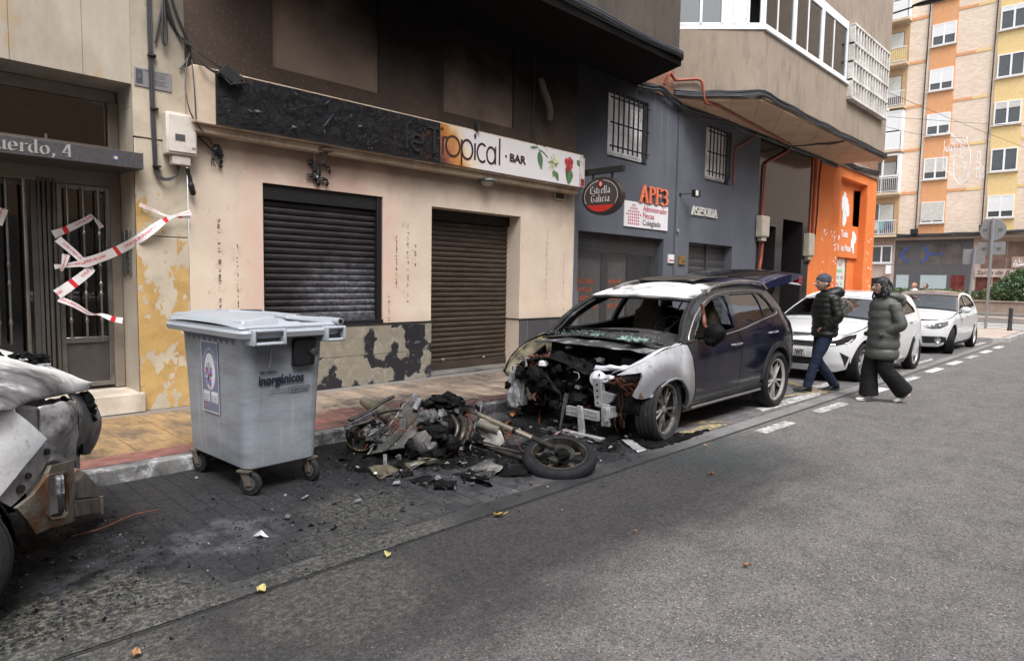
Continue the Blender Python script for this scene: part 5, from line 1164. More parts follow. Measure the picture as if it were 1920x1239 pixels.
bx('orange_column',M_fo,Fb,10.32,11.78,Z0-.1,24,XF-.03,XF+.2);bx('yellow_column',M_fy,Fb,6.62,8.15,Z0-.1,24,XF-.03,XF+.2)
# window: frame, two panes, rolling blind pulled to a given height
def fwin(y0,y1,z0,z1,blind,m=M_bl,dark=(.05,.055,.06),bars=True):
    t=.07;mb=MB()
    def b(a0,a1,c0,c1,d0,d1):mb.box(d0,d1,a0,a1,c0,c1)
    b(y0,y0+t,z0,z1,XF-.09,XF-.01);b(y1-t,y1,z0,z1,XF-.09,XF-.01);b(y0+t,y1-t,z0,z0+t,XF-.09,XF-.01);b(y0+t,y1-t,z1-t,z1,XF-.09,XF-.01)
    ym=(y0+y1)/2;b(ym-.05,ym+.05,z0+t,z1-t,XF-.085,XF-.01)
    o=mb.build('window',M_pvc,Fb,smooth=0)
    bx('pane',mat('far_pane',(.075,.08,.085),.08),o,y0+t,y1-t,z0+t,z1-t,XF-.05,XF-.031)
    if blind>0:bx('blind',m,o,y0+t*.5,y1-t*.5,z1-t*.5-(z1-z0-t)*blind,z1-t*.5,XF-.115 if blind>.9 else XF-.08,XF-.052)
    bx('sill',mat('far_sill',(.5,.47,.43),.7),o,y0-.08,y1+.08,z0-.09,z0-.001,XF-.17,XF-.031)
for k,(bo,m_)in enumerate(((.97,M_bl2),(.72,M_bl2),(.62,M_bl),(.7,M_bl),(.6,M_bl),(0,M_bl),(.3,M_bl))):fwin(10.38,11.72,Z0+.72+k*FL+.05,Z0+k*FL+2.15,bo*.95,m_)
for k,(bo,m_)in enumerate(((.72,M_bl),(0,M_bl),(.3,M_bl2),(0,M_bl),(.2,M_bl),(.4,M_bl))):fwin(6.7,8.07,Z0+.92+k*FL,Z0+k*FL+2.32,bo,m_)
# loggia column on the left, with railings
M_log=mat('loggia_dark',(.12,.11,.10),.7);M_rail=mat('rail_white',(.62,.62,.62),.5)
for k in range(6):
    zb=Z0+k*FL;ty=('laundry','glazed','closed','rail','yellow','closed')[k]
    lo=bx('loggia',mat('loggia_wall',(.42,.27,.14),.8),Fb,13.05,15.2,zb+.08,zb+2.62,XF-.008,XF+.005)
    if ty!='closed':
        bx('loggia_door',M_log,lo,13.35,14.9,zb+.1,zb+2.2,XF-.02,XF-.009);bx('blind',M_bl2,lo,13.4,14.2,zb+(.8 if ty!='glazed' else 1.3),zb+2.15,XF-.035,XF-.021);bx('door_frame',M_pvc,lo,14.22,14.3,zb+.1,zb+2.2,XF-.04,XF-.021)
    if ty in('closed','glazed'):
        mb=MB();mb.box(XF-.62,XF-.58,13.05,14.9,zb+1.1,zb+1.2);mb.box(XF-.62,XF-.58,13.05,14.9,zb+2.5,zb+2.62);mb.box(XF-.62,XF-.01,13.03,13.09,zb+.0,zb+2.62)
        for y_ in(13.1,14.0,14.82):mb.box(XF-.62,XF-.58,y_,y_+.07,zb+1.2,zb+2.5)
        mb.build('glazing_frame',M_pvc,lo,smooth=0)
        if ty=='closed':bx('blind',M_bl,lo,13.1,14.88,zb+1.3,zb+2.5,XF-.6,XF-.56);bx('parapet',M_bl,lo,13.05,14.9,zb+.05,zb+1.1,XF-.62,XF-.56)
    if ty!='closed':
        mb=MB();mb.box(XF-.66,XF-.63,13.0,14.95,zb+.98,zb+1.04);mb.box(XF-.66,XF-.63,13.0,14.95,zb+.1,zb+.14)
        for i in range(17):mb.box(XF-.655,XF-.635,13.02+i*.12,13.04+i*.12,zb+.14,zb+.98)
        mb.build('railing',M_rail,lo,smooth=0)
        if ty=='yellow':bx('parapet',mat('parapet_yellow',(.6,.42,.1),.7),lo,13.02,14.93,zb+.14,zb+.98,XF-.62,XF-.6)
    bx('slab',mat('far_slab',(.52,.42,.3),.8),lo,12.98,14.97,zb-.12,zb+.04,XF-.7,XF-.021)
lau=bx('laundry',mat('laundry_blue',(.05,.08,.2),.8,var=.8,scale=6),None,13.3,13.75,Z0+.35,Z0+.95,XF-.58,XF-.55);tag(lau,'dark blue laundry drying behind the lowest balcony railing of the brick block','laundry')
lau=bx('laundry',mat('laundry_teal',(.1,.33,.33),.8,var=.5,scale=6),None,13.78,14.1,Z0+.35,Z0+.95,XF-.58,XF-.55);tag(lau,'teal and white laundry drying beside dark laundry on the lowest balcony','laundry')
lau=bx('laundry',mat('laundry_white',(.5,.52,.55),.8),None,14.15,14.45,Z0+.4,Z0+.95,XF-.58,XF-.55);tag(lau,'pale sheet drying on the lowest balcony next to the railing end','laundry')
# street level shops
bx('shop_slab',mat('slab_brown',(.16,.12,.09),.8),Fb,3,15.2,4.62,4.86,XF-.45,XF+.3)
M_fg=mat('shop_dark_grey',(.075,.075,.08),.5);M_fpk=mat('far_pink_stone',(.40,.31,.27),.7)
bx('wall',M_fpk,Fb,13.13,17,.1,4.62,XF,XF+.3);bx('wall',M_fg,Fb,8.66,13.12,.1,4.62,XF-.02,XF+.3);bx('wall',M_fpk,Fb,2,8.65,.1,4.62,XF,XF+.3)
M_mg=mat('mezz_glass',(.10,.095,.09),.12,var=.5,scale=1.2);M_lb=mat('curtain_pale',(.33,.40,.42),.5,var=.08)
for y0,y1,z0,z1,m_ in((12.28,13.05,3.0,4.32,M_mg),(9.2,11.55,3.0,4.32,M_mg),(12.2,12.95,.45,2.28,M_lb),(10.0,11.5,.45,2.28,M_lb),(9.0,9.75,.2,2.28,mat('door_red',(.12,.03,.03),.2,var=.6,scale=3))):bx('shop_window',m_,Fb,y0,y1,z0,z1,XF-.035,XF-.021)
bx('window_bar',M_fg,Fb,10.32,10.38,3.0,4.32,XF-.05,XF-.036)
bl=MB()
for s_,cyy in((1,12.32),(-1,11.48)):
    y2=cyy
    for a,b in(((0,.62),(.62,0)),((0,-.62),(.62,0))):
        pass
    bl.ribbon([(0,.55),(-.0+.42,0),(0,-.55)],.17,(XF-.04,cyy,3.66),Vector((0,s_,0)),Z,.004 if s_<0 else-.004)
bl.build('blue_diamond',mat('logo_blue',(.035,.08,.26),.4),Fb,smooth=0)
mb=MB();put_text(mb,'Lexa',.36,(XF-.045,10.95,3.6),-Y,Z,shear=.15,bold=.01,width=.72);mb.build('lettering',mat('logo_blue',(.035,.08,.26),.4),Fb,smooth=0)
for y0,y1,z0,z1 in((6.9,8.2,3.35,4.4),(5.5,6.85,3.35,4.4),(4.1,5.45,3.35,4.4),(6.9,8.2,2.75,3.3),(5.5,6.85,2.75,3.3)):bx('shop_window',mat('salon_glass',(.16,.11,.09),.15,var=.4,scale=1.5),Fb,y0,y1,z0,z1,XF-.03,XF-.001)
sl2=bx('salon_fascia',mat('salon_pink',(.42,.33,.29),.6),Fb,4,8.45,2.20,2.68,XF-.12,XF-.001)
mb=MB();put_text(mb,'Salón de Belleza',.42,(XF-.125,8.35,2.33),-Y,Z,shear=.35,bold=.004,width=2.55);mb.build('lettering',mat('ink_brown',(.04,.025,.02),.5),sl2,smooth=0)
ls_=bx('logo_board',mat('board_brown',(.30,.22,.18),.6),sl2,5.6,6.6,2.75,3.45,XF-.15,XF-.121)
mb=MB()
for i,st in enumerate(([(0,0),(.1,.35),(.16,.1),(.28,.45),(.3,.15),(.42,.3)],[(.05,-.05),(.5,.05),(.6,.25),(.55,.4)],[(.0,.1),(.3,.05),(.55,.15)])):mb.ribbon(st,.05,(XF-.155,6.5,2.9),-Y,Z,.003,.001*i)
mb.build('logo_scribble',mat('sign_white',(.75,.75,.78),.6),ls_,smooth=0)
for y0,y1 in((7.6,8.4),(6.6,7.5),(5.4,6.5),(4.2,5.3)):bx('shop_window',mat('salon_low',(.09,.035,.03),.2,var=.6,scale=2),Fb,y0,y1,.3,2.15,XF-.03,XF-.001)
fwin(13.3,14.6,3.1,4.3,.0)
bx('shop_door',M_dark,Fb,13.4,15.2,.1,2.05,XF-.03,XF-.001)
def lampbox(label,y,z):o=bx('floodlight',M_blk,None,y-.2,y+.2,z,z+.32,XF-.8,XF-.5);tag(o,label,'lamp')
lampbox('black floodlight on the ledge over the dark grey shop across the crossing',11.9,5.0);lampbox('black floodlight on the ledge behind the round traffic sign',8.1,5.1)
o=bx('junction_box',M_pvc,None,7.4,7.65,5.05,5.5,XF-.3,XF-.05);tag(o,'white box on the ledge right of the black floodlight','box')
o=bx('junction_box',M_pvc,None,13.28,13.6,2.35,2.95,XF-.2,XF-.002);tag(o,'white box on the pink stone wall left of the dark grey shop','box')
for y_,lb in((11.96,'long black downpipe on the brick block left of the orange window column'),(8.28,'long black downpipe on the brick block left of the yellow window column')):
    mb=MB();mb.tube([(XF-.07,y_,5.0),(XF-.07,y_+.02,14),(XF-.07,y_-.05,24)],.035,6);tag(mb.build('downpipe',M_cab),lb,'pipe')
bundle('dark cables running along the ledge over the far shops',[(XF-.5,15,4.95),(XF-.5,11.5,4.92),(XF-.5,8,4.95),(XF-.5,3.5,5.0)],10,.08,(.02,.035),seed=8)
sv=thing('side_building','tan rendered houses beyond the corner further down the street','building',(70,20,0))
mb=MB();mb.box(XF+.3,75,15.2,60,0,24);mb.build('wall',M_conc,sv,smooth=0)
# ---- planter, hedge, poles, bollard
pl=thing('planter','long low brown stone planter across the crossing carrying the hedge','planter',(40.5,4,0))
mb=MB();mb.box(40,41.6,-6,13,.1,.80);mb.box(39.95,41.65,-6,13,.80,.88);mb.build('wall',mat('planter_stone',(.30,.225,.18),.8,var=.2,scale=2),pl,bevel=.02)
mb=MB();mb.box(39.5,40.0,-6,13,.0,.30);mb.build('bench_step',mat('planter_base',(.2,.19,.18),.8),pl,bevel=.02)
def foliage(name,label,c,fn,n,size,m,seed=1,par=None):
    q=random.Random(seed);mb=MB()
    for k in range(n):
        p_,s_=fn(q);d=Vector((q.gauss(0,1),q.gauss(0,1),q.gauss(0,.7))).normalized();u,v_=basis(d);a=q.uniform(0,2*pi);u,v_=u*cos(a)+v_*sin(a),v_*cos(a)-u*sin(a)
        L_=size*q.uniform(.6,1.3)*s_;mb.m(q.choice((0,0,1,2))).add([p_-v_*L_*.3,p_+u*L_,p_+v_*L_*.3,p_-u*L_*.9],[(0,1,2,3)])
    return tag(mb.build(name,m,par,smooth=0),label,c)
ML=[mat('leaf_mid',(.045,.085,.025),.55,var=.3),mat('leaf_dark',(.018,.038,.014),.55),mat('leaf_light',(.13,.17,.05),.55)]
def hedge(q):
    y=q.uniform(-5.5,12.9);h=.55+.18*mn.noise(Vector((y*.8,3,0)))+.1*mn.noise(Vector((y*3,1,0)));z=.85+h*q.random()**.7;return Vector((40.0+q.random()**1.6*1.5+.12*mn.noise(Vector((y*2,z*3,0))),y,z)),1
foliage('hedge','long clipped green hedge growing in the stone planter across the crossing','hedge',hedge,15000,.075,ML,3)
bc=[(Vector((40.7,4.9,1.5)),.85),(Vector((40.8,5.4,1.35)),.7),(Vector((40.7,4.2,1.35)),.75),(Vector((40.7,4.8,2.0)),.5),(Vector((40.8,3.2,1.3)),.7)]
def bush(q):
    c,r_=q.choice(bc);d=Vector((q.gauss(0,1),q.gauss(0,1),q.gauss(0,1))).normalized();k=r_*(.55+.5*q.random())*(1+.25*mn.noise(d*3));p_=c+d*k;p_.z=max(.9,p_.z);return p_,1
ML2=[mat('bush_mid',(.055,.115,.045),.5,var=.3),mat('leaf_dark',(.018,.038,.014),.55),mat('bush_light',(.16,.24,.11),.5)]
bt=thing('shrub','tall feathery green shrub rising over the hedge at the right edge','shrub',(40.7,4.8,.9));foliage('leaves',None,None,bush,9000,.085,ML2,5,bt)
mb=MB()
for c,r_ in bc:mb.tube([(40.8,4.6,.85),tuple(c)],[.05,.015],6)
mb.build('stem',mat('stem_brown',(.06,.045,.03),.8),bt)
M_gal=mat('galvanised_pole',(.27,.28,.30),.45,.35,var=.06)
def sign_back(par,y,z,shape,x,rs=.37):
    mb=MB()
    if shape=='round':mb.poly([(rs*cos(k*pi/18),rs*sin(k*pi/18))for k in range(36)],(x+.02,y,z),-Y,Z,.012)
    else:
        w_,h_=shape;c_=.05;pts=[]
        for cx,cz,a in((w_/2-c_,h_/2-c_,0),(-w_/2+c_,h_/2-c_,90),(-w_/2+c_,-h_/2+c_,180),(w_/2-c_,-h_/2+c_,270)):pts+=[(cx+c_*cos(radians(a+t)),cz+c_*sin(radians(a+t)))for t in(0,30,60,90)]
        mb.poly(pts,(x+.02,y,z),-Y,Z,.012)
    return mb.build('sign_panel',mat('sign_back_grey',(.25,.26,.27),.5,.2,var=.06),par,bevel=.004)
s1=thing('traffic_sign','tall grey pole with the backs of a round and a square traffic sign','sign',(27.8,4.2,.115))
mb=MB();mb.box(27.76,27.84,4.16,4.24,.115,3.92);mb.build('pole',M_gal,s1,bevel=.012)
a=sign_back(s1,4.2,3.52,'round',27.85,.38);b=sign_back(s1,4.2,2.88,(.78,.44),27.85)
for par_,z,ys in((a,3.52,(4.42,3.98)),(b,2.88,(4.42,4.0))):
    for y_ in ys:bx('stamp',mat('stamp_green',(.09,.15,.12),.5),par_,y_-.06,y_+.06,z-.04,z+.04,27.845,27.849)
s2_=thing('traffic_sign','leaning grey pole with the pale back of a rectangular sign behind the tall one','sign',(34,5.8,.0))
mb=MB();mb.tube([(34,5.84,0),(34,5.7,3.2)],.055,10);mb.build('pole',M_gal,s2_)
sp_=sign_back(s2_,5.74,2.84,(.80,.64),34.06)
M_bol=mat('bollard_iron',(.045,.047,.05),.5,.3)
bo_=thing('bollard','dark iron bollard standing on the corner pavement right of the tall sign pole','bollard',(27.3,3.46,.115))
mb=MB();mb.lathe([(0,0),(.075,0),(.075,.06),(.062,.09),(.058,.68),(.066,.70),(.066,.73),(.05,.76),(0,.775)],(27.3,3.46,.115),Z,20);mb.build('post',M_bol,bo_)
# lamp over the street, catenary wires and a christmas decoration
lm=thing('street_lamp','dark street lamp head on a long arm at the top right','lamp',(26,7.4,10.9));mb=MB();mb.tube([(25.9,7.5,10.9),(26,6.6,11.02)],.03,8);mb.build('arm',M_blk,lm)
mb=MB();mb.ball((26,6.05,11.06),(.16,.62,.07),16,8);mb.build('lamp_head',M_blk,lm)
wr=MB()
for a,b in(((26,7.4,7.5),(51,-3,9.6)),((26,7.4,8.4),(51,3,8.3)),((26,7.4,7.2),(35,6.5,8.1))):wr.tube(sag(a,b,.15),.008,5)
tag(wr.build('overhead_wire',M_cab2),'thin wires strung across the side street carrying the festive ornament','wire')
xm=thing('festive_ornament','white wire christmas light ornament hanging on cables across the side street','decoration',(35,6.6,6.2));mb=MB()
def rop(pts,r=.022):mb.tube([(35,6.55-a,7.2+b)for a,b in pts],r,5)
rop([(.32*cos(t)-.05,.95*sin(t)-.15)for t in[k*pi/14 for k in range(29)]],.016)
rop([(-.75,.9),(-.75,-.5)],.012);rop([(-.7,1.3),(-.1,.7)],.012);rop([(-.75,-.3),(-.2,-.9)],.012)
rr=random.Random(6)
for k in range(26):
    cx,cz=rr.choice(((-.5,.45),(-.45,-.1),(0,.2),(.05,-.5),(.55,.15),(.6,-.55),(-.1,.6)));cx+=rr.uniform(-.12,.12);cz+=rr.uniform(-.25,.25);a0=rr.uniform(0,360)
    rop(arc(cx,cz,.09,.17,a0,a0+200,7),.013)
rop([(.28,-.7),(.2,-1.0),(.05,-1.1)],.03)
mb.build('tube_light',mat('tube_white',(.8,.8,.8),.4),xm)
# ================================================================ CARS
class Car:
    """body surface: plan outline rounded at both ends, half width by height, upper edge curve by side view"""
    def __init__(s,yc,w0,xf,x0f,nf,xr,x0r,nr,edge,bx,cz,dz=None,kp=2.2):
        s.yc,s.w0,s.xf,s.x0f,s.nf,s.xr,s.x0r,s.nr,s.bx,s.cz,s.dz,s.kp=yc,w0,xf,x0f,nf,xr,x0r,nr,bx,cz,dz,kp
        s.edge=cat(edge,8);s.n=len(edge)-1
    def hw(s,x,z):
        zz=z-(itp(s.dz,x)*min(1,max(0,(z-.6)/.3))if s.dz else 0);w_=itp(s.w0,zz)
        if x<s.x0f:
            t=min(.9995,(s.x0f-x)/max(.05,s.x0f-itp(s.xf,z)));w_*=(1-t**s.nf)**(1/s.nf)
        if x>s.x0r:
            t=min(.9995,(x-s.x0r)/max(.05,itp(s.xr,z)-s.x0r));w_*=(1-t**s.nr)**(1/s.nr)
        return w_
    def S(s,sg):return lambda x,z:Vector((x,s.yc+sg*s.hw(x,z),z))
    def _pt(s,q,z,x0,L,n,d):
        w_=itp(s.w0,z)
        if abs(q)>=1:return Vector((x0-d*(abs(q)-1),s.yc+(1 if q>0 else-1)*w_,z))
        t=q*pi/2;return Vector((x0+d*L*abs(cos(t))**(2/n),s.yc+(1 if q>0 else-1)*w_*abs(sin(t))**(2/n),z))
    def F(s,q,z):return s._pt(q,z,s.x0f,s.x0f-itp(s.xf,z),s.nf,-1)
    def Rr(s,q,z):return s._pt(q,z,s.x0r,itp(s.xr,z)-s.x0r,s.nr,1)
    def sy(s,y,z):
        k=min(.999,abs(y)/itp(s.w0,z));return(1 if y>0 else-1)*math.asin(k**(s.nf/2))/(pi/2)
    def sx(s,x,z,sg=-1):
        if x>=s.x0f:return sg*(1+x-s.x0f)
        k=min(.999,(s.x0f-x)/(s.x0f-itp(s.xf,z)));return sg*math.acos(k**(s.nf/2))/(pi/2)
    def ry(s,y,z):
        k=min(.999,abs(y)/itp(s.w0,z));return(1 if y>0 else-1)*math.asin(k**(s.nr/2))/(pi/2)
    def rx(s,x,z,sg=-1):
        if x<=s.x0r:return sg*(1+s.x0r-x)
        k=min(.999,(x-s.x0r)/(itp(s.xr,z)-s.x0r));return sg*math.acos(k**(s.nr/2))/(pi/2)
    def E(s,u):
        t=max(0,min(.99999,u/s.n))*(len(s.edge)-1);i=int(t);return s.edge[i].lerp(s.edge[min(i+1,len(s.edge)-1)],t-i)
    def T(s,yn,u):
        e=s.E(u);w_=s.hw(e.x,e.y);k=1-abs(yn)**s.kp
        return Vector((e.x-itp(s.bx,u)*(1-yn*yn),s.yc+yn*w_,e.y+itp(s.cz,u)*k))
def arcp(cx,cz,r,a0,a1,n=14):return[(cx+r*cos(radians(a0+(a1-a0)*i/n)),cz+r*sin(radians(a0+(a1-a0)*i/n)))for i in range(n+1)]
def pan(name,m,par,poly,fn,res=.06,local=False,smooth=50,bevel=0,**k):
    mb=MB();panel(mb,poly,fn,res,**k);return mb.build(name,m,par,local=local,smooth=smooth)
def m_rubber(name,c=(.017,.017,.018),dirt=(.06,.055,.05)):return mat(name,c,.75,var=.25,scale=20,dirt=dirt,dscale=8,da=(.55,.75),bump=.2,bs=80,spec=.22)
M_tyre=m_rubber('tyre_rubber');M_tyb=m_rubber('burnt_rubber',(.022,.022,.024),(.085,.083,.08))
def wheel(par,c,sg,r,rr_,wd,mt,mr,ns=5,turn=0.0,local=False,flat=0.0,style='twin',tilt=0.0):
    """tyre with tread grooves, rim with spokes; sg = outward side"""
    c=Vector(c);A_=Vector((sin(turn)*sg*-1,cos(turn)*sg,0));st=0;mb=MB()
    h=wd/2;pr=[(rr_,-h*.7),(rr_+.012,-h*.9),((r+rr_)/2,-h*1.04),(r-.03,-h*.96),(r-.008,-h*.8)]
    for k in range(4):y=-h*.62+k*h*.41;pr+=[(r,y-h*.14),(r,y+h*.14),(r-.008,y+h*.15),(r-.008,y+h*.25)]
    pr+=[(r-.008,h*.8),(r-.03,h*.96),((r+rr_)/2,h*1.04),(rr_+.018,h*.92),(rr_,h*.78),(rr_-.012,h*.6)]
    mb.lathe(pr,c,A_,56)
    if flat:
        zf=c.z-r+flat;bz=c.z-r*.55
        for i,v in enumerate(mb.v):
            if v[2]<zf:mb.v[i]=(v[0],v[1]+(zf-v[2])*(.35 if(v[1]-c.y)*sg>0 else-.2)*sg,zf-.004*((i*7)%5)/5)
    tw=mb.build('wheel',mt,par,local=local,smooth=35)
    mb=MB();o=c+A_*h*.62
    mb.lathe([(rr_-.004,h*.0),(rr_-.004,h*.10),(rr_+.004,h*.16),(rr_-.008,h*.2),(rr_-.02,h*.14),(rr_-.024,-.1*h)],o,A_,48);bl_=MB();bl_.lathe([(rr_-.004,-h*1.2),(rr_-.012,0),(rr_-.024,-.11*h),(rr_-.03,-h*1.2)],o,A_,40);bl_.build('rim_barrel',mat('barrel_dark',(.02,.019,.018),.6,.3),tw,local=local)
    ring=mb
    u,v_=basis(A_)
    hb=.045
    ring.lathe([(0,.012),(hb*.7,.012),(hb,.0),(hb,-.05),(0,-.05)],o-A_*.005,A_,20)
    for k in range(ns):
        a=2*pi*k/ns+.3
        offs=((-.19,-.02),(.19,.02))if style=='twin' else((0,0),)
        for d_,e_ in offs:
            i0=(u*cos(a+e_*3)+v_*sin(a+e_*3))*hb*.8;i1=(u*cos(a+d_)+v_*sin(a+d_))*(rr_-.012)
            t_=(i1-i0).cross(A_).normalized();w0,w1=(.009,.015)if style=='twin' else(.028,.045)
            P=[o+i0-t_*w0-A_*.012,o+i0+t_*w0-A_*.012,o+i1+t_*w1-A_*.02,o+i1-t_*w1-A_*.02]
            ring.hexa([p-A_*.022 for p in P],P)
            ring.add([P[0],P[1],o+i0*1.1+A_*.002,P[2],P[3],o+i1*.98-A_*.014],[(0,2,5,4),(2,1,3,5)])
    ring.build('rim',mr,tw,local=False if not local else True,smooth=30)
    mb=MB();mb.lathe([(0,-.05),(rr_*.78,-.05),(rr_*.78,-.062),(0,-.062)],o,A_,28);mb.build('brake_disc',mat('brake_rust',(.03,.025,.022),.5,.7),tw,local=local)
    return tw
def fixsub(o):
    pass
M_rimw=mat('alloy_rim',(.55,.55,.57),.28,.7,var=.08);M_rimb=mat('sooty_alloy',(.30,.29,.27),.35,.7,var=.4,scale=12,dirt=(.03,.028,.025),dscale=9,da=(.47,.62))
# ---------------------------------------------------------------- the burnt SUV
def m_navy():
    g=G('navy_paint_smoked');p=g.pos();x,y,z=g.xyz(p)
    cc=g.mix(g.mr(g.noise(p,2,5),.4,.7),(.0018,.0026,.0105),(.0032,.0042,.0150))
    n1=g.noise(g.mapv(p,(1,1,.6)),3.5,7,.65)
    f=g.mr(g.ma('SUBTRACT',g.ma('ADD',x,g.ma('MULTIPLY',n1,.5)),g.mr(z,.3,1.2,.0,.35)),5.95,6.35,1,0,True)
    f=mx(g,f,g.ma('MULTIPLY',g.mr(z,1.30,1.36),g.mr(x,7.3,8.2,1,.25)))
    cc=g.mix(f,cc,g.ramp(n1,[(.35,(.018,.018,.020)),(.65,(.042,.040,.041))]))
    dust=g.mr(g.noise(p,5,8,.7),.5,.75,0,.12);cc=g.mix(dust,cc,(.12,.10,.09))
    g.bump(g.ma('MULTIPLY',g.noise(p,40,5),f),.3,.004)
    return g.end(cc,g.ma('ADD',g.ma('MULTIPLY',f,.4),g.mr(dust,0,.3,.14,.35)),.0,g.ma('MULTIPLY',g.ma('SUBTRACT',1.0,f),.55),spec=.25)
def m_ash():
    g=G('burnt_white_metal');p=g.pos();x,y,z=g.xyz(p);n1=g.noise(g.mapv(p,(1,1,.5)),4,8,.7)
    cc=g.ramp(n1,[(.28,(.27,.275,.30)),(.5,(.45,.46,.49)),(.7,(.58,.58,.60))])
    d=g.vor(p,6.0,'F1','Distance');nd=g.n('ShaderNodeVectorMath',operation='DISTANCE');g.put(nd.inputs[0],p);nd.inputs[1].default_value=(5.53,3.35,.28)
    ring=g.mr(nd.outputs['Value'],.40,.56,1,0,True);cc=g.mix(g.ma('MULTIPLY',ring,.8),cc,(.13,.13,.14))
    rear=g.mr(g.ma('ADD',x,g.ma('MULTIPLY',n1,.15)),5.94,6.1,0,.8);cc=g.mix(rear,cc,(.16,.15,.15))
    cc=g.mix(g.mr(g.noise(p,13,8,.75),.56,.66,0,.55),cc,(.15,.14,.145))
    g.bump(g.noise(p,45,7,.7),.35,.006);return g.end(cc,.62,.1,spec=.3)
def m_roofs():
    g=G('burnt_roof');p=g.pos();x,y,z=g.xyz(p);n1=g.noise(p,3.2,7,.62)
    f=g.mr(g.ma('ADD',x,g.ma('ADD',g.ma('MULTIPLY',n1,.55),g.ma('MULTIPLY',y,-.12))),6.75,6.98,1,0,True)
    f=g.ma('MULTIPLY',f,g.mr(g.ma('ADD',y,g.ma('MULTIPLY',n1,.5)),3.78,4.0,0,1,True))
    wt=g.ramp(g.noise(p,6,8,.7),[(.36,(.28,.28,.29)),(.52,(.60,.60,.61))])
    cc=g.mix(f,g.ramp(n1,[(.35,(.028,.027,.028)),(.65,(.06,.057,.057))]),wt)
    g.bump(g.noise(p,40,6),.3,.005);return g.end(cc,.6,.1,spec=.3)
M_navy,M_ash,M_brf=m_navy(),m_ash(),m_roofs()
M_sootm=mat('sooted_metal',(.016,.016,.017),.8,.2,var=.4,scale=9,dirt=(.15,.15,.16),dscale=5,da=(.6,.72),bump=.5,bs=50)
M_char=mat('charred_black',(.0038,.0038,.0042),.7,var=.5,scale=15,bump=1.0,bs=55,dirt=(.024,.024,.027),dscale=18,da=(.56,.68),spec=.12)
M_alu=mat('scorched_aluminium',(.36,.365,.38),.5,.45,var=.25,scale=14,dirt=(.08,.08,.08),dscale=9,da=(.58,.7))
M_cop=mat('burnt_copper_wire',(.11,.035,.018),.6,.3,var=.5,scale=20)
M_chr=mat('chrome_strip',(.62,.60,.56),.25,.9,dirt=(.2,.16,.12),dscale=6)
M_trim=mat('black_trim',(.014,.014,.016),.55,var=.2,dirt=(.05,.045,.04),dscale=4)
U=thing('burnt_car','dark blue SUV with burnt out white front, missing bonnet and raised tailgate','car',(6.9,4.24,0))
W0=[(.18,.80),(.30,.865),(.45,.905),(.62,.92),(.78,.918),(.90,.895),(.96,.868),(1.1,.81),(1.25,.735),(1.35,.672),(1.45,.60),(1.52,.52)]
suv=Car(4.24,W0,[(.2,4.98),(.5,4.92),(.7,4.90),(.85,5.05),(1.0,5.3)],5.5,2.8,[(.2,9.0),(.5,9.12),(.9,9.08),(1.05,9.0),(1.2,8.8),(1.5,8.5)],8.2,3.2,
    [(5.05,.71),(5.45,.885),(5.85,.93),(6.02,1.10),(6.21,1.235),(6.43,1.345),(6.72,1.42),(7.1,1.475),(7.6,1.51),(7.95,1.505),(8.22,1.465)],
    [(0,.12),(2,.2),(6,.10),(10,0)],[(0,.06),(2,.08),(5,.025),(6,.06),(7,.075),(8,.07),(10,.04)],[(5.5,0),(6.2,.0),(7.2,.06),(8.4,.14),(9.0,.14)])
fa=arcp(5.53,.29,.385,183,-2,16)
# front wing, near side: outline in side view with headlamp notch and wheel arch
wing=[(5.02,.67),(5.08,.685),(5.18,.70),(5.19,.66),(5.168,.57),(5.14,.51),(5.135,.47),(5.16,.452),(5.21,.445),(5.29,.455),(5.36,.50),(5.434,.548),(5.56,.592),(5.682,.605),(5.80,.58),(5.881,.526),(5.96,.455),(6.013,.38),(6.04,.30),(6.05,.25),(6.12,.25),(6.125,.40),(6.065,.62),(6.015,.79),(5.945,.915),(5.85,.925),(5.68,.915),(5.44,.880),(5.2,.80),(5.05,.705)]
wn=pan('front_wing',M_ash,U,wing,suv.S(-1),.045,thick=.03,sgn=1)
mb=MB();pts=[suv.S(-1)(x,z)+Vector((0,-.006,0))for x,z in wing[9:20]];mb.tube(pts,.013,6);mb.build('arch_lip',M_ash,wn)
# top flange of the wing running into the bay
mb=MB()
def flange(u,v):
    p=suv.edge and suv.E(u*2.05);q=suv.S(-1)(p.x,p.y);return q+Vector((.0,v*.13,.012-v*v*.05+.004*mn.noise(q*20)))
mb.grid(flange,24,4);mb.build('wing_flange',M_ash,wn,solid=.006)
# doors
MIDX=7.195
d1=[(6.135,.27),(7.085,.325),(7.10,.57),(7.125,.89),(7.09,.99),(6.7,.965),(6.2,.945),(5.96,.922),(6.03,.79),(6.08,.63),(6.14,.41)]
fd=pan('front_door',M_navy,U,d1,suv.S(-1),.05,thick=.03)
ra=arcp(8.165,.37,.455,178,2,20)
d2=[(7.095,.325),(7.70,.36),(7.71,.40)]+[(x,z)for x,z in arcp(8.165,.37,.47,172,112,8)]+[(8.02,.95),(8.05,1.13),(7.6,1.07),(7.10,.992),(7.135,.89),(7.11,.57)]
rd=pan('rear_door',M_navy,U,d2,suv.S(-1),.05,thick=.03)
d3=[(8.0,.808)]+[(x,z)for x,z in arcp(8.165,.37,.47,110,22,9)]+[(8.9,.50),(9.0,.55),(9.02,.85),(8.95,1.0),(8.78,1.12),(8.48,1.185),(8.32,1.21),(8.2,1.165),(8.06,1.135),(8.03,.95)]
qp=pan('rear_quarter',M_navy,U,d3,suv.S(-1),.05,thick=.03)
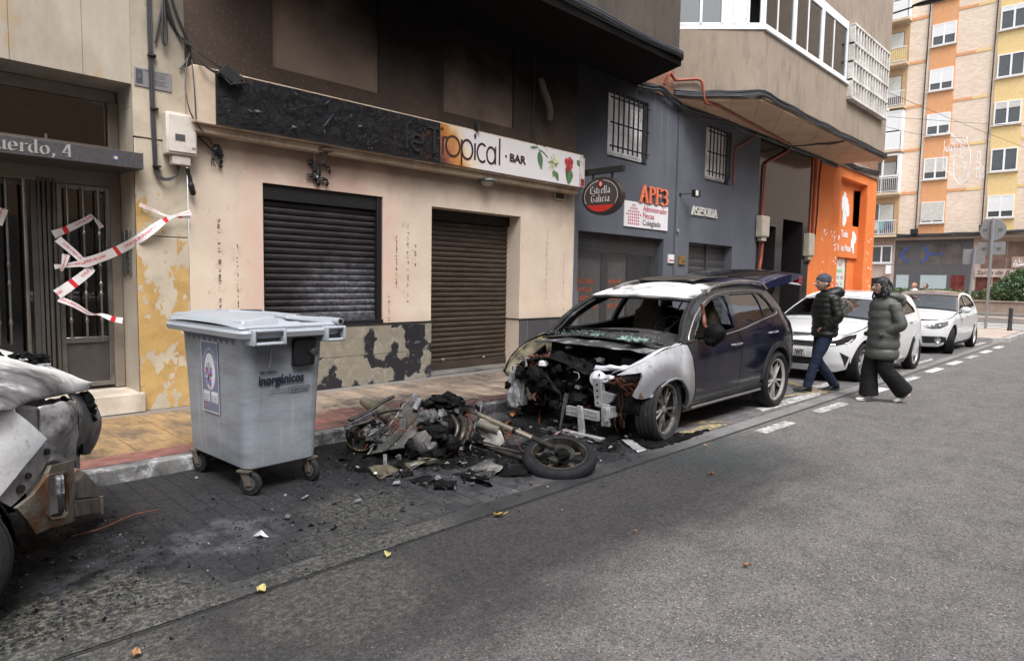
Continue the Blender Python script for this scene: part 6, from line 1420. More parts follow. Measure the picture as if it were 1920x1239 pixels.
# greenhouse frame with window openings
edge=[(p.x,p.y)for p in suv.edge if p.x>5.79]
gh=edge+[(8.33,1.33),(8.46,1.20),(8.32,1.215),(8.2,1.17),(7.6,1.075),(7.13,1.003),(6.7,.97),(6.2,.95),(5.95,.93)]
wf=[(6.14,.985),(6.25,1.11),(6.48,1.25),(6.78,1.355),(7.0,1.395),(7.12,1.40),(7.06,1.20),(7.04,1.045),(6.7,1.01)]
wr_=[(7.13,1.055),(7.17,1.25),(7.235,1.41),(7.84,1.425),(7.87,1.30),(7.86,1.145),(7.5,1.10)]
wq=[(7.905,1.15),(7.915,1.30),(7.895,1.425),(8.0,1.415),(8.11,1.31),(8.17,1.20)]
gf=pan('pillar_frame',M_navy,U,gh,suv.S(-1),.045,holes=(wf,wr_,wq),thick=.035)
mb=MB();ch=[(6.0,.962),(6.2,1.13),(6.45,1.27),(6.75,1.375),(7.05,1.425),(7.45,1.452),(7.85,1.45),(8.03,1.425),(8.14,1.32),(8.225,1.19),(8.05,1.148),(7.6,1.083),(7.13,1.012),(6.7,.978),(6.15,.955)]
cp=cat(ch,5,True);mb.tube([suv.S(-1)(q.x,q.y)+Vector((0,-.004,0))for q in cp]+[suv.S(-1)(cp[0].x,cp[0].y)],.0085,6);mb.build('chrome_strip',M_chr,U)
gd=glass('tinted_glass',(.10,.10,.10),.9,.02)
rw=pan('side_window',gd,rd,wr_,suv.S(-1),.08,thick=0,off=-.012);pan('quarter_window',gd,qp,wq,suv.S(-1),.08,thick=0,off=-.012)
for x,z,p_ in((6.97,.865,fd),(7.94,.955,rd)):
    mb=MB();q=suv.S(-1)(x,z);mb.tube([q+Vector((a,b,c))for a,b,c in((-.10,0,-.004),(-.085,-.035,0),(0,-.043,.004),(.085,-.035,.008),(.10,0,.008))],[.011,.014,.014,.014,.011],8);mb.build('handle',mat('handle_chrome',(.45,.46,.5),.2,.9),p_)
# broken window edge in front door
mb=MB();rr=random.Random(3)
for k in range(40):
    t=k/40;a=Vector(wf[0]).lerp(Vector(wf[2]),t*1.7)if t<.58 else Vector(wf[4]).lerp(Vector(wf[6]),(t-.58)/.42);q=suv.S(-1)(a.x,a.y)+Vector((0,.01,0));l=rr.uniform(.015,.05);d=Vector((.8,0,-.5))if t<.58 else Vector((-.8,0,-.1))
    mb.add([q-Vector((.02,0,.015)),q+Vector((.02,0,.015)),q+d*l],[(0,1,2)])
mb.build('glass_shard',mat('shard_aqua',(.13,.18,.18),.25),fd,smooth=0)
# sill, wheel arch trims
pan('sill',M_trim,U,[(6.0,.215),(7.76,.25),(7.76,.345),(7.6,.35),(6.1,.295),(6.0,.27)],suv.S(-1),.06,thick=.05,off=.012)
mb=MB();mb.tube([suv.S(-1)(x,.255+.02*(x-6.1)/1.6)+Vector((0,-.035,0))for x in(6.1,6.5,7.0,7.5,7.72)],.014,6);mb.build('sill_strip',mat('strip_grey',(.2,.2,.2),.4,.5),U)
tr=[(x,z)for x,z in arcp(8.165,.37,.468,176,4,22)]+[(x,z)for x,z in arcp(8.165,.37,.392,2,178,22)]
pan('arch_trim',M_trim,U,tr,suv.S(-1),.04,thick=.06,off=.006)
# rear bumper and lights, both wrap round the tail
def rp(x,z,sg=-1):return(suv.rx(x,z,sg),z)
for sg in(-1,1):
    pts=[rp(8.60,.30,sg),rp(8.63,.52,sg),rp(8.86,.55,sg),(suv.ry(sg*.70,.6),.6),(0,.6),(0,.30)]
    pan('rear_bumper',M_trim,U,pts,suv.Rr,.06,thick=.03,off=.004)
    tl=[rp(8.66,.90,sg),rp(8.74,1.055,sg),rp(8.93,1.03,sg),(suv.ry(sg*.66,.98),.98),(suv.ry(sg*.66,.86),.86),rp(8.97,.86,sg)]
    pan('tail_light',mat('lamp_red',(.30,.012,.018),.12,coat=1),U,tl,suv.Rr,.05,thick=.02,off=.008)
for sg in(-1,1):pan('tail_panel',M_navy,U,[(0,.6),(suv.ry(sg*.7,.6),.6),rp(8.9,.56,sg),rp(8.98,.86,sg),(suv.ry(sg*.66,.84),.84),(0,.84)],suv.Rr,.06,thick=.02)
# far side in simpler pieces
S2=suv.S(1)
pan('front_door',M_navy,U,d1,S2,.08,thick=.03,sgn=-1);pan('rear_door',M_navy,U,d2,S2,.08,thick=.03,sgn=-1);pan('rear_quarter',M_navy,U,d3,S2,.08,thick=.03,sgn=-1)
pan('pillar_frame',M_sootm,U,gh,S2,.06,holes=(wf,wr_+[],wq),thick=.035,sgn=-1)
# roof: from windscreen header to tailgate hinge
T=lambda yn,u:suv.T(yn,u)
roof=pan('roof',M_brf,U,[(-1,4.95),(1,4.95),(1,10),(-1,10)],T,.07,thick=.03)
mb=MB()
for sg in(-1,1):
    mb=MB();pts=[(6.74,1.43),(6.85,1.475),(7.05,1.52),(7.5,1.565),(7.95,1.56),(8.12,1.53),(8.22,1.48)]
    mb.tube([Vector((q.x,4.24+sg*(suv.hw(q.x,min(1.44,q.y-.05))-.01),q.y))for q in cat(pts,5)],.014,8)
    for x,z in((6.80,1.44),(8.15,1.48)):mb.box(x-.05,x+.05,4.24+sg*.60-.02,4.24+sg*.60+.02,z-.05,z+.025)
    mb.build('roof_rail',mat('rail_alu',(.5,.49,.46),.3,.85,dirt=(.12,.1,.09)),U)
mb=MB();c=Vector((7.05,4.25,1.55));mb.grid(lambda u,v:Vector((7.0+u*.80,3.90+v*.76+.03*sin(u*5),1.575+.055*u+.015*sin(v*7+u*3)-.01*(1-u))),14,12);mb.build('sunroof_panel',mat('sunroof_scorched',(.045,.038,.032),.45,var=.4,scale=7),U,solid=.022)
mb=MB();mb.box(6.98,7.78,3.88,4.62,1.52,1.56);mb.build('sunroof_frame',M_char,U)
# windscreen surround
mb=MB()
for sg in(-1,1):
    pts=[suv.T(sg*.985,u)+Vector((0,0,.004))for u in(2,2.5,3,3.6,4.3,5)];mb.tube(pts,.026,8);mb.tube([p+Vector((.03,-sg*.05,-.01))for p in pts],.016,6)
mb.tube([suv.T(y_,4.97)for y_ in(-1,-.6,0,.6,1)],.02,8);mb.build('windscreen_frame',M_sootm,U)
wm=MB();wm.tube([(5.86,4.9,.99),(6.2,4.3,.985),(6.25,4.1,.96)],.010,6);wm.tube([(5.84,4.75,1.0),(6.05,4.0,1.0)],.014,6);wm.build('wiper',M_char,U)
# cowl, dashboard, steering wheel, seats, floor: the gutted cabin
mb=MB()
def lump(mb,x0,x1,y0,y1,z,a,nx=28,ny=28,seed=0,f=4.0,zl=None):
    def fn(u,v):
        x,y_=lerp(x0,x1,u),lerp(y0,y1,v);q=Vector((x*f,y_*f,seed));e=min(1,5*min(u,1-u,v,1-v)+.15)
        return(x,y_,(z if not callable(z)else z(u,v))+a*(mn.fractal(q,1,2,5)+.5*abs(mn.noise(q*3)))*e)
    mb.grid(fn,nx,ny);return mb
lump(mb,5.60,6.35,3.48,5.0,lambda u,v:.90+.06*sin(pi*v)+.05*u*u,.03,34,60,1,5);mb.build('dashboard',mat('dash_ash',(.022,.021,.021),.85,var=.5,scale=8,dirt=(.085,.08,.08),dscale=9,da=(.54,.68),bump=.6),U,solid=.02)
mb=MB();c=Vector((6.42,3.86,1.02));ax=Vector((-.8,0,.6)).normalized();u_,v_=basis(ax);mb.tube([c+(u_*cos(t)+v_*sin(t))*.175 for t in[k*pi/14 for k in range(29)]],.014,8);mb.tube([c,c+Vector((-.22,0,-.12))],.03,8)
for t in(0,2.1,4.2):mb.tube([c,c+(u_*cos(t)+v_*sin(t))*.17],.01,6)
mb.build('steering_wheel',M_char,U)
for y0 in(3.62,4.38):
    mb=MB();mb.ball((6.95,y0+.24,.62),(.28,.25,.14),14,8,jit=.2);mb.ball((7.2,y0+.24,.95),(.09,.23,.34),14,10,jit=.2);mb.ball((7.22,y0+.24,1.27),(.05,.12,.09),10,8,jit=.15);mb.build('seat',mat('seat_remains',(.035,.028,.018),.9,var=.6,scale=5),U)
mb=MB();mb.box(5.95,8.9,3.5,4.98,.3,.36);mb.box(8.1,8.2,3.55,4.93,.4,1.0);mb.box(7.65,7.78,3.6,4.88,.4,1.02);mb.box(8.2,8.9,3.6,4.88,.4,.5);mb.build('floor',M_char,U)
mb=MB();mb.box(5.75,5.80,3.5,4.98,.3,.86);mb.grid(lambda u,v:(5.74+.02*mn.noise(Vector((u*9,v*9,2))),lerp(3.5,4.98,u),lerp(.35,.92,v)),20,10);mb.build('bulkhead',M_char,U)
mb=MB()
def cowl(u,v):
    y_=lerp(3.50,4.98,u);x=5.44+v*.30-.10*sin(pi*u)+.05*mn.noise(Vector((y_*5,1,0)))*(1-v);return(x,y_,.915-.03*(1-v)+.025*mn.noise(Vector((y_*4,v*3,5)))-.03*abs(2*u-1)**2)
mb.grid(cowl,60,8);mb.build('cowl',M_ash if 0 else mat('cowl_ash',(.035,.035,.038),.75,.1,var=.5,scale=5,dirt=(.3,.3,.32),dscale=6,da=(.5,.66),bump=.5),U,solid=.008)
mb=MB();rr=random.Random(5)
for k in range(420):
    y_=3.5+1.45*rr.random()**1.3;x=rr.gauss(5.68,.14);z=.95+rr.uniform(-.012,.02)+.03*sin(pi*(y_-3.5)/1.45)
    if mn.noise(Vector((x*9,y_*7,3)))<-.05:continue
    z=z;s_=rr.uniform(.003,.010)
    mb.m(rr.choice((0,0,1))).box(x-s_,x+s_,y_-s_,y_+s_,z,z+s_*.8,Matrix.Translation((x,y_,z))@Matrix.Rotation(rr.uniform(0,3),4,Vector((rr.random(),rr.random(),1)))@Matrix.Translation((-x,-y_,-z)))
tag(mb.build('broken_glass',[mat('crumb_aqua',(.06,.09,.10),.2),mat('crumb_pale',(.16,.19,.19),.25)],U,smooth=0),kind='stuff')
for k,(x,y_,s_)in enumerate(((5.55,3.68,.13),(5.62,3.9,.10),(5.68,4.3,.08))):
    mb=MB();mb.grid(lambda u,v:(x+(u-.5)*s_*1.5,y_+(v-.5)*s_*1.3,.955+.035*mn.noise(Vector((u*3,v*3,k)))+.02*u),8,8);mb.build('windscreen_remnant',mat('crazed_glass',(.16,.24,.21),.3,var=.3,scale=60),U,solid=.004)
# burnt mirror
mb=MB();q=Vector((6.20,3.19,1.03));mb.ball(q,(.085,.11,.10),18,14,jit=.18,fs=2);mb.ball(q+Vector((-.03,.02,-.07)),(.06,.07,.06),14,10,jit=.25);mb.tube([q+Vector((0,.05,-.03)),(6.16,3.40,.97)],.025,8);mb.build('wing_mirror',M_char,U)
mb=MB();mb.tube(cat([(6.33,3.42,1.32),(6.34,3.4,1.22),(6.29,3.36,1.12),(6.25,3.28,1.04)],4),.016,7);mb.tube(cat([(6.36,3.42,1.30),(6.37,3.4,1.2),(6.31,3.36,1.12)],4),.010,6);mb.jitter(.008,20);mb.build('wiring',M_cop,U)
EB0=len(bpy.data.objects);BAY=set(bpy.data.objects)
# engine bay
mb=MB()
lump(mb,4.92,5.72,4.02,5.0,lambda u,v:.67+.16*sin(pi*min(1,v*1.05))*sin(pi*(.25+.6*u)),.07,54,70,4,4.5);mb.build('engine',M_char,U)
eb=MB();rr=random.Random(8)
for k in range(34):
    q=(rr.uniform(4.92,5.6),rr.uniform(4.08,4.95),rr.uniform(.36,.70));r_=rr.uniform(.04,.12);eb.ball(q,(r_*rr.uniform(.7,1.5),r_*rr.uniform(.7,1.5),r_),12,8,jit=.45,seed=k,fs=2.5)
eb.build('melted_engine_part',M_char,U)
mb=MB()
for k in range(12):
    a=Vector((rr.uniform(4.85,5.4),rr.uniform(3.8,4.9),rr.uniform(.6,.8)));pts=[a]
    for j in range(5):pts.append(pts[-1]+Vector((rr.uniform(-.08,.08),rr.uniform(-.12,.12),rr.uniform(-.09,.05))))
    mb.tube(cat(pts,3),rr.uniform(.008,.022),7)
mb.tube(cat([(4.88,4.55,.62),(4.84,4.45,.60),(4.86,4.36,.50),(4.9,4.3,.42)],4),.024,9);mb.jitter(.02,16);mb.build('engine_hose',M_char,U)
mb=MB();rr=random.Random(41)
for k in range(150):
    q=Vector((rr.uniform(4.86,5.45),rr.uniform(3.95,4.98),rr.uniform(.28,.78)));t_=rr.random()
    if t_<.45:
        P_=[q]
        for j in range(3):P_.append(P_[-1]+Vector((rr.uniform(-.05,.05),rr.uniform(-.07,.07),rr.uniform(-.07,.04))))
        mb.m(rr.choice((0,0,1,2))).tube(cat(P_,3),rr.uniform(.003,.010),5)
    elif t_<.8:a_=Matrix.Translation(q)@Matrix.Rotation(rr.uniform(0,3),4,Vector((rr.random(),rr.random(),rr.random()+.1)));s2=rr.uniform(.01,.04);mb.m(rr.choice((0,0,0,1))).box(-s2,s2,-s2*rr.uniform(.3,1.4),s2,-s2*.4,s2*.4,a_)
    else:mb.m(0).ball(q,rr.uniform(.02,.05),8,6,jit=.8,seed=k)
mb.jitter(.012,25);mb.build('engine_clutter',[M_char,mat('clutter_grey',(.11,.11,.115),.6,.3,var=.5,scale=20),M_cop],U)['kind']='stuff'
mb=MB();mb.box(5.02,5.05,4.02,4.62,.30,.58)
for k in range(24):mb.box(5.012,5.02,4.03+k*.0245,4.04+k*.0245,.31,.57)
mb.jitter(.02,6);mb.build('radiator',M_char,U)
for k,(q,r_)in enumerate((((5.02,4.42,.47),.09),((4.98,4.75,.45),.08))):
    mb=MB();mb.lathe([(0,-.03),(r_*.5,-.035),(r_,-.02),(r_,.02),(r_*.8,.03),(r_*.5,.02),(0,.04)],q,(-1,-.2,.1),24);mb.build('pulley',M_sootm,U)
def plate_holes(mb,a,b,w_,t_,up,n,m_=0):
    """pressed steel strut with a row of dark punched holes"""
    mb.bar(a,b,w_,t_,up)
# strut tower and headlamp carrier (near side)
mb=MB();mb.lathe([(0,.022),(.04,.028),(.075,.016),(.088,0),(.088,-.03),(.07,-.05),(0,-.05)],(4.92,3.93,.685),(-.75,-.5,.35),26);mb.ball((4.97,3.86,.69),(.07,.06,.04),12,8,jit=.5);mb.jitter(.016,11);mb.xf(Matrix.Translation((0,0,-.055)))
mb.build('strut_tower',mat('burnt_white_metal_b',(.55,.56,.58),.6,.1,var=.2,scale=12,dirt=(.15,.15,.15),dscale=10,bump=.4),U)
mb=MB();rr=random.Random(12);n0=Vector((-.75,-.5,.35)).normalized();u_,v_=basis(n0)
for a,b in((.02,.03),(-.01,-.035)):q=Vector((4.92,3.93,.63))+n0*.034+u_*a+v_*b;mb.lathe([(0,.002),(.011,.002),(.011,-.01)],q,n0,10)
pieces(mb,'bolt_hole',M_dark,U)
mb=MB();mb.hexa([(4.86,3.83,.36),(4.86,3.92,.36),(4.92,3.92,.36),(4.92,3.83,.36)],[(4.87,3.86,.64),(4.87,3.97,.64),(4.93,3.97,.64),(4.93,3.86,.64)])
mb.hexa([(4.87,3.72,.44),(4.87,3.84,.36),(4.93,3.84,.36),(4.93,3.72,.44)],[(4.87,3.70,.50),(4.87,3.86,.52),(4.93,3.86,.52),(4.93,3.70,.50)]);mb.jitter(.006,14)
LC=mb.build('lamp_carrier',M_alu,U,bevel=.006)
mb=MB()
for z in(.40,.46,.52,.58):mb.lathe([(0,.003),(.011,.003),(.011,-.01)],(4.862,3.885+(z-.4)*.1,z),(-1,0,0),10)
pieces(mb,'bolt_hole',M_dark,LC)
mb=MB();mb.tube(cat([(4.95,3.85,.72),(5.0,3.72,.735),(5.08,3.62,.73),(5.2,3.50,.745)],4),[.03,.026,.02,.018]*4+[.018],8);mb.hexa([(4.93,3.78,.70),(4.93,3.86,.70),(5.3,3.45,.72),(5.25,3.42,.72)],[(4.93,3.78,.722),(4.93,3.86,.722),(5.3,3.45,.75),(5.25,3.42,.75)]);mb.jitter(.008,12);mb.build('wing_rail',M_ash,U)
mb=MB();mb.grid(lambda u,v:(5.30+.03*mn.noise(Vector((u*5,v*5,1))),lerp(3.36,3.8,u),lerp(.42,.80,v)),10,8);mb.build('lamp_cavity',M_char,U); 
mb=MB();rr=random.Random(21)
for k in range(30):
    a=Vector((rr.uniform(4.95,5.15),rr.uniform(3.45,3.72),rr.uniform(.50,.60)));pts=[a]
    for j in range(4):pts.append(pts[-1]+Vector((rr.uniform(-.04,.05),rr.uniform(-.06,.06),rr.uniform(-.035,.035))))
    mb.m(0).tube(cat(pts,3),rr.uniform(.004,.012),5)
for k in range(5):
    a=Vector((4.98+rr.uniform(0,.12),3.66-rr.uniform(0,.06),.50));mb.tube(cat([a]+[a+Vector((rr.uniform(-.03,.03),rr.uniform(-.03,.03),-l_))for l_ in(.1,.2,.28,rr.uniform(.3,.42))],3),.0028,5)
mb.build('wiring',M_cop,U)
mb=MB()
for k in range(16):
    a=Vector((5.0+rr.uniform(-.05,.15),4.72+rr.uniform(-.15,.2),.70+rr.uniform(-.02,.06)));mb.tube(cat([a,a+Vector((rr.uniform(-.06,.06),rr.uniform(-.08,.08),rr.uniform(-.06,.04))),a+Vector((rr.uniform(-.09,.09),rr.uniform(-.12,.12),rr.uniform(-.12,.02)))],3),.006,5)
mb.build('wiring',M_cop,U)
# crash beam with hanging strut, longitudinal
mb=MB();mb.box(4.75,4.79,3.80,4.20,.30,.395);mb.box(4.746,4.75,3.80,4.20,.34,.348);mb.jitter(.006,9);mb.build('crash_beam',M_alu,U,bevel=.006)
mb=MB();mb.box(4.78,5.35,3.68,3.77,.34,.45);mb.box(4.80,4.83,3.70,3.80,.25,.47);mb.box(4.76,4.80,3.69,3.735,.30,.44);mb.jitter(.018,9);mb.build('chassis_leg',M_alu,U,bevel=.006)
mb=MB();mb.hexa([(4.71,3.93,.07),(4.71,4.0,.07),(4.74,4.0,.07),(4.74,3.93,.07)],[(4.71,3.97,.33),(4.71,4.03,.33),(4.74,4.03,.33),(4.74,3.97,.33)]);mb.box(4.66,4.72,3.68,4.18,.03,.07);mb.build('hanging_strut',M_alu,U,bevel=.004)
mb=MB();mb.hexa([(4.73,4.26,.10),(4.73,4.275,.10),(4.74,4.275,.10),(4.74,4.26,.10)],[(4.78,4.20,.52),(4.78,4.25,.52),(4.80,4.25,.52),(4.80,4.20,.52)]);mb.jitter(.012,9);mb.build('bent_bracket',mat('bracket_dark',(.06,.06,.065),.6,.3,var=.6,scale=14,dirt=(.25,.25,.27),dscale=12,da=(.56,.68)),U)
mb=MB();mb.hexa([(4.86,4.92,.22),(4.86,5.05,.22),(4.95,5.05,.22),(4.95,4.92,.22)],[(4.9,4.90,.74),(4.9,4.98,.74),(4.98,4.98,.74),(4.98,4.90,.74)]);mb.grid(lambda u,v:(4.84+.05*mn.noise(Vector((u*4,v*4,3))),lerp(4.93,5.12,u),lerp(.18,.60,v)),8,14);mb.jitter(.012,9);mb.build('far_lamp_carrier',M_alu,U,solid=.01)
mb=MB();mb.box(4.9,5.0,4.62,4.9,.38,.50);mb.box(4.85,5.35,4.72,4.83,.37,.50);mb.build('chassis_leg',mat('rusty_alu',(.25,.2,.14),.6,.4,dirt=(.08,.06,.05)),U,bevel=.006)
mb=MB();mb.ball((4.95,4.6,.72),(.05,.06,.035),10,6,jit=.4);mb.ball((5.30,4.12,.78),(.035,.045,.025),12,8,jit=.9);mb.ball((5.4,4.62,.86),(.03,.04,.02),8,6,jit=.5);mb.build('ash_lump',mat('white_ash',(.55,.55,.55),.9),U)
for o_ in set(bpy.data.objects)-BAY:
    if o_.parent==U and o_.type=='MESH':o_.location=o_.location+Vector((.33 if not o_.name.startswith(('engine','melted','ash'))else .22,0,-.115 if o_.name.startswith(('crash','chassis','bent'))else-.06))
    if o_.name.startswith('hanging'):o_.location.z+=.04
    if o_.name.startswith(('wing_rail','lamp_cavity')):o_.location.x-=.18;o_.location.z+=.04
    if o_.name.startswith('wiring'):o_.location.x-=.12;o_.location.z+=.03
# curled far front wing
mb=MB()
def farw(u,v):
    x=lerp(5.17,6.05,u);zt=.52+.42*(sin(pi/2*u**.75));y_=5.16-.05*v+.05*(1-u)-.20*v*v*(1-u);z=zt-v*(.17+.12*u)+.01*mn.noise(Vector((u*8,v*5,1)))
    return(x+.10*v*(1-u),y_+.02*mn.noise(Vector((u*5,v*3,7))),z)
mb.grid(farw,36,10);mb.build('far_wing',mat('scorched_gold',(.10,.085,.055),.55,.4,var=.6,scale=5,dirt=(.33,.26,.13),dscale=3,da=(.55,.68)),U,solid=.008)
mb=MB();mb.grid(lambda u,v:(5.22+u*.5,5.06-.03*v,.46+.34*u**.7-v*.16),14,5);mb.tube(cat([(5.17,5.18,.52),(5.32,5.2,.69),(5.6,5.18,.85),(6.0,5.12,.95)],5),.010,6);mb.ball((5.19,5.12,.36),(.05,.04,.05),8,6,jit=.5);mb.build('wing_liner',M_char,U,solid=.006)
# open tailgate
TG=MB()
def gate(u,v):
    """u across, v from hinge to lower lip"""
    yn=2*u-1;w_=.60+.20*min(1,v*1.7)-.06*v;x=8.12+v*1.14;z=1.545+.225*sin(v*pi*.62)-.06*yn*yn-.03*v;return Vector((x,4.24+yn*w_,z))
TG.grid(gate,18,20);TG.grid(lambda u,v:gate(u,v)-Vector((.03*v,0,.03+.085*sin(pi*min(1,max(0,v))))),18,20)
for uu in(0,1):TG.grid(lambda a,v:gate(uu,v)-Vector((.03*v*a,0,a*(.03+.085*sin(pi*min(1,max(0,v)))))),2,20)
tg=TG.build('tailgate',mat('navy_gloss',(.008,.010,.045),.18,.25,coat=1.0),U,smooth=50)
mb=MB();mb.grid(lambda u,v:gate(.12+.76*u,.20+.40*v)+Vector((0,0,.006)),12,8);mb.build('rear_window',mat('black_glass',(.012,.012,.014),.05),tg)
mb=MB();mb.grid(lambda u,v:gate(u,.97+.03*v)-Vector((-.01,0,.01+.12*v)),14,3);mb.build('tailgate_lip',M_trim,tg,solid=.02)
for sg in(0,1):
    mb=MB();mb.hexa([gate(sg,.88)-Vector((0,0,.12)),gate(sg,.99)-Vector((0,0,.14)),gate(abs(sg-.2),.99)-Vector((0,0,.14)),gate(abs(sg-.2),.88)-Vector((0,0,.12))],[gate(sg,.88)-Vector((0,0,.01)),gate(sg,.99)-Vector((-.015,0,.015)),gate(abs(sg-.2),.99)-Vector((-.015,0,.015)),gate(abs(sg-.2),.88)-Vector((0,0,.01))]);mb.build('tail_light',mat('lamp_red',(.30,.012,.018),.12,coat=1),tg,bevel=.01)
    mb=MB();mb.tube([(8.35,4.24+(1 if sg else-1)*.64,1.15),(8.7,4.24+(1 if sg else-1)*.60,1.55)],.012,8);mb.build('gas_strut',M_trim,U)
wheel(U,(5.59,3.44,.305),-1,.335,.25,.22,M_tyb,M_rimb,5,turn=.12,flat=.05);wheel(U,(8.165,3.43,.35),-1,.352,.262,.22,M_tyre,mat('alloy_dust',(.58,.57,.55),.3,.7,var=.15,scale=10),5)
wheel(U,(5.59,5.04,.305),1,.335,.235,.22,M_tyb,M_rimb,5,turn=-.12,flat=.05);wheel(U,(8.165,5.05,.35),1,.352,.235,.22,M_tyre,M_rimw,5)
mb=MB();mb.grid(lambda u,v:(5.60+.385*cos(pi*u),3.42+.40*v,.28+.36*sin(pi*u)),20,3);mb.build('arch_liner',M_char,U,solid=.01);mb=MB();mb.grid(lambda u,v:(8.165+.46*cos(pi*u),3.40+.45*v,.37+.46*sin(pi*u)),20,3);mb.build('arch_liner',M_trim,U,solid=.01)

# ---------------------------------------------------------------- white superminis
g=G('white_car_paint');p=g.obj();cc=g.mix(g.mr(g.noise(p,3,6,.6),.5,.8,0,.2),(.70,.71,.73),(.55,.54,.53));M_wp=g.end(cc,.25,0,1.0)
M_cg=glass('car_glass',(.16,.19,.19),.8,.015);M_cgs=glass('screen_glass',(.30,.34,.34),1.1,.02);M_plast=mat('black_plastic',(.014,.014,.015),.5)
def hatch(label,loc,rz,P):
    V_=thing('parked_car',label,'car',loc,rz)
    c=Car(0,P['w0'],P['xf'],0.05,P['nf'],P['xr'],P['x0r'],3.0,P['edge'],P['bx'],P['cz'],P.get('dz'))
    wb,r=P['wb'],P['r'];kw=dict(local=True);zb=.24;NW=P['ncowl'];NR=P['nroof'];ed=[(q.x,q.y)for q in c.edge]
    def zed(x):return itp(ed,x)
    xs0=P['edge'][0][0];xd=P['xd'];xm=P['xm'];ar=r+.055
    for sg in(-1,1):
        S_=c.S(sg);res=.055 if sg<0 else .09;k2=dict(thick=.02,local=True,sgn=-sg)
        fa_=arcp(0,r,ar,180,0,16);ra_=arcp(wb,r,ar,180,0,16)
        # front wing from headlamp to door, wrap coordinate so that it turns the corner
        top=[(x,zed(x)-.004)for x in[xd-.03-(xd-.03-xs0)*i/7 for i in range(8)]]
        poly=[(-ar-.03,.42)]+[q for q in fa_ if q[1]>.25]+[(ar+.01,zb),(xd-.004,zb),(xd-.004,P['zbelt0']-.01)]+top+[(xs0+.01,P['zl']),(-ar-.12,P['zl']-.14)]
        pan('front_wing',M_wp,V_,[(x,z)for x,z in poly],lambda x,z:S_(x,z),res,**k2)
        bl_=P['belt'];zb_=lambda x:itp(bl_,x)
        doors=((xd,xm,'front_door'),(xm+.008,None,'rear_door'))if P['five']else((xd,xm,'front_door'),)
        arcs=[q for q in ra_ if q[0]<wb-.05 and q[1]>.30]
        if P['five']:
            pan('front_door',M_wp,V_,[(xd+.004,zb),(xm-.004,zb),(xm-.004,zb_(xm)),(xd+.2,zb_(xd+.2)),(xd+.004,P['zbelt0'])],S_,res,**k2)
            rdp=[(xm+.004,zb),(wb-ar-.03,zb),(wb-ar-.02,r+.02)]+[(wb+(ar+.02)*cos(radians(a)),r+(ar+.02)*sin(radians(a)))for a in(170,155,140,128)]+[(wb-.12,.80),(wb-.10,zb_(wb-.1)),(xm+.004,zb_(xm))]
            pan('rear_door',M_wp,V_,rdp,S_,res,**k2);q0=[(wb-.11,.80)]+[(wb+(ar+.0)*cos(radians(a)),r+(ar+.0)*sin(radians(a)))for a in(122,105,90,70,50,30,12)];xq=wb-.092
        else:
            pan('front_door',M_wp,V_,[(xd+.004,zb),(xm-.004,zb),(xm-.004,zb_(xm)),(xd+.2,zb_(xd+.2)),(xd+.004,P['zbelt0'])],S_,res,**k2)
            q0=[(xm+.004,zb),(wb-ar-.0,zb)]+[(wb+ar*cos(radians(a)),r+ar*sin(radians(a)))for a in(165,145,125,105,90,70,50,30,12)];xq=xm+.004
        ub=[(x,z)for x,z in ed if x>wb-.15 and P['bell'][0]<x]
        pan('rear_quarter',M_wp,V_,q0+[(P['tailx'],.35),(P['tailx']+.1,.62),(P['tailx']+.1,P['zshoulder']),(P['tailx']-.1,zb_(P['tailx']-.1)+.01),(xq,zb_(xq))],S_,res,**k2)
        # greenhouse frame with windows
        wins=P['wins'];fr_=[(x,z-.002)for x,z in ed if x>xd-.14]+[(x,zb_(x)+.004)for x in(P['tailx']-.12,wb,wb-.5,xm,xd+.45,xd+.1)]
        gfr=pan('pillar_frame',M_wp,V_,fr_,S_,.05,holes=wins,**k2)
        for i,w_ in enumerate(wins):
            pan('side_window',M_cg,gfr,w_,S_,.12,off=-.008,thick=0,local=True,sgn=-sg)
            mb=MB();mb.tube([S_(*q)+Vector((0,sg*-.001,0))for q in w_+[w_[0]]],.011,5);mb.build('window_seal',M_plast,gfr,local=True)
        mb=MB();mb.box(-ar+.02,ar-.02,sg*.60,sg*.62,r-.1,r+.36);mb.build('arch_liner',M_plast,V_,local=True)
        mb=MB();mb.box(wb-ar+.02,wb+ar-.02,sg*.60,sg*.62,r-.1,r+.36);mb.build('arch_liner',M_plast,V_,local=True)
        for x in P['handles']:
            mb=MB();q=S_(x,zb_(x)-.10);mb.tube([q+Vector((a,sg*b,d))for a,b,d in((-.085,0,0),(-.07,.03,0),(.07,.03,.006),(.085,0,.006))],.012,7);mb.build('handle',M_wp,V_,local=True)
        mb=MB();q=S_(xd+.18,P['zbelt0']+.03)+Vector((0,sg*.14,.04));mb.ball(q,(.075,.115,.075),16,12);mb.xf(Matrix.Identity(4));mo=mb.build('wing_mirror',M_wp,V_,local=True)
        mb=MB();mb.tube([q-Vector((0,sg*.04,.045)),S_(xd+.16,P['zbelt0'])],.02,7);mb.ball(q+Vector((.03,0,-.015)),(.06,.10,.066),12,8);mb.build('mirror_base',M_plast,mo,local=True)
        wheel(V_,(0,sg*(P['hw']-.10),r),sg,r,r*.66,.19,M_tyre,M_rimw,P['spokes'],turn=P.get('turn',0)*1.0,local=True,style=P['style'])
        wheel(V_,(wb,sg*(P['hw']-.10),r),sg,r,r*.66,.19,M_tyre,M_rimw,P['spokes'],local=True,style=P['style'])
        # sill strip
        mb=MB();mb.grid(lambda u,v:S_(lerp(ar+.02,wb-ar-.02,u),lerp(.16,zb-.004,v))-Vector((0,sg*.02*(1-v),0)),12,2);mb.build('sill',M_wp if P['five']else M_plast,V_,local=True)
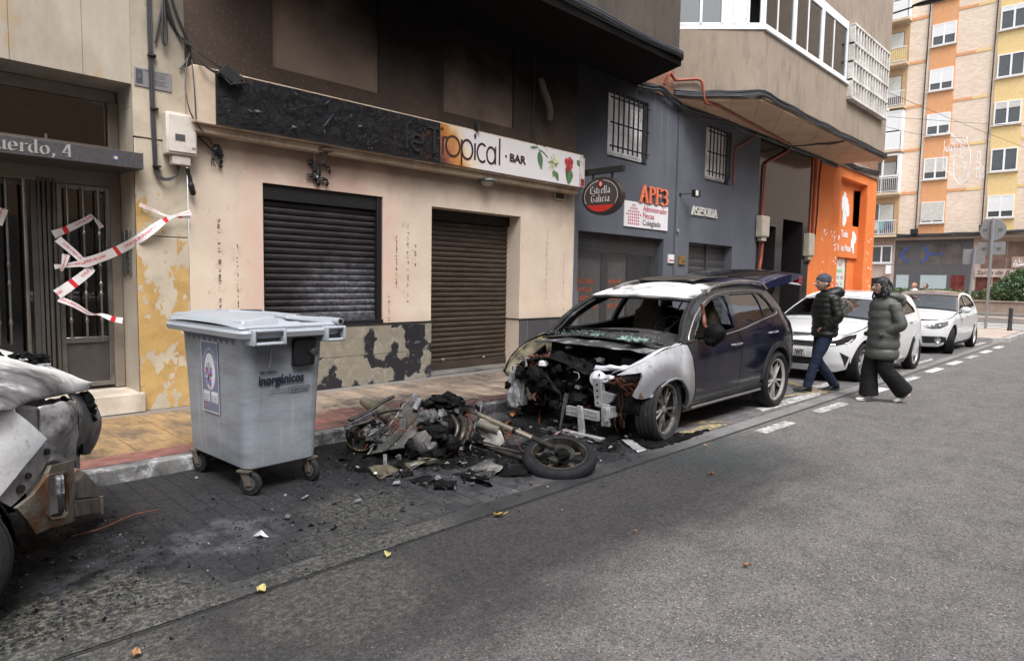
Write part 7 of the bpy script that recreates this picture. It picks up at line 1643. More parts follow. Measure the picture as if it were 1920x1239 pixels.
    def q_(kind,a,z,sg=-1):return(c.sy(a,z),z)if kind=='y' else(c.sx(a,z,sg),z)
    zl=P['zl']
    # bumper skin, one piece from arch to arch
    holes=P['front_holes'](q_)
    pts=[q_('x',-ar-.03,.42),q_('x',-ar-.02,.22),q_('x',-.5,.18),q_('y',0,.18),q_('x',-.5,.18,1),q_('x',-ar-.02,.22,1),q_('x',-ar-.03,.42,1),q_('x',-ar-.12,zl-.14,1),q_('x',xs0+.01,zl,1)]
    lip=[(c.sy(yy_,P['zlip']),P['zlip'])for yy_ in(.62,.4,.2,0,-.2,-.4,-.62)]
    mb=MB();pts=pts+[q_('x',xs0,P['edge'][0][1]-.006,1)]+lip+[q_('x',xs0,P['edge'][0][1]-.006)]+[q_('x',xs0+.01,zl),q_('x',-ar-.12,zl-.14)]
    panel(mb,pts,c.F,.045,thick=.02,holes=[h for h in holes],sgn=-1);fb=mb.build('front_bumper',M_wp,V_,local=True,smooth=50)
    P['front'](c,q_,V_,fb)
    # bonnet, screen, roof, rear
    Tn=lambda yn,u:c.T(yn,u)
    bonnet=pan('bonnet',M_wp,V_,[(-.995,0),(.995,0),(.97,NW-.05),(-.97,NW-.05)],Tn,.07,thick=.015,local=True)
    pan('scuttle',M_plast,V_,[(-.96,NW-.05),(.96,NW-.05),(.96,NW+.12),(-.96,NW+.12)],Tn,.08,off=-.02,thick=.01,local=True)
    ws=pan('windscreen',M_cgs,V_,[(-.955,NW+.08),(.955,NW+.08),(.93,NR-.12),(-.93,NR-.12)],Tn,.09,off=-.004,thick=0,local=True)
    mb=MB()
    for sg in(-1,1):mb.grid(lambda u,v:c.T(sg*lerp(.925,1.0,u),lerp(NW,NR,v)),2,14)
    mb.grid(lambda u,v:c.T(lerp(-.96,.96,u),lerp(NR-.14,NR+.02,v)),16,2);mb.build('screen_pillar',P['roofm'],V_,local=True)
    mb=MB()
    for a,b in(((-.1,NW+.1),(.75,NW+.45)),((-.75,NW+.1),(.0,NW+.35))):mb.tube([c.T(*a)+Z*.015,c.T((a[0]+b[0])/2,(a[1]+b[1])/2)+Z*.02,c.T(*b)+Z*.012],.008,5)
    mb.build('wiper',M_plast,V_,local=True)
    NE=c.n-P['nback']
    pan('roof',P['roofm'],V_,[(-1,NR+.02),(1,NR+.02),(1,NE),(-1,NE)],Tn,.09,thick=.02,local=True)
    pan('rear_window',M_cg,V_,[(-.93,NE),(.93,NE),(.95,c.n-1.4),(-.95,c.n-1.4)],Tn,.1,thick=0,local=True)
    pan('tailgate',M_wp,V_,[(-1,c.n-1.4),(1,c.n-1.4),(1,c.n),(-1,c.n)],Tn,.1,thick=.02,local=True)
    for sg in(-1,1):
        zt=P['zshoulder']+.1;pan('rear_bumper',M_wp,V_,[(sg*1.1,.25),(sg*1.1,.62),(sg*.9,zt),(0,zt),(0,.25)],c.Rr,.08,thick=.02,local=True)
        pan('tail_light',mat('lamp_red',(.30,.012,.018),.12,coat=1),V_,[(sg*1.12,zt-.15),(sg*1.14,zt+.0),(sg*.78,zt+.02),(sg*.74,zt-.12)],c.Rr,.08,thick=.02,off=.006,local=True)
    # dark cabin and underbody
    mb=MB();mb.box(-.45,P['tailx']+.1,-.58,.58,.2,.6);mb.box(.35,P['tailx']+.1,-.80*P['hw']/.88,.80*P['hw']/.88,.26,P['zbelt0']-.12)if 0 else mb.box(ar+.08,wb-ar-.08,-.78,.78,.22,.5);mb.build('underbody',M_dark,V_,local=True)
    mb=MB();mb.box(P['edge'][NW][0]+.10,P['edge'][NW][0]+.6,-.70,.70,P['zbelt0']-.25,P['zbelt0']-.04);mb.build('dashboard',mat('dash_grey',(.035,.035,.038),.7),V_,local=True,bevel=.04)
    mb=MB();cc_=Vector((P['edge'][NW][0]+.72,-.36,P['zbelt0']+.02));ax_=Vector((-.8,0,.5)).normalized();a_,b_=basis(ax_);mb.tube([cc_+(a_*cos(t)+b_*sin(t))*.18 for t in[k*pi/12 for k in range(25)]],.014,6);mb.build('steering_wheel',mat('wheel_grey',(.05,.05,.055),.5),V_,local=True)
    for y_ in(-.38,.38):
        mb=MB();mb.ball((xm-.35,y_,.52),(.26,.24,.12),12,8);mb.ball((xm-.1,y_,.85),(.08,.22,.32),12,8);mb.ball((xm-.08,y_,1.17),(.05,.12,.085),10,6);mb.build('seat',mat('seat_grey',(.05,.05,.055),.85),V_,local=True)
    return V_
def corsa_front(c,q_,V_,fb):
    pan('grille',M_plast,fb,[q_('y',-.50,.66),q_('y',-.50,.57),q_('y',.50,.57),q_('y',.50,.66)],c.F,.05,off=-.03,thick=.01,local=True,sgn=-1)
    mb=MB()
    for z in(.585,.612,.64):mb.tube([c.F(c.sy(y_,z),z)+Vector((.008,0,0))for y_ in(-.47,-.3,0,.3,.47)],.006,5)
    mb.build('grille_bar',mat('bar_chrome',(.3,.3,.3),.3,.8),fb,local=True)
    pan('lower_grille',M_plast,fb,[q_('y',-.56,.27),q_('y',-.44,.40),q_('y',.44,.40),q_('y',.56,.27)],c.F,.05,off=-.03,thick=.01,local=True,sgn=-1)
    mb=MB()
    for z in(.295,.32,.345,.37):mb.tube([c.F(c.sy(y_,z),z)+Vector((.012,0,0))for y_ in(-.44,-.2,0,.2,.44)],.005,4)
    mb.build('grille_bar',M_trim,fb,local=True)
    pp=pan('number_plate',mat('plate_white',(.62,.62,.60),.4),fb,[q_('y',-.26,.425),q_('y',-.26,.53),q_('y',.26,.53),q_('y',.26,.425)],c.F,.06,off=.012,thick=.012,local=True,sgn=-1)
    mb=MB();b0=c.F(0,.48);put_text(mb,'WY',.115,(b0.x-.017,-.105,.437),-Y,Z,bold=.004,width=.14);mb.build('lettering',mat('ink_black',(.01,.01,.01),.5),pp,local=True,smooth=0)
    for sg in(-1,1):
        hp=[q_('y',sg*.44,.705),q_('y',sg*.60,.725),q_('x',-.36,.765,sg),q_('x',-.27,.775,sg),q_('x',-.30,.72,sg),q_('x',-.40,.655,sg),q_('y',sg*.66,.60),q_('y',sg*.50,.61)]
        h=pan('headlight',mat('lamp_black_glass',(.02,.02,.022),.06,coat=1),fb,hp,c.F,.035,off=.004,thick=.02,local=True,sgn=-1)
        mb=MB();mb.tube([c.F(*q)+Vector((-.008,0,0))for q in(q_('y',sg*.47,.618),q_('y',sg*.62,.612),q_('x',-.46,.645,sg),q_('x',-.36,.70,sg))],.006,6);mb.build('light_strip',mat('lamp_chrome',(.5,.52,.55),.15,.6),h,local=True)
        pan('side_vent',M_plast,fb,[q_('y',sg*.70,.50),q_('x',-.42,.42,sg),q_('x',-.44,.30,sg),q_('y',sg*.74,.26)],c.F,.05,off=.003,thick=.01,local=True,sgn=-1)
def holes_c(q_):return[[q_('y',-.50,.66),q_('y',-.50,.57),q_('y',.50,.57),q_('y',.50,.66)],[q_('y',-.56,.27),q_('y',-.44,.40),q_('y',.44,.40),q_('y',.56,.27)]]
CORSA=dict(hw=.88,w0=[(.16,.80),(.3,.85),(.45,.875),(.65,.882),(.80,.868),(.90,.835),(1.1,.765),(1.3,.665),(1.42,.58)],xf=[(.16,-.66),(.3,-.745),(.5,-.785),(.62,-.78),(.70,-.74),(.80,-.62),(.9,-.3)],nf=2.7,
    xr=[(.2,3.12),(.5,3.26),(.8,3.25),(1.0,3.18),(1.3,3.0)],x0r=2.55,edge=[(-.48,.755),(-.15,.83),(.25,.895),(.56,.94),(.80,1.06),(1.04,1.19),(1.27,1.29),(1.62,1.375),(2.1,1.40),(2.6,1.345),(2.92,1.25),(3.06,1.12),(3.14,.98),(3.16,.86)],
    bx=[(0,.26),(3,.22),(7,.10),(10,0),(13,-.10)],cz=[(0,.02),(3,.06),(5,.02),(7,.055),(10,.04),(13,.02)],dz=[(.5,0),(1.4,.02),(2.6,.09),(3.2,.1)],wb=2.54,r=.312,xd=.47,xm=1.42,five=True,zbelt0=.93,zl=.70,ncowl=3,nroof=6,nback=4,zlip=.765,
    belt=[(.47,.93),(1.42,.955),(2.4,1.02),(3.1,1.05)],bell=(2.3,),tailx=2.98,zshoulder=.86,handles=(1.25,2.2),spokes=5,style='twin',roofm=M_wp,turn=0,front=corsa_front,front_holes=holes_c,
    wins=[[(.74,.975),(1.0,1.11),(1.25,1.225),(1.42,1.28),(1.40,1.0)],[(1.47,1.005),(1.49,1.30),(2.05,1.33),(2.35,1.27),(2.52,1.14),(2.55,1.075),(2.2,1.045)]])
CORSA_O=hatch('white hatchback with black grille and plate, parked right behind the burnt SUV',(11.44,4.145,0),-.055,CORSA)
def a1_front(c,q_,V_,fb):
    pan('grille',M_plast,fb,[q_('y',-.30,.70),q_('y',-.24,.36),q_('y',.24,.36),q_('y',.30,.70)],c.F,.05,off=.004,thick=.01,local=True,sgn=-1)
    for sg in(-1,1):
        hp=[q_('y',sg*.36,.66),q_('y',sg*.50,.70),q_('x',-.40,.755,sg),q_('x',-.34,.765,sg),q_('x',-.38,.68,sg),q_('y',sg*.70,.60),q_('y',sg*.56,.585),q_('y',sg*.42,.62)]
        h=pan('headlight',mat('lamp_glass_grey',(.16,.17,.18),.1,.3,var=.6,scale=14,coat=1),fb,hp,c.F,.035,off=.004,thick=.02,local=True,sgn=-1)
        for y_,x_ in((sg*.56,None),(sg*.68,None)):mb=MB();q=c.F(c.sy(y_,.655),.655);mb.ball(q+Vector((.0,0,.005)),(.02,.04,.035),12,8);mb.build('bulb',mat('lamp_chrome',(.5,.52,.55),.15,.6),h,local=True)
        f=pan('fog_recess',M_plast,fb,[q_('y',sg*.38,.42),q_('y',sg*.72,.42),q_('x',-.42,.40,sg),q_('y',sg*.78,.28),q_('y',sg*.40,.26)],c.F,.05,off=.003,thick=.01,local=True,sgn=-1)
        q=c.F(c.sy(sg*.66,.34),.34);mb=MB();mb.lathe([(.03,.0),(.062,.02),(.068,.01),(.07,-.01)],q,(-.8,sg*.5,0),20);mb.lathe([(0,.01),(.055,.008)],q,(-.8,sg*.5,0),16);mb.build('fog_light',mat('lamp_glass_pale',(.35,.36,.37),.1,.4),f,local=True)
        mb=MB();mb.tube([c.F(c.sy(y_,z),z)+Vector((-.004,0,0))for y_,z in((sg*.38,.245),(sg*.6,.245),(sg*.75,.26))],.010,5);mb.build('bumper_lip',M_wp,fb,local=True)
A1=dict(CORSA);A1.update(hw=.87,w0=[(.16,.78),(.3,.84),(.45,.865),(.65,.872),(.80,.86),(.90,.825),(1.1,.75),(1.3,.655),(1.42,.57)],xf=[(.16,-.70),(.3,-.78),(.5,-.80),(.62,-.79),(.72,-.73),(.82,-.58),(.9,-.3)],
    edge=[(-.47,.775),(-.15,.84),(.25,.90),(.54,.94),(.78,1.06),(1.02,1.19),(1.24,1.29),(1.56,1.375),(2.0,1.40),(2.5,1.345),(2.80,1.25),(2.95,1.12),(3.02,.98),(3.05,.86)],x0r=2.5,xr=[(.2,3.0),(.5,3.15),(.8,3.14),(1.0,3.07),(1.3,2.9)],wb=2.47,r=.315,xm=1.60,five=False,tailx=2.88,roofm=mat('roof_brown',(.10,.072,.062),.18,coat=1.0),handles=(1.4,),turn=.22,front=a1_front,front_holes=lambda q_:[],
    wins=[[(.72,.975),(.98,1.11),(1.22,1.225),(1.58,1.32),(1.56,1.01)],[(1.63,1.015),(1.65,1.335),(2.05,1.33),(2.3,1.27),(2.45,1.14),(2.48,1.075),(2.2,1.045)]])
hatch('small white car with brown roof parked last in the row by the corner',(17.9,4.15,0),0.0,A1)
# ================================================================ WASTE CONTAINER
def sight(px,py,Y=None,z=None,X_=None):
    v_=cv*F_PX+cr*(px-960)+cu*(619.5-py);t=Y/v_.y if Y is not None else(z-EYE)/v_.z if z is not None else X_/v_.x
    return Vector((0,0,EYE))+v_*t
g=G('grey_bin_plastic');p=g.obj();x,y,z=g.xyz(p)
cc=g.mix(g.mr(g.noise(p,1.5,5),.35,.7),(.235,.262,.300),(.285,.312,.348))
sm=g.mr(g.noise(g.mapv(p,(1,.6,2.6)),2.6,8,.72),.46,.66,0,.6);cc=g.mix(sm,cc,(.12,.128,.14))
st_=g.mr(g.noise(g.mapv(p,(9,9,.6)),1.6,4),.58,.72,0,.35);cc=g.mix(st_,cc,(.42,.44,.46));cc=g.mix(g.mr(g.noise(g.mapv(p,(3,3,14)),3,5,.7),.68,.74,0,.5),cc,(.06,.06,.065))
g.bump(g.noise(p,70,3),.06,.003);M_bin=g.end(cc,.42,spec=.45)
M_binl=mat('bin_lid_plastic',(.30,.328,.365),.42,var=.08,dirt=(.20,.21,.22),dscale=3,da=(.5,.75))
BT=thing('waste_container','large grey wheeled waste container with closed lid standing in the parking lane','bin',(2.15,4.88,0),radians(3))
def rrect(hx,hy,r_,z,cx=0,cy=0,n=6):
    return[Vector((cx+sx*(hx-r_)+r_*cos(a),cy+sy*(hy-r_)+r_*sin(a),z))for sx,sy,a0 in((1,1,0),(-1,1,90),(-1,-1,180),(1,-1,270))for a in[radians(a0+90*i/n)for i in range(n+1)]]
def loft(mb,rings,cap=True):
    n=len(rings[0]);vs=[v for r_ in rings for v in r_]
    fs=[(i*n+k,i*n+(k+1)%n,(i+1)*n+(k+1)%n,(i+1)*n+k)for i in range(len(rings)-1)for k in range(n)]
    if cap:fs+=[tuple(range(n-1,-1,-1)),tuple(range((len(rings)-1)*n,len(rings)*n))]
    mb.add(vs,fs);return mb
mb=MB();loft(mb,[rrect(.255,.43,.06,.185),rrect(.275,.455,.07,.20),rrect(.283,.468,.085,.26),rrect(.288,.478,.09,.45),rrect(.295,.50,.09,.75),rrect(.302,.525,.085,1.02),rrect(.304,.53,.08,1.135)])
body=mb.build('body',M_bin,BT,local=True,bevel=0)
for x_,s_ in((-.19,1),(.2,1)):
    mb=MB();mb.hexa([(x_-.02,-.462,.27),(x_+.02,-.462,.27),(x_+.02,-.44,.27),(x_-.02,-.44,.27)],[(x_-.022,-.532,1.1),(x_+.022,-.532,1.1),(x_+.02,-.50,1.1),(x_-.02,-.50,1.1)]);mb.build('rib',M_bin,BT,local=True,bevel=.01)
mb=MB()
for k in range(9):y_=-.36+k*.09;mb.add([(-.306,y_-.03,1.12),(-.306,y_+.03,1.12),(-.302,y_+.005,1.055),(-.36,y_,1.125)],[(0,1,3),(0,3,2),(1,2,3)])
mb.build('rim_web',M_bin,BT,local=True,smooth=0)
mb=MB();loft(mb,[rrect(.315,.55,.08,1.115),rrect(.385,.62,.07,1.125),rrect(.395,.63,.07,1.16),rrect(.385,.62,.07,1.178),rrect(.33,.56,.06,1.176)]);rim=mb.build('rim',M_binl,BT,local=True,smooth=35)
def frame3(mb,x0,x1,z0,z1,y0,y1,t):framed(mb,x0,x1,z0,z1,t,y0,y1)
for x0,x1 in((-.315,-.075),(.235,.40)):
    mb=MB();framed(mb,x0,x1,1.075,1.185,.022,-.66,-.54);mb.build('handle_frame',M_binl,rim,local=True,bevel=.008)
    mb=MB();mb.box(x0+.02,x1-.02,-.60,-.57,1.095,1.165);mb.build('handle_recess',mat('recess_grey',(.07,.075,.08),.6),rim,local=True)
# lid: low dome on the left part, stepped towards the hinge
mb=MB()
def lid(u,v):
    x=lerp(-.375,.375,u);y_=lerp(-.60,.60,v);e=min(1,9*min(u,1-u),12*min(v,1-v));c_=1.188+.050*min(1,e)**.5+.022*(1-abs(2*v-1)**2.5)*(1-.8*u)-.010*(1 if u>.62 else 0)
    return(x,y_,c_)
mb.grid(lid,40,40)
loft(mb,[rrect(.372,.598,.06,1.178),rrect(.376,.602,.06,1.195)],False);ld=mb.build('lid',M_binl,BT,local=True,smooth=40)
mb=MB();mb.hexa([(-.36,-.585,1.205),(-.08,-.59,1.18),(-.08,.585,1.18),(-.36,.585,1.205)],[(-.34,-.56,1.244),(-.10,-.55,1.268),(-.10,.55,1.268),(-.34,.56,1.244)]);mb.build('lid_ridge',M_binl,ld,local=True,bevel=.012)
for v0,v1 in((-.56,-.30),(.30,.56)):
    mb=MB();mb.hexa([(-.02,v0,1.24),(.36,v0,1.19),(.36,v1,1.19),(-.02,v1,1.24)],[(-.02,v0+.02,1.268),(.36,v0+.02,1.242),(.36,v1-.02,1.242),(-.02,v1-.02,1.268)]);mb.build('lid_hinge_arm',M_binl,ld,local=True,bevel=.012)
    mb=MB();mb.box(.13,.27,v0+.04,v1-.12,1.245,1.262);mb.build('hinge_slot',mat('recess_grey',(.07,.075,.08),.6),ld,local=True)
mb=MB();mb.tube([(.375,-.62,1.215),(.375,.62,1.215)],.026,14);mb.build('hinge_bar',M_binl,ld,local=True);mb=MB();mb.lathe([(0,.004),(.018,.004),(.018,0)],(.375,-.62,1.215),(0,-1,0),14);mb.build('hinge_cap',M_blk,ld,local=True)
mb=MB();mb.hexa([(.035,-.556,.90),(.20,-.556,.905),(.20,-.50,.905),(.035,-.50,.90)],[(.035,-.575,1.10),(.21,-.575,1.10),(.21,-.51,1.10),(.035,-.51,1.10)]);lk=mb.build('lock_plate',mat('lock_black',(.010,.010,.012),.35),BT,local=True,bevel=.012)
mb=MB();mb.lathe([(0,.05),(.026,.045),(.030,.03),(.018,.01),(.018,0)],(.165,-.565,1.0),(.2,-1,0),18);mb.build('lock_knob',mat('knob_grey',(.03,.033,.038),.4),lk,local=True)
mb=MB();mb.tube([(-.12,-.535,1.09),(-.125,-.53,1.0),(-.135,-.525,.91)],.006,6);mb.build('strap',M_binl,BT,local=True)
# printed text on the narrow end
mb=MB();nd_=Vector((0,-.012,0));ty=lambda z:-.502-.025*(z-.75)/.27
u_t=Vector((0,-.09,1)).normalized()
put_text(mb,'inorgánicos',.092,(-.21,ty(.79)-.006,.79),X,u_t,bold=.0035,width=.345);put_text(mb,'Sólo residuos',.032,(-.205,ty(.87)-.006,.868),X,u_t,width=.125,bold=.0008)
put_text(mb,'de 20 a 21 horas',.028,(.035,ty(.72)-.006,.722),X,u_t,width=.135,bold=.0008)
mb.ribbon([(0,0),(.165,0),(.165,.04),(0,.04)],.003,(.02,ty(.71)-.005,.712),X,u_t,.001,closed=True)
put_text(mb,'Deposite sus residuos',.018,(-.125,ty(.735)-.006,.737),X,u_t,width=.135);put_text(mb,'en bolsas bien cerradas',.018,(-.135,ty(.71)-.006,.715),X,u_t,width=.145);mb.build('lettering',mat('ink_navy',(.012,.013,.03),.5),body,local=True,smooth=0)
# recycling sticker on the long side
us=Vector((-.022,0,1)).normalized();so_=Vector((-.3005,.0,0));ys=-Y
def sk(mb,pts,z):mb.poly(pts,(-.299,.02,.80),ys,us,.001,z)
mb=MB();sk(mb,[(-.135,-.26),(.135,-.26),(.135,.26),(-.135,.26)],.004);stk=mb.build('sticker',mat('sticker_slate',(.14,.165,.25),.4),body,local=True,smooth=0)
mb=MB();mb.ribbon([(-.133,-.258),(.133,-.258),(.133,.258),(-.133,.258)],.005,(-.299,.02,.80),ys,us,.001,.0055,closed=True)
sk(mb,[(.085*cos(t),.04+.135*sin(t))for t in[k*pi/16 for k in range(32)]],.0055)
for x0 in(-.115,.012):sk(mb,[(x0,-.185),(x0+.10,-.185),(x0+.10,-.105),(x0,-.105)],.0055)
for i,ch in enumerate('FRACCIÓN RESTO'):
    if ch==' ':continue
    a=radians(150-i*120/13);c_=Vector((-.299,.02,.80))+ys*(.105*cos(a))+us*(.03+.165*sin(a));rr_=ys*sin(a)-us*cos(a);uu_=ys*cos(a)+us*sin(a);put_text(mb,ch,.03,c_-rr_*.009,rr_,uu_,z=.0055)
mb.build('sticker_print',mat('sticker_white',(.62,.63,.68),.4),stk,local=True,smooth=0)
mb=MB();rr=random.Random(31)
for k in range(46):
    a=rr.uniform(0,2*pi);q=rr.random()**.5*.8;cx,cy_=.07*q*cos(a),.02+.105*q*sin(a);r_=rr.uniform(.008,.02);mb.m(rr.randrange(6));sk(mb,[(cx+r_*cos(t)*rr.uniform(.5,1.2),cy_+r_*sin(t)*rr.uniform(.5,1.2))for t in[j*pi/4 for j in range(8)]],.007+.0002*k)
for x0 in(-.105,.022):
    for j in range(3):mb.m(5).box(-.3045-.0,-.304,.02-x0-.08,.02-x0,.80-.175+j*.018,.80-.170+j*.018)
mb.m(2);sk(mb,[(-.09+.013*cos(t),-.222+.018*sin(t))for t in[j*pi/6 for j in range(12)]],.0056)
mb.build('sticker_art',[mat('art_'+n_,c,.5)for n_,c in(('pink',(.5,.12,.3)),('blue',(.15,.25,.5)),('rust',(.45,.16,.08)),('mint',(.3,.5,.4)),('violet',(.25,.12,.38)),('grey',(.2,.2,.25)))],stk,local=True,smooth=0)
# castors
for cx,cy_,tn in((-.235,-.40,.5),(.245,-.40,.15),(-.235,.40,.2),(.245,.40,.6)):
    cs=bpy.data.objects.new('castor',None);col.objects.link(cs);cs.parent=BT;cs.location=(cx,cy_,.0);cs.rotation_euler=(0,0,tn)
    mb=MB();mb.lathe([(.022,-.022),(.076,-.018),(.084,-.010),(.084,.010),(.076,.018),(.022,.022)],(0,-.02,.088),X,26);cw=mb.build('tyre',m_rubber('castor_rubber',(.018,.018,.02)),cs,local=True,smooth=40)
    mb=MB();mb.lathe([(0,-.024),(.045,-.026),(.045,.026),(0,.024)],(0,-.02,.088),X,18);mb.build('hub',mat('castor_hub',(.10,.10,.11),.5,.4),cs,local=True)
    mb=MB()
    for s_ in(-1,1):mb.hexa([(s_*.032-.003,-.045,.08),(s_*.032+.003,-.045,.08),(s_*.032+.003,.0,.075),(s_*.032-.003,.0,.075)],[(s_*.032-.003,-.02,.175),(s_*.032+.003,-.02,.175),(s_*.032+.003,.05,.175),(s_*.032-.003,.05,.175)])
    mb.box(-.05,.05,-.04,.06,.175,.187);mb.lathe([(0,0),(.008,0),(.008,.078),(0,.078)],(-.039,-.02,.088),X,8);mb.build('fork',mat('fork_zinc',(.22,.19,.16),.5,.6,dirt=(.06,.045,.04)),cs,local=True)
# ================================================================ BURNT MOTORCYCLE
M_bal=mat('burnt_cast_alloy',(.075,.075,.082),.6,.35,var=.5,scale=22,dirt=(.30,.30,.33),dscale=18,da=(.56,.68),bump=.6)
M_bmt=mat('scorched_steel',(.045,.043,.039),.45,.6,var=.5,scale=14,dirt=(.02,.02,.02),dscale=8,da=(.5,.65))
M_pal=mat('heat_bleached_steel',(.22,.205,.175),.4,.5,var=.3,scale=8,dirt=(.05,.045,.04),dscale=6,da=(.52,.7))
BK=thing('burnt_motorcycle','burnt out wreck of a motorcycle lying on its side between the container and the SUV','motorcycle',(3.6,4.2,0))
sg_=lambda px,py,z:sight(px,py,z=z)
n0=Vector((-.25,-.20,1)).normalized();c0=Vector((4.045,3.40,.095))
mb=MB();mb.lathe([(.222,-.03),(.228,-.048),(.255,-.060),(.287,-.050),(.302,-.022),(.305,0),(.302,.022),(.287,.050),(.255,.060),(.230,.050),(.222,.035)],c0,n0,56);fw=mb.build('wheel',m_rubber('bike_tyre',(.008,.009,.011),(.022,.023,.028)),BK,smooth=50)
mb=MB();mb.lathe([(.224,-.045),(.226,.045),(.231,.050),(.228,.058),(.219,.056),(.213,.03),(.203,.012),(.203,-.012),(.213,-.03),(.219,-.05)],c0,n0,56)
u_,v_=basis(n0)
for k in range(5):
    a=2*pi*k/5+.5;d=u_*cos(a)+v_*sin(a);e=d.cross(n0)
    mb.hexa([c0+d*.03-e*.022-n0*.018,c0+d*.03+e*.022-n0*.018,c0+d*.19+e*.012-n0*.012,c0+d*.19-e*.012-n0*.012],[c0+d*.03-e*.022+n0*.018,c0+d*.03+e*.022+n0*.018,c0+d*.19+e*.012+n0*.01,c0+d*.19-e*.012+n0*.01])
mb.build('rim',mat('bike_rim',(.20,.18,.15),.35,.8,var=.4,scale=12,dirt=(.03,.03,.03),da=(.5,.6)),fw,smooth=35)
for s_ in(1,):
    mb=MB();mb.lathe([(.075,-.003),(.13,-.003),(.13,.003),(.075,.003)],c0+n0*.05+u_*.0,n0,36);mb.build('brake_disc',M_bmt,fw)
mb=MB();mb.lathe([(0,.07),(.028,.07),(.035,.05),(.035,-.05),(0,-.07)],c0,n0,16);mb.ball(c0-u_*.12+n0*.07+Vector((-.05,.03,.01)),(.06,.04,.035),12,8,jit=.3);mb.ball(c0+u_*.05+v_*.1+n0*.04,(.05,.05,.03),10,6,jit=.5);mb.build('caliper',M_char,fw)
# fork
a1,b1=sg_(897,777,.30),c0+n0*.075+(sg_(897,777,.30)-c0).normalized()*.03
m1=a1.lerp(b1,.50);m2=a1.lerp(b1,.72)
mb=MB();mb.tube([a1,m1],.021,12);mb.tube([m1,m2],.0255,12);mb.build('fork_tube',mat('hot_chrome',(.72,.66,.55),.22,.85,var=.2,scale=10,dirt=(.08,.065,.05),dscale=14,da=(.58,.7)),BK)
mb=MB();mb.tube([m2,b1],[.028,.024],12);mb.ball(b1,.035,12,8,jit=.3);mb.tube([m1-(m2-m1)*.06,m1+(m2-m1)*.12],.031,12);mb.build('fork_leg',M_bmt,BK)
a2,b2=sg_(872,826,.06),c0-n0*.055+Vector((-.12,.16,0));mb=MB();mb.tube([a2,a2.lerp(b2,.55)],.018,10);mb.tube([a2.lerp(b2,.55),b2],.023,10);mb.ball(b2,(.05,.04,.03),10,6,jit=.4);mb.build('fork_tube',M_bmt,BK)
q1,q2=sg_(900,762,.33),sg_(880,822,.12);mb=MB();mb.bar(q1,q2,.06,.045);mb.ball(q1,(.05,.05,.05),12,8,jit=.3);mb.ball(q1.lerp(q2,.5),(.05,.045,.06),12,8,jit=.3);mb.jitter(.01,12);mb.build('triple_clamp',M_bal,BK)
# white casting in front of the steering head
mb=MB();P_=[sg_(893,790,.22),sg_(925,800,.21),sg_(940,812,.20),sg_(948,830,.10),sg_(938,838,.06),sg_(905,828,.08)]
mb.hexa(P_,[p+Vector((.05,.09,.03))for p in P_]);mb.jitter(.008,20);mb.build('headlight_bracket',mat('bleached_casting',(.50,.49,.46),.5,.15,var=.12,dirt=(.2,.19,.17),dscale=8),BK,bevel=.012)
mb=MB();mb.tube([sg_(900,795,.22),sg_(938,808,.2)],.045,14);mb.build('headlight_tube',M_pal,BK)
mb=MB();c_=sg_(948,805,.17);ax=(sg_(948,805,.17)-sg_(925,798,.19)).normalized()
for k in range(3):mb.tube([c_+ax*(.012*k)+(basis(ax)[0]*cos(t)+basis(ax)[1]*sin(t))*(.07+.008*k)for t in[j*pi/12 for j in range(25)]],.006,6)
mb.tube(cat([c_+Z*.07,c_+Vector((.02,-.04,-.02)),c_+Vector((.05,-.09,-.10)),sg_(978,845,.05)],4),.005,6);mb.build('cable_loops',M_cop,BK)
# frame rails, engine, exhausts
mb=MB()
for pts,r_ in(([(870,770,.33),(840,752,.42),(800,755,.40),(765,770,.33)],.02),([(868,800,.22),(845,850,.05),(810,868,.03),(780,868,.03)],.019),([(700,778,.34),(730,770,.36),(765,767,.36)],.016),([(655,788,.32),(690,772,.36),(715,755,.42),(738,743,.46)],.017),([(658,800,.28),(700,786,.32),(705,775,.34)],.013),([(690,818,.22),(710,806,.26),(728,796,.28)],.012),([(880,828,.10),(930,838,.07),(975,848,.05)],.014)):
    mb.tube(cat([sg_(*q)for q in pts],4),r_,9)
mb.build('frame',M_bmt,BK)
mb=MB();e0=sg_(800,830,.17);ea=Vector((-.35,-.85,.25)).normalized()
mb.lathe([(0,.10),(.055,.10),(.07,.09),(.085,.06),(.105,.04),(.11,0),(.11,-.12),(0,-.12)],e0,ea,28);mb.lathe([(.0,.112),(.05,.112),(.052,.10)],e0,ea,24);st=len(mb.v);mb.jitter(.010,16);mb.build('engine_cover',mat('cover_dusty',(.085,.083,.082),.75,.15,var=.4,scale=16,dirt=(.26,.26,.28),dscale=14,da=(.55,.66),bump=.6),BK)
mb=MB();rr=random.Random(14)
for(px,py,z),r_ in(((820,815,.24),.10),((835,800,.26),.09),((800,800,.28),.08),((845,830,.16),.09),((815,850,.08),.10),((780,840,.12),.09),((830,780,.32),.08),((860,815,.16),.08)):mb.ball(sg_(px,py,z),(r_,r_*.9,r_*.8),14,10,jit=.4,seed=px,fs=3)
mb.build('engine_block',M_char,BK)
mb=MB();h0=sg_(808,782,.36)
mb.lathe([(0,.05),(.05,.045),(.065,.02),(.07,-.08),(0,-.1)],h0,(-.3,-.8,.3),22);mb.lathe([(.012,.09),(.022,.09),(.03,.05),(.03,.0)],h0+Vector((.02,-.03,-.01)),(-.2,-.9,.15),14);mb.lathe([(0,.1),(.022,.095),(.03,.03)],h0+Vector((.06,-.05,-.06)),(-.1,-.9,.1),14)
mb.ball(h0+Vector((-.07,.0,.01)),(.05,.05,.06),12,8,jit=.5);mb.ball(h0+Vector((.12,0,-.0)),(.045,.04,.05),12,8,jit=.5,seed=3);mb.jitter(.006,20);mb.build('cylinder_head',M_bal,BK)
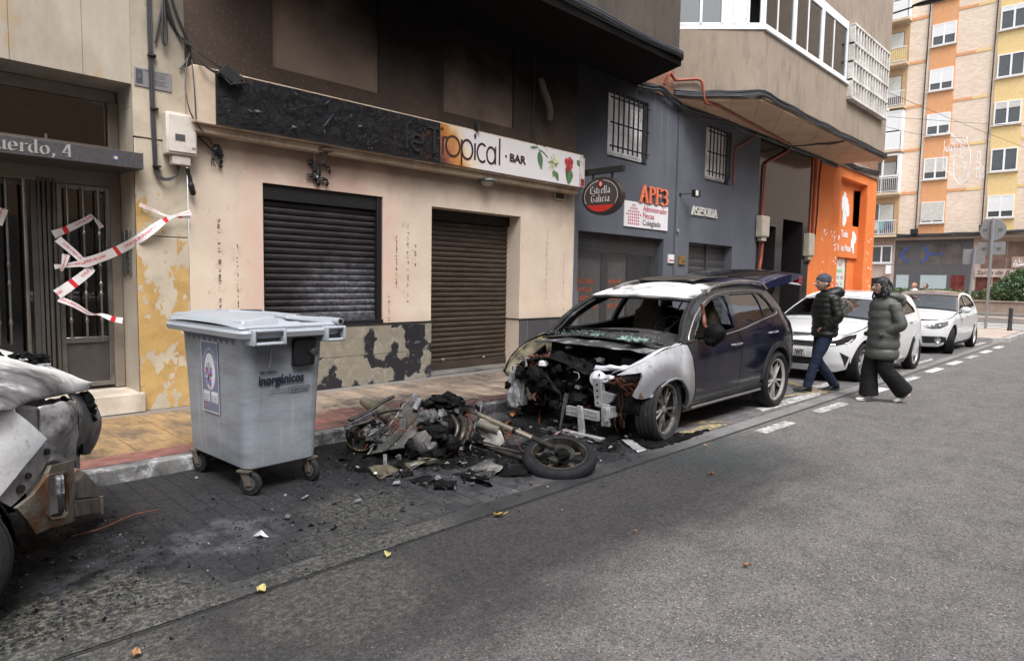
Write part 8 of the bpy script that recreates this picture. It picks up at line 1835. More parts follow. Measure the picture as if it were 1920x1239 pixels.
mb=MB()
for k,(pts,r_)in enumerate((([(852,768,.34),(868,790,.28),(868,815,.20),(855,838,.10),(842,850,.06),(815,862,.045),(785,862,.045)],.026),([(848,780,.33),(858,800,.26),(852,822,.17),(842,838,.10)],.02),([(866,762,.34),(880,785,.28),(880,808,.2),(865,835,.10)],.022))):mb.tube(cat([sg_(*q)for q in pts],5),r_,11)
mb.build('exhaust_pipe',mat('exhaust_brown',(.055,.051,.043),.4,.6,var=.5,scale=9,dirt=(.25,.24,.21),dscale=9,da=(.55,.7)),BK)
mb=MB();mb.tube([sg_(683,752,.36),sg_(700,762,.34),sg_(735,785,.27),sg_(768,806,.20)],[.045,.062,.068,.062],18);mb.ball(sg_(683,752,.36),.045,14,10);mb.build('silencer',mat('silencer_beige',(.17,.155,.12),.4,.5,var=.35,scale=5,dirt=(.06,.055,.045),dscale=3,da=(.5,.75)),BK)
# warped alloy panel leaning over the rear
mb=MB()
pn=[Vector(sg_(*q))for q in((765,752,.42),(812,792,.30),(760,838,.13),(690,852,.05),(737,795,.28))]
def pnl(u,v):
    a=pn[0].lerp(pn[1],u);b=pn[3].lerp(pn[2],u);q=a.lerp(b,v);return q+Vector((-.03,-.05,.02))*sin(pi*u)*sin(pi*v)+mn.noise_vector(q*9)*.012+Vector((0,-.02,.012))*(1 if .46<u<.54 else 0)
mb.grid(pnl,20,22);mb.build('warped_panel',mat('panel_olive_grey',(.042,.043,.040),.6,.1,var=.35,scale=6,dirt=(.2,.19,.16),dscale=9,da=(.55,.7)),BK,solid=.006)
mb=MB();pts=[pnl(1,v/10)+Vector((-.005,-.006,.004))for v in range(0,8)];mb.tube(pts,.005,5);mb.tube([pnl(u/10,0)+Vector((0,-.004,.006))for u in range(11)],.005,5);mb.tube([pnl(0,v/10)+Vector((-.005,-.004,.004))for v in range(0,11)],.0055,5);mb.build('panel_edge',mat('edge_silver',(.28,.28,.27),.35,.7),BK)
# fuel tank and seat, collapsed
mb=MB()
for(px,py,z),r_ in(((825,752,.42),.10),((850,756,.40),.10),((862,770,.34),.085),((805,757,.40),.07),((842,745,.45),.07)):mb.ball(sg_(px,py,z),(r_,r_,r_*.62),16,12,jit=.5,seed=px,fs=2.5)
mb.jitter(.015,14);mb.build('collapsed_seat',M_char,BK)
mb=MB();rr=random.Random(17)
for k in range(26):
    px,py=rr.choice(((878,775),(884,760),(760,775),(776,782),(745,785)));a=sg_(px+rr.uniform(-8,8),py+rr.uniform(-8,10),.36);mb.tube(cat([a,a+Vector((rr.uniform(-.05,.05),rr.uniform(-.05,.05),rr.uniform(-.06,.0))),a+Vector((rr.uniform(-.08,.08),rr.uniform(-.08,.08),rr.uniform(-.16,-.03)))],3),.0035,5)
mb.build('wiring',M_cop,BK)
mb=MB();q=sg_(783,758,.42);mb.box(-.04,.04,-.025,.025,-.055,.055,Matrix.Translation(q)@Matrix.Rotation(.5,4,'Y')@Matrix.Rotation(.7,4,'Z'));q=sg_(777,748,.46);mb.hexa([q+Vector(a)for a in((-.03,0,-.02),(.03,0,-.04),(.03,.02,-.04),(-.03,.02,-.02))],[q+Vector(a)for a in((-.02,0,.03),(.02,0,.05),(.02,.02,.05),(-.02,.02,.03))]);mb.build('battery_box',mat('box_bluegrey',(.10,.11,.125),.6,.2,dirt=(.25,.26,.28),dscale=12),BK,bevel=.006)
# rear wheel hub with sprocket and tail end of the frame
mb=MB();rc=sg_(678,815,.16);ra_=Vector((-.55,-.75,.35)).normalized();u_,v_=basis(ra_)
mb.lathe([(0,.03),(.03,.03),(.04,.01),(.085,.0),(.12,-.01),(.135,.02),(.135,-.05),(0,-.05)],rc,ra_,30);rhub=mb.build('rear_hub',M_bmt,BK)
mb=MB()
for k in range(15):a=2*pi*k/36+.4;d=u_*cos(a)+v_*sin(a);mb.bar(rc+d*.137+ra_*.025,rc+d*.137-ra_*.05,.010,.008,tuple(d))
mb.build('gear_teeth',mat('teeth_straw',(.32,.25,.13),.5,.4),rhub)
mb=MB(); 
for k in range(8):px,py=655+k*6+rr.uniform(-3,3),798-k*4.2+rr.uniform(-4,4);q=sg_(px,py,.30);mb.ball(q,(.035,.03,.025),10,6,jit=.6,seed=k)
mb.bar(sg_(650,800,.27),sg_(705,770,.36),.05,.03);mb.jitter(.012,14);mb.build('tail_frame',M_bal,BK)
mb=MB(); 
for(px,py,z),r_ in(((700,812,.2),.05),((715,825,.15),.06),((725,812,.2),.05),((740,835,.12),.06),((705,840,.08),.06),((660,832,.07),.06),((770,852,.06),.05)):mb.ball(sg_(px,py,z),(r_,r_,r_*.7),12,8,jit=.5,seed=py)
mb.bar(sg_(695,822,.2),sg_(735,798,.26),.022,.012);mb.bar(sg_(706,800,.25),sg_(712,845,.08),.025,.01);mb.bar(sg_(722,852,.08),sg_(722,872,.01),.03,.02);mb.bar(sg_(748,852,.08),sg_(749,868,.01),.035,.02);pieces(mb,'rear_linkage',M_bal,BK)
mb=MB();rr=random.Random(77)
for k in range(260):
    px=rr.uniform(665,890);py=lerp(800,852,rr.random())if px<740 or rr.random()<.5 else 775+rr.uniform(-15,60);z_=max(.01,.36-(py-760)*.0036+rr.uniform(-.03,.05));q=sg_(px,py,z_)+Vector((rr.uniform(0,.12),rr.uniform(0,.15),0));t_=rr.random()
    if t_<.5:
        P_=[q]
        for j in range(3):P_.append(P_[-1]+Vector((rr.uniform(-.04,.04),rr.uniform(-.05,.05),rr.uniform(-.04,.03))))
        mb.m(rr.choice((0,0,1,2,3))).tube(cat(P_,3),rr.uniform(.003,.009),5)
    elif t_<.8:s2=rr.uniform(.008,.03);mb.m(rr.choice((0,0,1,2))).box(-s2,s2,-s2*rr.uniform(.3,1.4),s2,-s2*.4,s2*.4,Matrix.Translation(q)@Matrix.Rotation(rr.uniform(0,3),4,Vector((rr.random(),rr.random(),rr.random()+.1))))
    else:mb.m(rr.choice((0,0,1))).ball(q,rr.uniform(.015,.045),8,6,jit=.8,seed=k)
mb.jitter(.012,25);tag(mb.build('bike_clutter',[M_char,mat('clutter_grey',(.11,.11,.115),.6,.3,var=.5,scale=20),M_bmt,M_cop],BK),kind='stuff')
# ================================================================ DEBRIS
q=random.Random(99)
def hot(x,y):
    return max(exp(-((x-3.3)**2/.55+(y-4.35)**2/.32)),exp(-((x-4.75)**2/.35+(y-4.15)**2/.35)),.55*exp(-((x-3.9)**2/.8+(y-3.9)**2/.15)),.65*exp(-((x-.7)**2/.2+(y-4.0)**2/.35)),.22*exp(-((x-1.7)**2/1.2+(y-3.7)**2/.5)),.55*exp(-((x-5.6)**2/.3+(y-3.35)**2/.03)),.8*exp(-((x-4.6)**2/.5+(y-5.1)**2/.15)))
mb=MB();cnt=0
while cnt<9000:
    x,y_=q.uniform(-.3,6.4),q.uniform(2.3,5.75)
    if q.random()>hot(x,y_)**.8:continue
    if x<.95 and y_>5.3:continue
    cnt+=1;s_=q.uniform(.002,.0075)*(1+1.6*(q.random()<.05));zg=.125 if y_>5.36 else .006;h=max(0,hot(x,y_)-.3)*.05*q.random()
    mb.m(q.choice((0,0,0,0,1,1,2,3 if q.random()<.3 else 0)))
    P=[Vector((x+q.uniform(-1.5,1.5)*s_,y_+q.uniform(-1.5,1.5)*s_,zg+h+q.uniform(0,1)*s_*.5))for _ in range(3)]+[Vector((x,y_,zg+h+s_*q.uniform(.5,1.6)))]
    mb.add(P,[(0,1,2),(0,3,1),(1,3,2),(2,3,0)])
tag(mb.build('ash_debris',[M_char,mat('ash_grey',(.045,.045,.048),.9),mat('ash_dark',(.016,.016,.017),.9),mat('ash_white',(.26,.27,.28),.9)],smooth=0),'black and grey ash and crumbs scattered over the burnt paving',None,None,'stuff')
mb=MB()
for k in range(150):
    x,y_=q.gauss(3.5,.62),q.gauss(4.3,.40)
    if q.random()<.5:x,y_=q.gauss(4.85,.40),q.gauss(4.2,.42)
    if y_>5.25 or y_<3.45 or x<2.9:continue
    r_=q.uniform(.03,.11);mb.m(q.choice((0,0,0,1))).ball((x,y_,.0),(r_*q.uniform(.8,1.6),r_*q.uniform(.8,1.4),r_*q.uniform(.25,.6)),10,6,jit=.7,seed=k,fs=2.5)
tag(mb.build('charred_rubble',[M_char,mat('rubble_grey',(.018,.018,.02),.85,var=.6,scale=20,dirt=(.13,.135,.145),dscale=16,da=(.58,.68),bump=.8)]),'low mounds of molten charred rubble under the motorcycle and the SUV nose',None,None,'stuff')
mb=MB()
for k in range(240):
    x,y_=(q.gauss(3.5,.6),q.gauss(4.0,.42))if q.random()<.6 else(q.gauss(4.9,.4),q.gauss(4.0,.4)); 
    if y_>5.3:continue
    a=q.uniform(0,pi);l=q.uniform(.012,.055);w_=l*q.uniform(.3,.8);n_=3
    c_=Vector((x,y_,.02+q.uniform(0,.035)));d=Vector((cos(a),sin(a),q.uniform(-.3,.4)));e=Vector((-sin(a),cos(a),q.uniform(-.5,.5)))
    mb.m(q.choice((0,0,0,1,1,2)if k%3 else(0,0,1))).grid(lambda u,v:c_+d*l*(u-.5)+e*w_*(v-.5)+Vector((0,0,.012*mn.noise(Vector((u*4+k,v*4,k))))),4,3)
tag(mb.build('metal_flakes',[mat('flake_dark',(.02,.02,.023),.5,.3),mat('flake_silver',(.12,.122,.13),.5,.4,var=.5,scale=20),mat('flake_pale',(.20,.205,.22),.6,.2)]),'torn flakes of burnt foil and sheet metal among the wreckage',None,None,'stuff')
def scrap(name,label,cat_,pts,th,m,jit_=.012,seg=10):
    mb=MB();P=[Vector(p)for p in pts]
    def fn(u,v):a=P[0].lerp(P[1],u);b=P[3].lerp(P[2],u);w_=a.lerp(b,v);return w_+mn.noise_vector(w_*13)*jit_
    mb.grid(fn,seg,seg);return tag(mb.build(name,m,solid=th),label,cat_)
M_brs=mat('burnt_plate_straw',(.085,.075,.052),.6,.3,var=.5,scale=9,dirt=(.05,.045,.03),dscale=10,da=(.5,.65))
pb=scrap('burnt_plate','scorched straw coloured plate with a white button lying in front of the motorcycle','scrap metal',[sg_(690,876,.05),sg_(722,870,.06),sg_(750,880,.03),sg_(712,900,.01)],.006,M_brs)
mb=MB();mb.ball(sg_(704,887,.045),(.014,.014,.010),12,8);mb.build('button',mat('button_cream',(.6,.56,.48),.5),pb)
scrap('burnt_plate','long scorched metal plate leaning under the motorcycle engine','scrap metal',[sg_(757,870,.03),sg_(800,856,.10),sg_(810,860,.07),sg_(770,880,.01)],.006,M_brs)
scrap('crumpled_foil','crumpled pale grey burnt sheet beside the lying front wheel','scrap metal',[sg_(880,880,.02),sg_(905,862,.07),sg_(945,875,.06),sg_(925,895,.01)],.004,mat('foil_pale',(.17,.165,.155),.5,.4,var=.6,scale=14,dirt=(.03,.03,.03),da=(.45,.6)),.03,14)
scrap('silver_scrap','bright silver scrap of bodywork lying by the flat front tyre of the SUV','scrap metal',[sight(1165,825,z=.03),sight(1185,825,z=.03),sight(1212,844,z=.01),sight(1196,848,z=.01)],.005,mat('silver_scrap',(.55,.56,.58),.4,.5,dirt=(.15,.15,.15)),.008)
scrap('black_sheet','twisted black metal sheet with a pale edge in front of the motorcycle','scrap metal',[sg_(868,888,.04),sg_(915,905,.05),sg_(925,912,.0),sg_(870,902,.0)],.005,M_char,.02)
mb=MB();a,b=sg_(815,910,.03),sg_(855,910,.03);mb.tube([a,b],.034,14)
for k in range(8):c_=a.lerp(b,k/7);mb.lathe([(.034,-.004),(.040,0),(.034,.004)],c_,b-a,14)
mb.jitter(.004,30);tag(mb.build('burnt_footrest',M_char),'black ribbed cylinder, a burnt footrest, lying foremost in the debris','scrap metal')
mb=MB();mb.tube([sg_(878,884,.03),sg_(915,882,.03)],.014,8);tag(mb.build('metal_rod',M_bmt),'short dark metal rod beside the crumpled sheet','scrap metal')
mb=MB();q_=sg_(948,812,.0)+Vector((.02,.05,.03));q_=sight(970,810,z=.03);mb.box(-.02,.02,-.02,.02,-.03,.03,Matrix.Translation(q_));tag(mb.build('wood_chip',mat('chip_pink',(.42,.30,.24),.8),bevel=.004),'small pinkish block standing behind the motorcycle fork','scrap')
tag(scrap('ceramic_shard','orange shard on the ash behind the motorcycle fork','scrap',[sight(955,776,z=.04),sight(966,768,z=.07),sight(972,772,z=.06),sight(960,782,z=.03)],.008,mat('shard_orange',(.25,.09,.045),.6),.004,4),None)
mb=MB();mb.tube(cat([sight(1008,745,z=.10),sight(1012,770,z=.06),sight(1010,800,z=.01)],3),.014,7);mb.jitter(.006,30);tag(mb.build('rusty_rod',M_cop),'rusty upright rod between the fork and the SUV nose','scrap metal')
mb=MB();mb.tube(cat([sight(1075,815,z=.03),sight(1060,806,z=.05),sight(1045,812,z=.02),sight(1030,822,z=.02),sight(1020,835,z=.01)],4),.009,6);tag(mb.build('burnt_cable',mat('cable_redgrey',(.3,.2,.18),.6,var=.6,scale=25)),'pale red wire curling on the ground below the hanging strut','cable')
scrap('tar_puddle','molten black tyre rubber spread under the flat front wheel','scrap',[(5.15,3.22,.02),(5.75,3.18,.018),(6.3,3.26,.014),(5.2,3.6,.03)],.012,M_char,.03,16)
for k,(px,py,s_,m_,lb)in enumerate(((935,966,.075,0,'yellow fallen leaf lying on the gutter line in the foreground'),(490,1107,.06,1,'small bright yellow leaf fragment on the sooty gutter at lower left'),(1333,889,.06,2,'thin orange leaf on the asphalt in front of the SUV'),(1322,836,.035,2,'tiny tan leaf scrap on the gutter by the SUV wheel'),(727,1041,.05,1,'pale yellow leaf scrap on the sooty asphalt near the gutter'),(1190,998,.03,2,'tiny orange speck of leaf on the asphalt in mid foreground'),(1400,1061,.05,2,'curled orange leaf on the asphalt at right foreground'),(255,1228,.05,2,'long brown leaf at the bottom left edge'))):
    s_*=.55;c_=sight(px,py,z=.012);mb=MB();rr=random.Random(k);a=rr.uniform(0,3);d=Vector((cos(a),sin(a),.1));e=Vector((-sin(a),cos(a),.3))
    mb.grid(lambda u,v:c_+d*s_*(u-.5)*1.6+e*s_*(v-.5)*(.25+1.1*sin(pi*u))+Z*(.006*sin(u*7+k)+.006*abs(v-.5)*4+.004),8,4)
    if m_==0:mb.tube([c_-d*s_*.7+Z*.01,c_-d*s_*1.5+Z*.03],.002,4)
    tag(mb.build('fallen_leaf',[mat('leaf_amber',(.55,.36,.10),.6,var=.4,scale=30),mat('leaf_yellow',(.36,.31,.12),.6),mat('leaf_orange',(.30,.15,.07),.6)][m_],solid=.001),lb,'leaf')
# ================================================================ WRECK AT THE LEFT EDGE
WK=thing('burnt_car','rear corner of a burnt out white car with rusty bumper bracket at the left edge','car',(-.6,4.3,0))
def wside(x,z):k=max(0,x-.28);return Vector((x,3.47+1.95*k*k+(.10*max(0,z-.75)/.3)**1.0+.25*max(0,.45-z),z))
def hitw(px,py):
    v_=cv*F_PX+cr*(px-960)+cu*(619.5-py);o=Vector((0,0,EYE));a=.0015
    while a<.012:
        p_=o+v_*a
        if p_.y>=wside(p_.x,p_.z).y:return(p_.x,p_.z)
        a+=.000004
    return(p_.x,p_.z)
g=G('ash_white_car');p=g.pos();n1=g.noise(p,3.5,8,.68);cc=g.ramp(n1,[(.3,(.40,.41,.43)),(.55,(.66,.67,.69)),(.8,(.74,.75,.76))])
x,y,z=g.xyz(p);cc=g.mix(g.mr(g.ma('ADD',z,g.ma('MULTIPLY',n1,.16)),.94,1.02,0,.0),cc,(.1,.1,.1));cc=g.mix(g.mr(g.noise(p,7,9,.75),.56,.68,0,.7),cc,(.12,.12,.125));g.bump(g.noise(p,50,7,.7),.35,.006);M_aw=g.end(cc,.6,.05,spec=.3)
g=G('heat_stained_deck');p=g.pos();x,y,z=g.xyz(p);n1=g.noise(p,5,8,.7);k_=g.mr(g.ma('ADD',y,g.ma('MULTIPLY',n1,.6)),4.45,4.8,0,1,True)
cc=g.mix(k_,g.ramp(n1,[(.35,(.05,.05,.052)),(.55,(.20,.20,.21)),(.68,(.62,.63,.64))]),(.70,.70,.69));cc=g.mix(g.mr(g.noise(p,3,4),.6,.7,0,.4),cc,(.30,.24,.16));g.bump(n1,.2,.006);M_deck=g.end(cc,.5,.2,spec=.4)
M_rust=mat('rusted_steel',(.17,.155,.13),.6,.35,var=.4,scale=8,dirt=(.13,.060,.022),dscale=6,da=(.46,.60),bump=.5)
M_stg=mat('stained_steel',(.28,.28,.29),.5,.4,var=.35,scale=9,dirt=(.08,.075,.07),dscale=6,da=(.5,.7),bump=.3)
pts=[hitw(*q)for q in((0,930),(12,915),(50,868),(88,822),(58,794),(25,768),(0,768))]+[(-.6,.965),(-1.6,.98),(-1.6,.35),(-.25,.35)]+[(.12+.37*cos(radians(a)),.33+.37*sin(radians(a)))for a in(170,150,130,110,90,70,50)]
pan('side_panel',M_aw,WK,pts,wside,.05,thick=.02,sgn=1)
pts=[hitw(*q)for q in((0,935),(14,920),(52,872),(90,825),(114,838),(80,892),(55,925),(28,950),(5,938))]
pan('rear_flange',M_stg,WK,pts,wside,.03,thick=.012,off=-.02,sgn=1)
mb=MB()
for px,py,r_ in((90,848,.016),(55,893,.014),(40,918,.02)):
    x_,z_=hitw(px,py);c_=wside(x_,z_);mb.lathe([(0,.004),(r_,.004),(r_,-.01)],c_+Vector((0,.018,0)),(.5,-.85,0),14)
pieces(mb,'bolt_hole',M_dark,WK)
hb=[hitw(*q)for q in((30,952),(60,928),(85,896),(95,872),(136,862),(140,975),(95,988),(66,1000),(50,975))];hh=[hitw(*q)for q in((90,894),(93,888),(122,883),(126,888),(128,955),(122,967),(97,970),(91,960))]
br=pan('bumper_bracket',M_rust,WK,hb,wside,.03,holes=(hh,),thick=.02,off=.004,sgn=1)
mb=MB();P=[wside(*q)+Vector((-.01,-.02,0))for q in hh];mb.tube(P+[P[0]],.007,7);mb.build('bracket_lip',M_rust,br)
mb=MB();mb.grid(lambda u,v:(lerp(.60,.73,u),3.97+.05*v+.02*u,lerp(.30,.60,v)),6,6);mb.build('inner_plate',M_stg,WK)
a0=sight(142,915,Y=4.1);mb=MB();P=[sight(142,905,Y=4.05),sight(160,885,Y=4.4),sight(190,918,Y=4.6),sight(188,932,Y=4.6),sight(142,935,Y=4.05)];mb.hexa(P,[p+Vector((-.03,.05,.01))for p in P]);P=[sight(142,938,Y=4.05),sight(188,932,Y=4.58),sight(192,960,Y=4.58),sight(142,970,Y=4.05)];mb.hexa(P,[p+Vector((-.03,.04,.0))for p in P]);mb.build('crash_beam',mat('beam_burnt',(.10,.095,.09),.5,.4,var=.5,scale=10,dirt=(.25,.2,.15),dscale=8),WK,bevel=.006)
mb=MB();mb.tube([sight(190,930,Y=4.55),sight(191,962,Y=4.55)],.012,8);mb.build('beam_end',M_rust,WK)
# deck above the lamp and the lamp cavity
up=[sight(*q[:2],Y=q[2])for q in((-60,640,5.0),(0,654,5.0),(45,666,4.95),(90,684,4.85),(135,704,4.75),(167,729,4.62))]
lo=[sight(*q[:2],Y=q[2])for q in((-60,770,3.44),(0,768,3.50),(25,767,3.57),(60,751,3.80),(112,742,4.15),(164,731,4.56))]
def deck(u,v):
    t=u*5;i=min(4,int(t));a=up[i].lerp(up[i+1],t-i);b=lo[i].lerp(lo[i+1],t-i);q=b.lerp(a,v);return q+Vector((.02,-.02,.045))*sin(pi*v)+mn.noise_vector(q*5)*.003
mb=MB();mb.grid(deck,30,16);mb.build('tail_deck',M_deck,WK,solid=.01)
mb=MB();rr=random.Random(5)
for k in range(26):q=sight(rr.uniform(0,82),0,Y=4.6)if 0 else sight(rr.uniform(-5,84),672+rr.uniform(-4,14),Y=rr.uniform(4.5,4.8));mb.ball(q+Z*.01,(.03,.03,.016),8,6,jit=.7,seed=k)
mb.build('melted_trim',M_char,WK)
mb=MB()
for k in range(4):a=sight(58,684+k*5,Y=4.55);mb.bar(a,a+Vector((.09,-.02,0)),.012,.008)
mb.build('vent_slat',M_alu,WK);mb=MB();mb.grid(lambda u,v:sight(lerp(-10,32,u),lerp(695,722,v)+6*u*u,Y=4.25-.3*v)+Z*.012,6,4);mb.build('glass_remnant',mat('bleached_edge',(.55,.50,.45),.6),WK,solid=.006)
mb=MB()
def cav(u,v):q=sight(lerp(28,150,u),lerp(748,880,v),Y=lerp(3.85,4.55,u)+.12*sin(pi*v));return q+mn.noise_vector(q*8)*.03
mb.grid(cav,24,20);mb.build('lamp_cavity',mat('cavity_metal',(.34,.34,.35),.6,.3,var=.5,scale=5,dirt=(.02,.018,.017),dscale=5,da=(.42,.56),bump=.5),WK)
mb=MB()
def fas(u,v):
    q=sight(lerp(128,168,u)+6*sin(pi*v),lerp(735,852,v),Y=lerp(4.35,4.72,u));return q+Vector((.04,-.04,0))*sin(pi*v)+mn.noise_vector(q*7)*.01
mb.grid(fas,10,18);mb.build('bumper_remnant',mat('remnant_pale',(.22,.22,.23),.5,.1,var=.5,scale=4,dirt=(.03,.03,.03),dscale=3,da=(.42,.6)),WK,solid=.012)
mb=MB(); 
for px,py,r_ in((155,762,.06),(163,782,.05),(150,780,.05),(160,750,.045)):mb.ball(sight(px,py,Y=4.55),(r_,r_*.7,r_*1.1),14,10,jit=.6,seed=px,fs=3)
mb.build('melted_lamp',M_char,WK)
mb=MB()
def bowl(u,v):
    q=sight(lerp(70,143,u)+14*v*(1-u),lerp(752,868,v)+10*(1-u)*(1-v),Y=lerp(3.86,4.22,u));return q+Vector((.05,-.06,.03))*sin(pi*u)*sin(pi*min(1,v+.15))+mn.noise_vector(q*11)*.014
mb.grid(bowl,22,20);mb.build('lamp_bowl',mat('bowl_steel',(.36,.36,.37),.45,.3,var=.35,scale=7,dirt=(.03,.027,.025),dscale=6,da=(.5,.64),bump=.3),WK,solid=.008)
mb=MB();mb.grid(lambda u,v:sight(lerp(34,76,u),lerp(756,812,v)+8*u,Y=3.80+.08*u),6,6);mb.build('inner_plate',M_stg,WK,solid=.006)
mb=MB();q=sight(88,800,Y=3.9);mb.lathe([(0,.0),(.022,.004),(.026,-.01),(.02,-.02)],q,(.3,-.9,.1),14);mb.build('bulb_holder',M_char,WK)
mb=MB();mb.tube(cat([sight(118,745,Y=4.25),sight(140,780,Y=4.35),sight(150,830,Y=4.45),sight(152,852,Y=4.45)],4),.014,7);mb.build('seal',M_char,WK)
mb=MB();mb.box(-1.8,.45,3.75,5.0,.25,.9);mb.box(.3,.72,4.15,4.9,.3,.66);mb.build('interior',M_char,WK)
mb=MB();mb.box(-2.4,-.3,3.75,4.9,.9,1.3);mb.build('cabin',M_char,WK,bevel=.1)
mb=MB();mb.grid(lambda u,v:(.12+.38*cos(pi*u),3.52+.4*v,.33+.38*sin(pi*u)),18,3);mb.build('arch_liner',M_char,WK,solid=.01)
wheel(WK,(.135,3.56,.325),-1,.335,.235,.22,M_tyb,M_rimb,5,flat=.03)
mb=MB();mb.tube(cat([sight(135,1005,z=.02),sight(190,990,z=.03),sight(250,965,z=.04),sight(300,955,z=.03)],5),.005,6);tag(mb.build('burnt_wire',M_cop),'thin rusty wire trailing over the pavers from the left wreck','cable')
scrap('crumpled_foil','small bright crumpled foil piece on the pavers right of the left wreck','scrap metal',[sight(477,1003,z=.01),sight(492,993,z=.04),sight(505,1003,z=.02),sight(488,1008,z=.01)],.003,mat('foil_bright',(.5,.51,.52),.4,.5),.02,6)
# ================================================================ PEOPLE
M_skin=mat('skin',(.42,.26,.20),.5,var=.06)
def head_mesh(mb,c,h=.232,yaw=0.0,seed=0):
    """head facing local +x: skull, brow, nose, lips, chin, ears"""
    c=Vector(c);hh=h/2
    def fn(u,v):
        a=2*pi*u;e=pi*(v-.5);d=Vector((cos(a)*cos(e),sin(a)*cos(e),sin(e)))
        x,y,z=d.x*hh*.88,d.y*hh*.70,d.z*hh
        fr_=max(0,d.x)
        if z<0:y*=1-.28*(-d.z)**1.2;x=x*(1-.05*(-d.z))if d.x>0 else x*(1-.45*(-d.z))
        az=abs(a if a<pi else a-2*pi);zz=d.z
        nose=exp(-((az)/.16)**2)*max(0,1-abs((zz+.18)/.26))**.8*.030*(1.25-.9*(zz+.18)/.26*.5);x+=nose
        x-=exp(-((az-.36)/.2)**2)*exp(-((zz-.02)/.12)**2)*.012;x+=exp(-(az/.5)**2)*exp(-((zz-.18)/.1)**2)*.006
        x+=exp(-(az/.28)**2)*(exp(-((zz+.52)/.05)**2)+exp(-((zz+.62)/.05)**2))*.006;x+=exp(-(az/.4)**2)*exp(-((zz+.86)/.12)**2)*.014
        return c+Vector((x,y,z))
    mb.grid(fn,40,32)
    for s_ in(-1,1):mb.ball(c+Vector((-.012,s_*hh*.70,-.01)),(.018,.008,.032),8,6)
def bodyskin(par,joints,links,m):
    me=bpy.data.meshes.new('body');nm=list(joints);me.from_pydata([joints[k][0]for k in nm],[(nm.index(a),nm.index(b))for a,b in links],[]); 
    o=bpy.data.objects.new('body',me);col.objects.link(o);o.parent=par;ks=o.modifiers.new('skin','SKIN')
    for i,k in enumerate(nm):r_=joints[k][1];me.skin_vertices[0].data[i].radius=(r_,r_)if not isinstance(r_,tuple)else r_
    me.skin_vertices[0].data[0].use_root=True
    ks.use_smooth_shade=True;k2=o.modifiers.new('sub','SUBSURF');k2.levels=k2.render_levels=2;me.materials.append(m);return o
def ring(mb,secs,n=36,quilt=None):
    """closed loft of horizontal ellipses: (x, y, z, half depth, half width)"""
    vs=[]
    S_=[Vector((s_[0],s_[1],s_[2]))for s_ in secs];L=len(secs);fine=[]
    for i in range(L-1):
        g_=lambda k:Vector(secs[max(0,min(L-1,k))][:5])
        for t in[j/8 for j in range(8)]:
            a,b,c,d=[secs[max(0,min(L-1,k))]for k in(i-1,i,i+1,i+2)]
            fine.append([.5*((2*b[q])+(c[q]-a[q])*t+(2*a[q]-5*b[q]+4*c[q]-d[q])*t*t+(3*b[q]-a[q]-3*c[q]+d[q])*t**3)for q in range(5)])
    fine.append(list(secs[-1]))
    for f in fine:
        k=1.0
        if quilt:
            ph=(f[2]-quilt[1])/quilt[0];k=1+quilt[2]*(abs(sin(pi*ph))**.45-.6)
        for j in range(n):
            a=2*pi*j/n;w_=k*(1+.012*mn.noise(Vector((cos(a)*2,sin(a)*2,f[2]*14)))*(3 if quilt else 1))
            vs.append((f[0]+f[3]*cos(a)*w_,f[1]+f[4]*sin(a)*w_,f[2]))
    N=len(fine);fs=[(i*n+k,i*n+(k+1)%n,(i+1)*n+(k+1)%n,(i+1)*n+k)for i in range(N-1)for k in range(n)]+[tuple(range(n)),tuple(range((N-1)*n,N*n))]
    mb.add(vs,fs)
def sleeve(mb,pts,rad,n=18,quilt=None):
    P=cat(pts,10);rr_=[itp([(i/(len(rad)-1),r_)for i,r_ in enumerate(rad)],j/(len(P)-1))for j in range(len(P))]
    L=0;out=[]
    for j in range(len(P)):
        if j:L+=(P[j]-P[j-1]).length
        k=1+(quilt[1]*(abs(sin(pi*L/quilt[0]))**.45-.6)if quilt else 0)+.05*mn.noise(P[j]*11);out.append(rr_[j]*k)
    mb.tube(P,out,n)
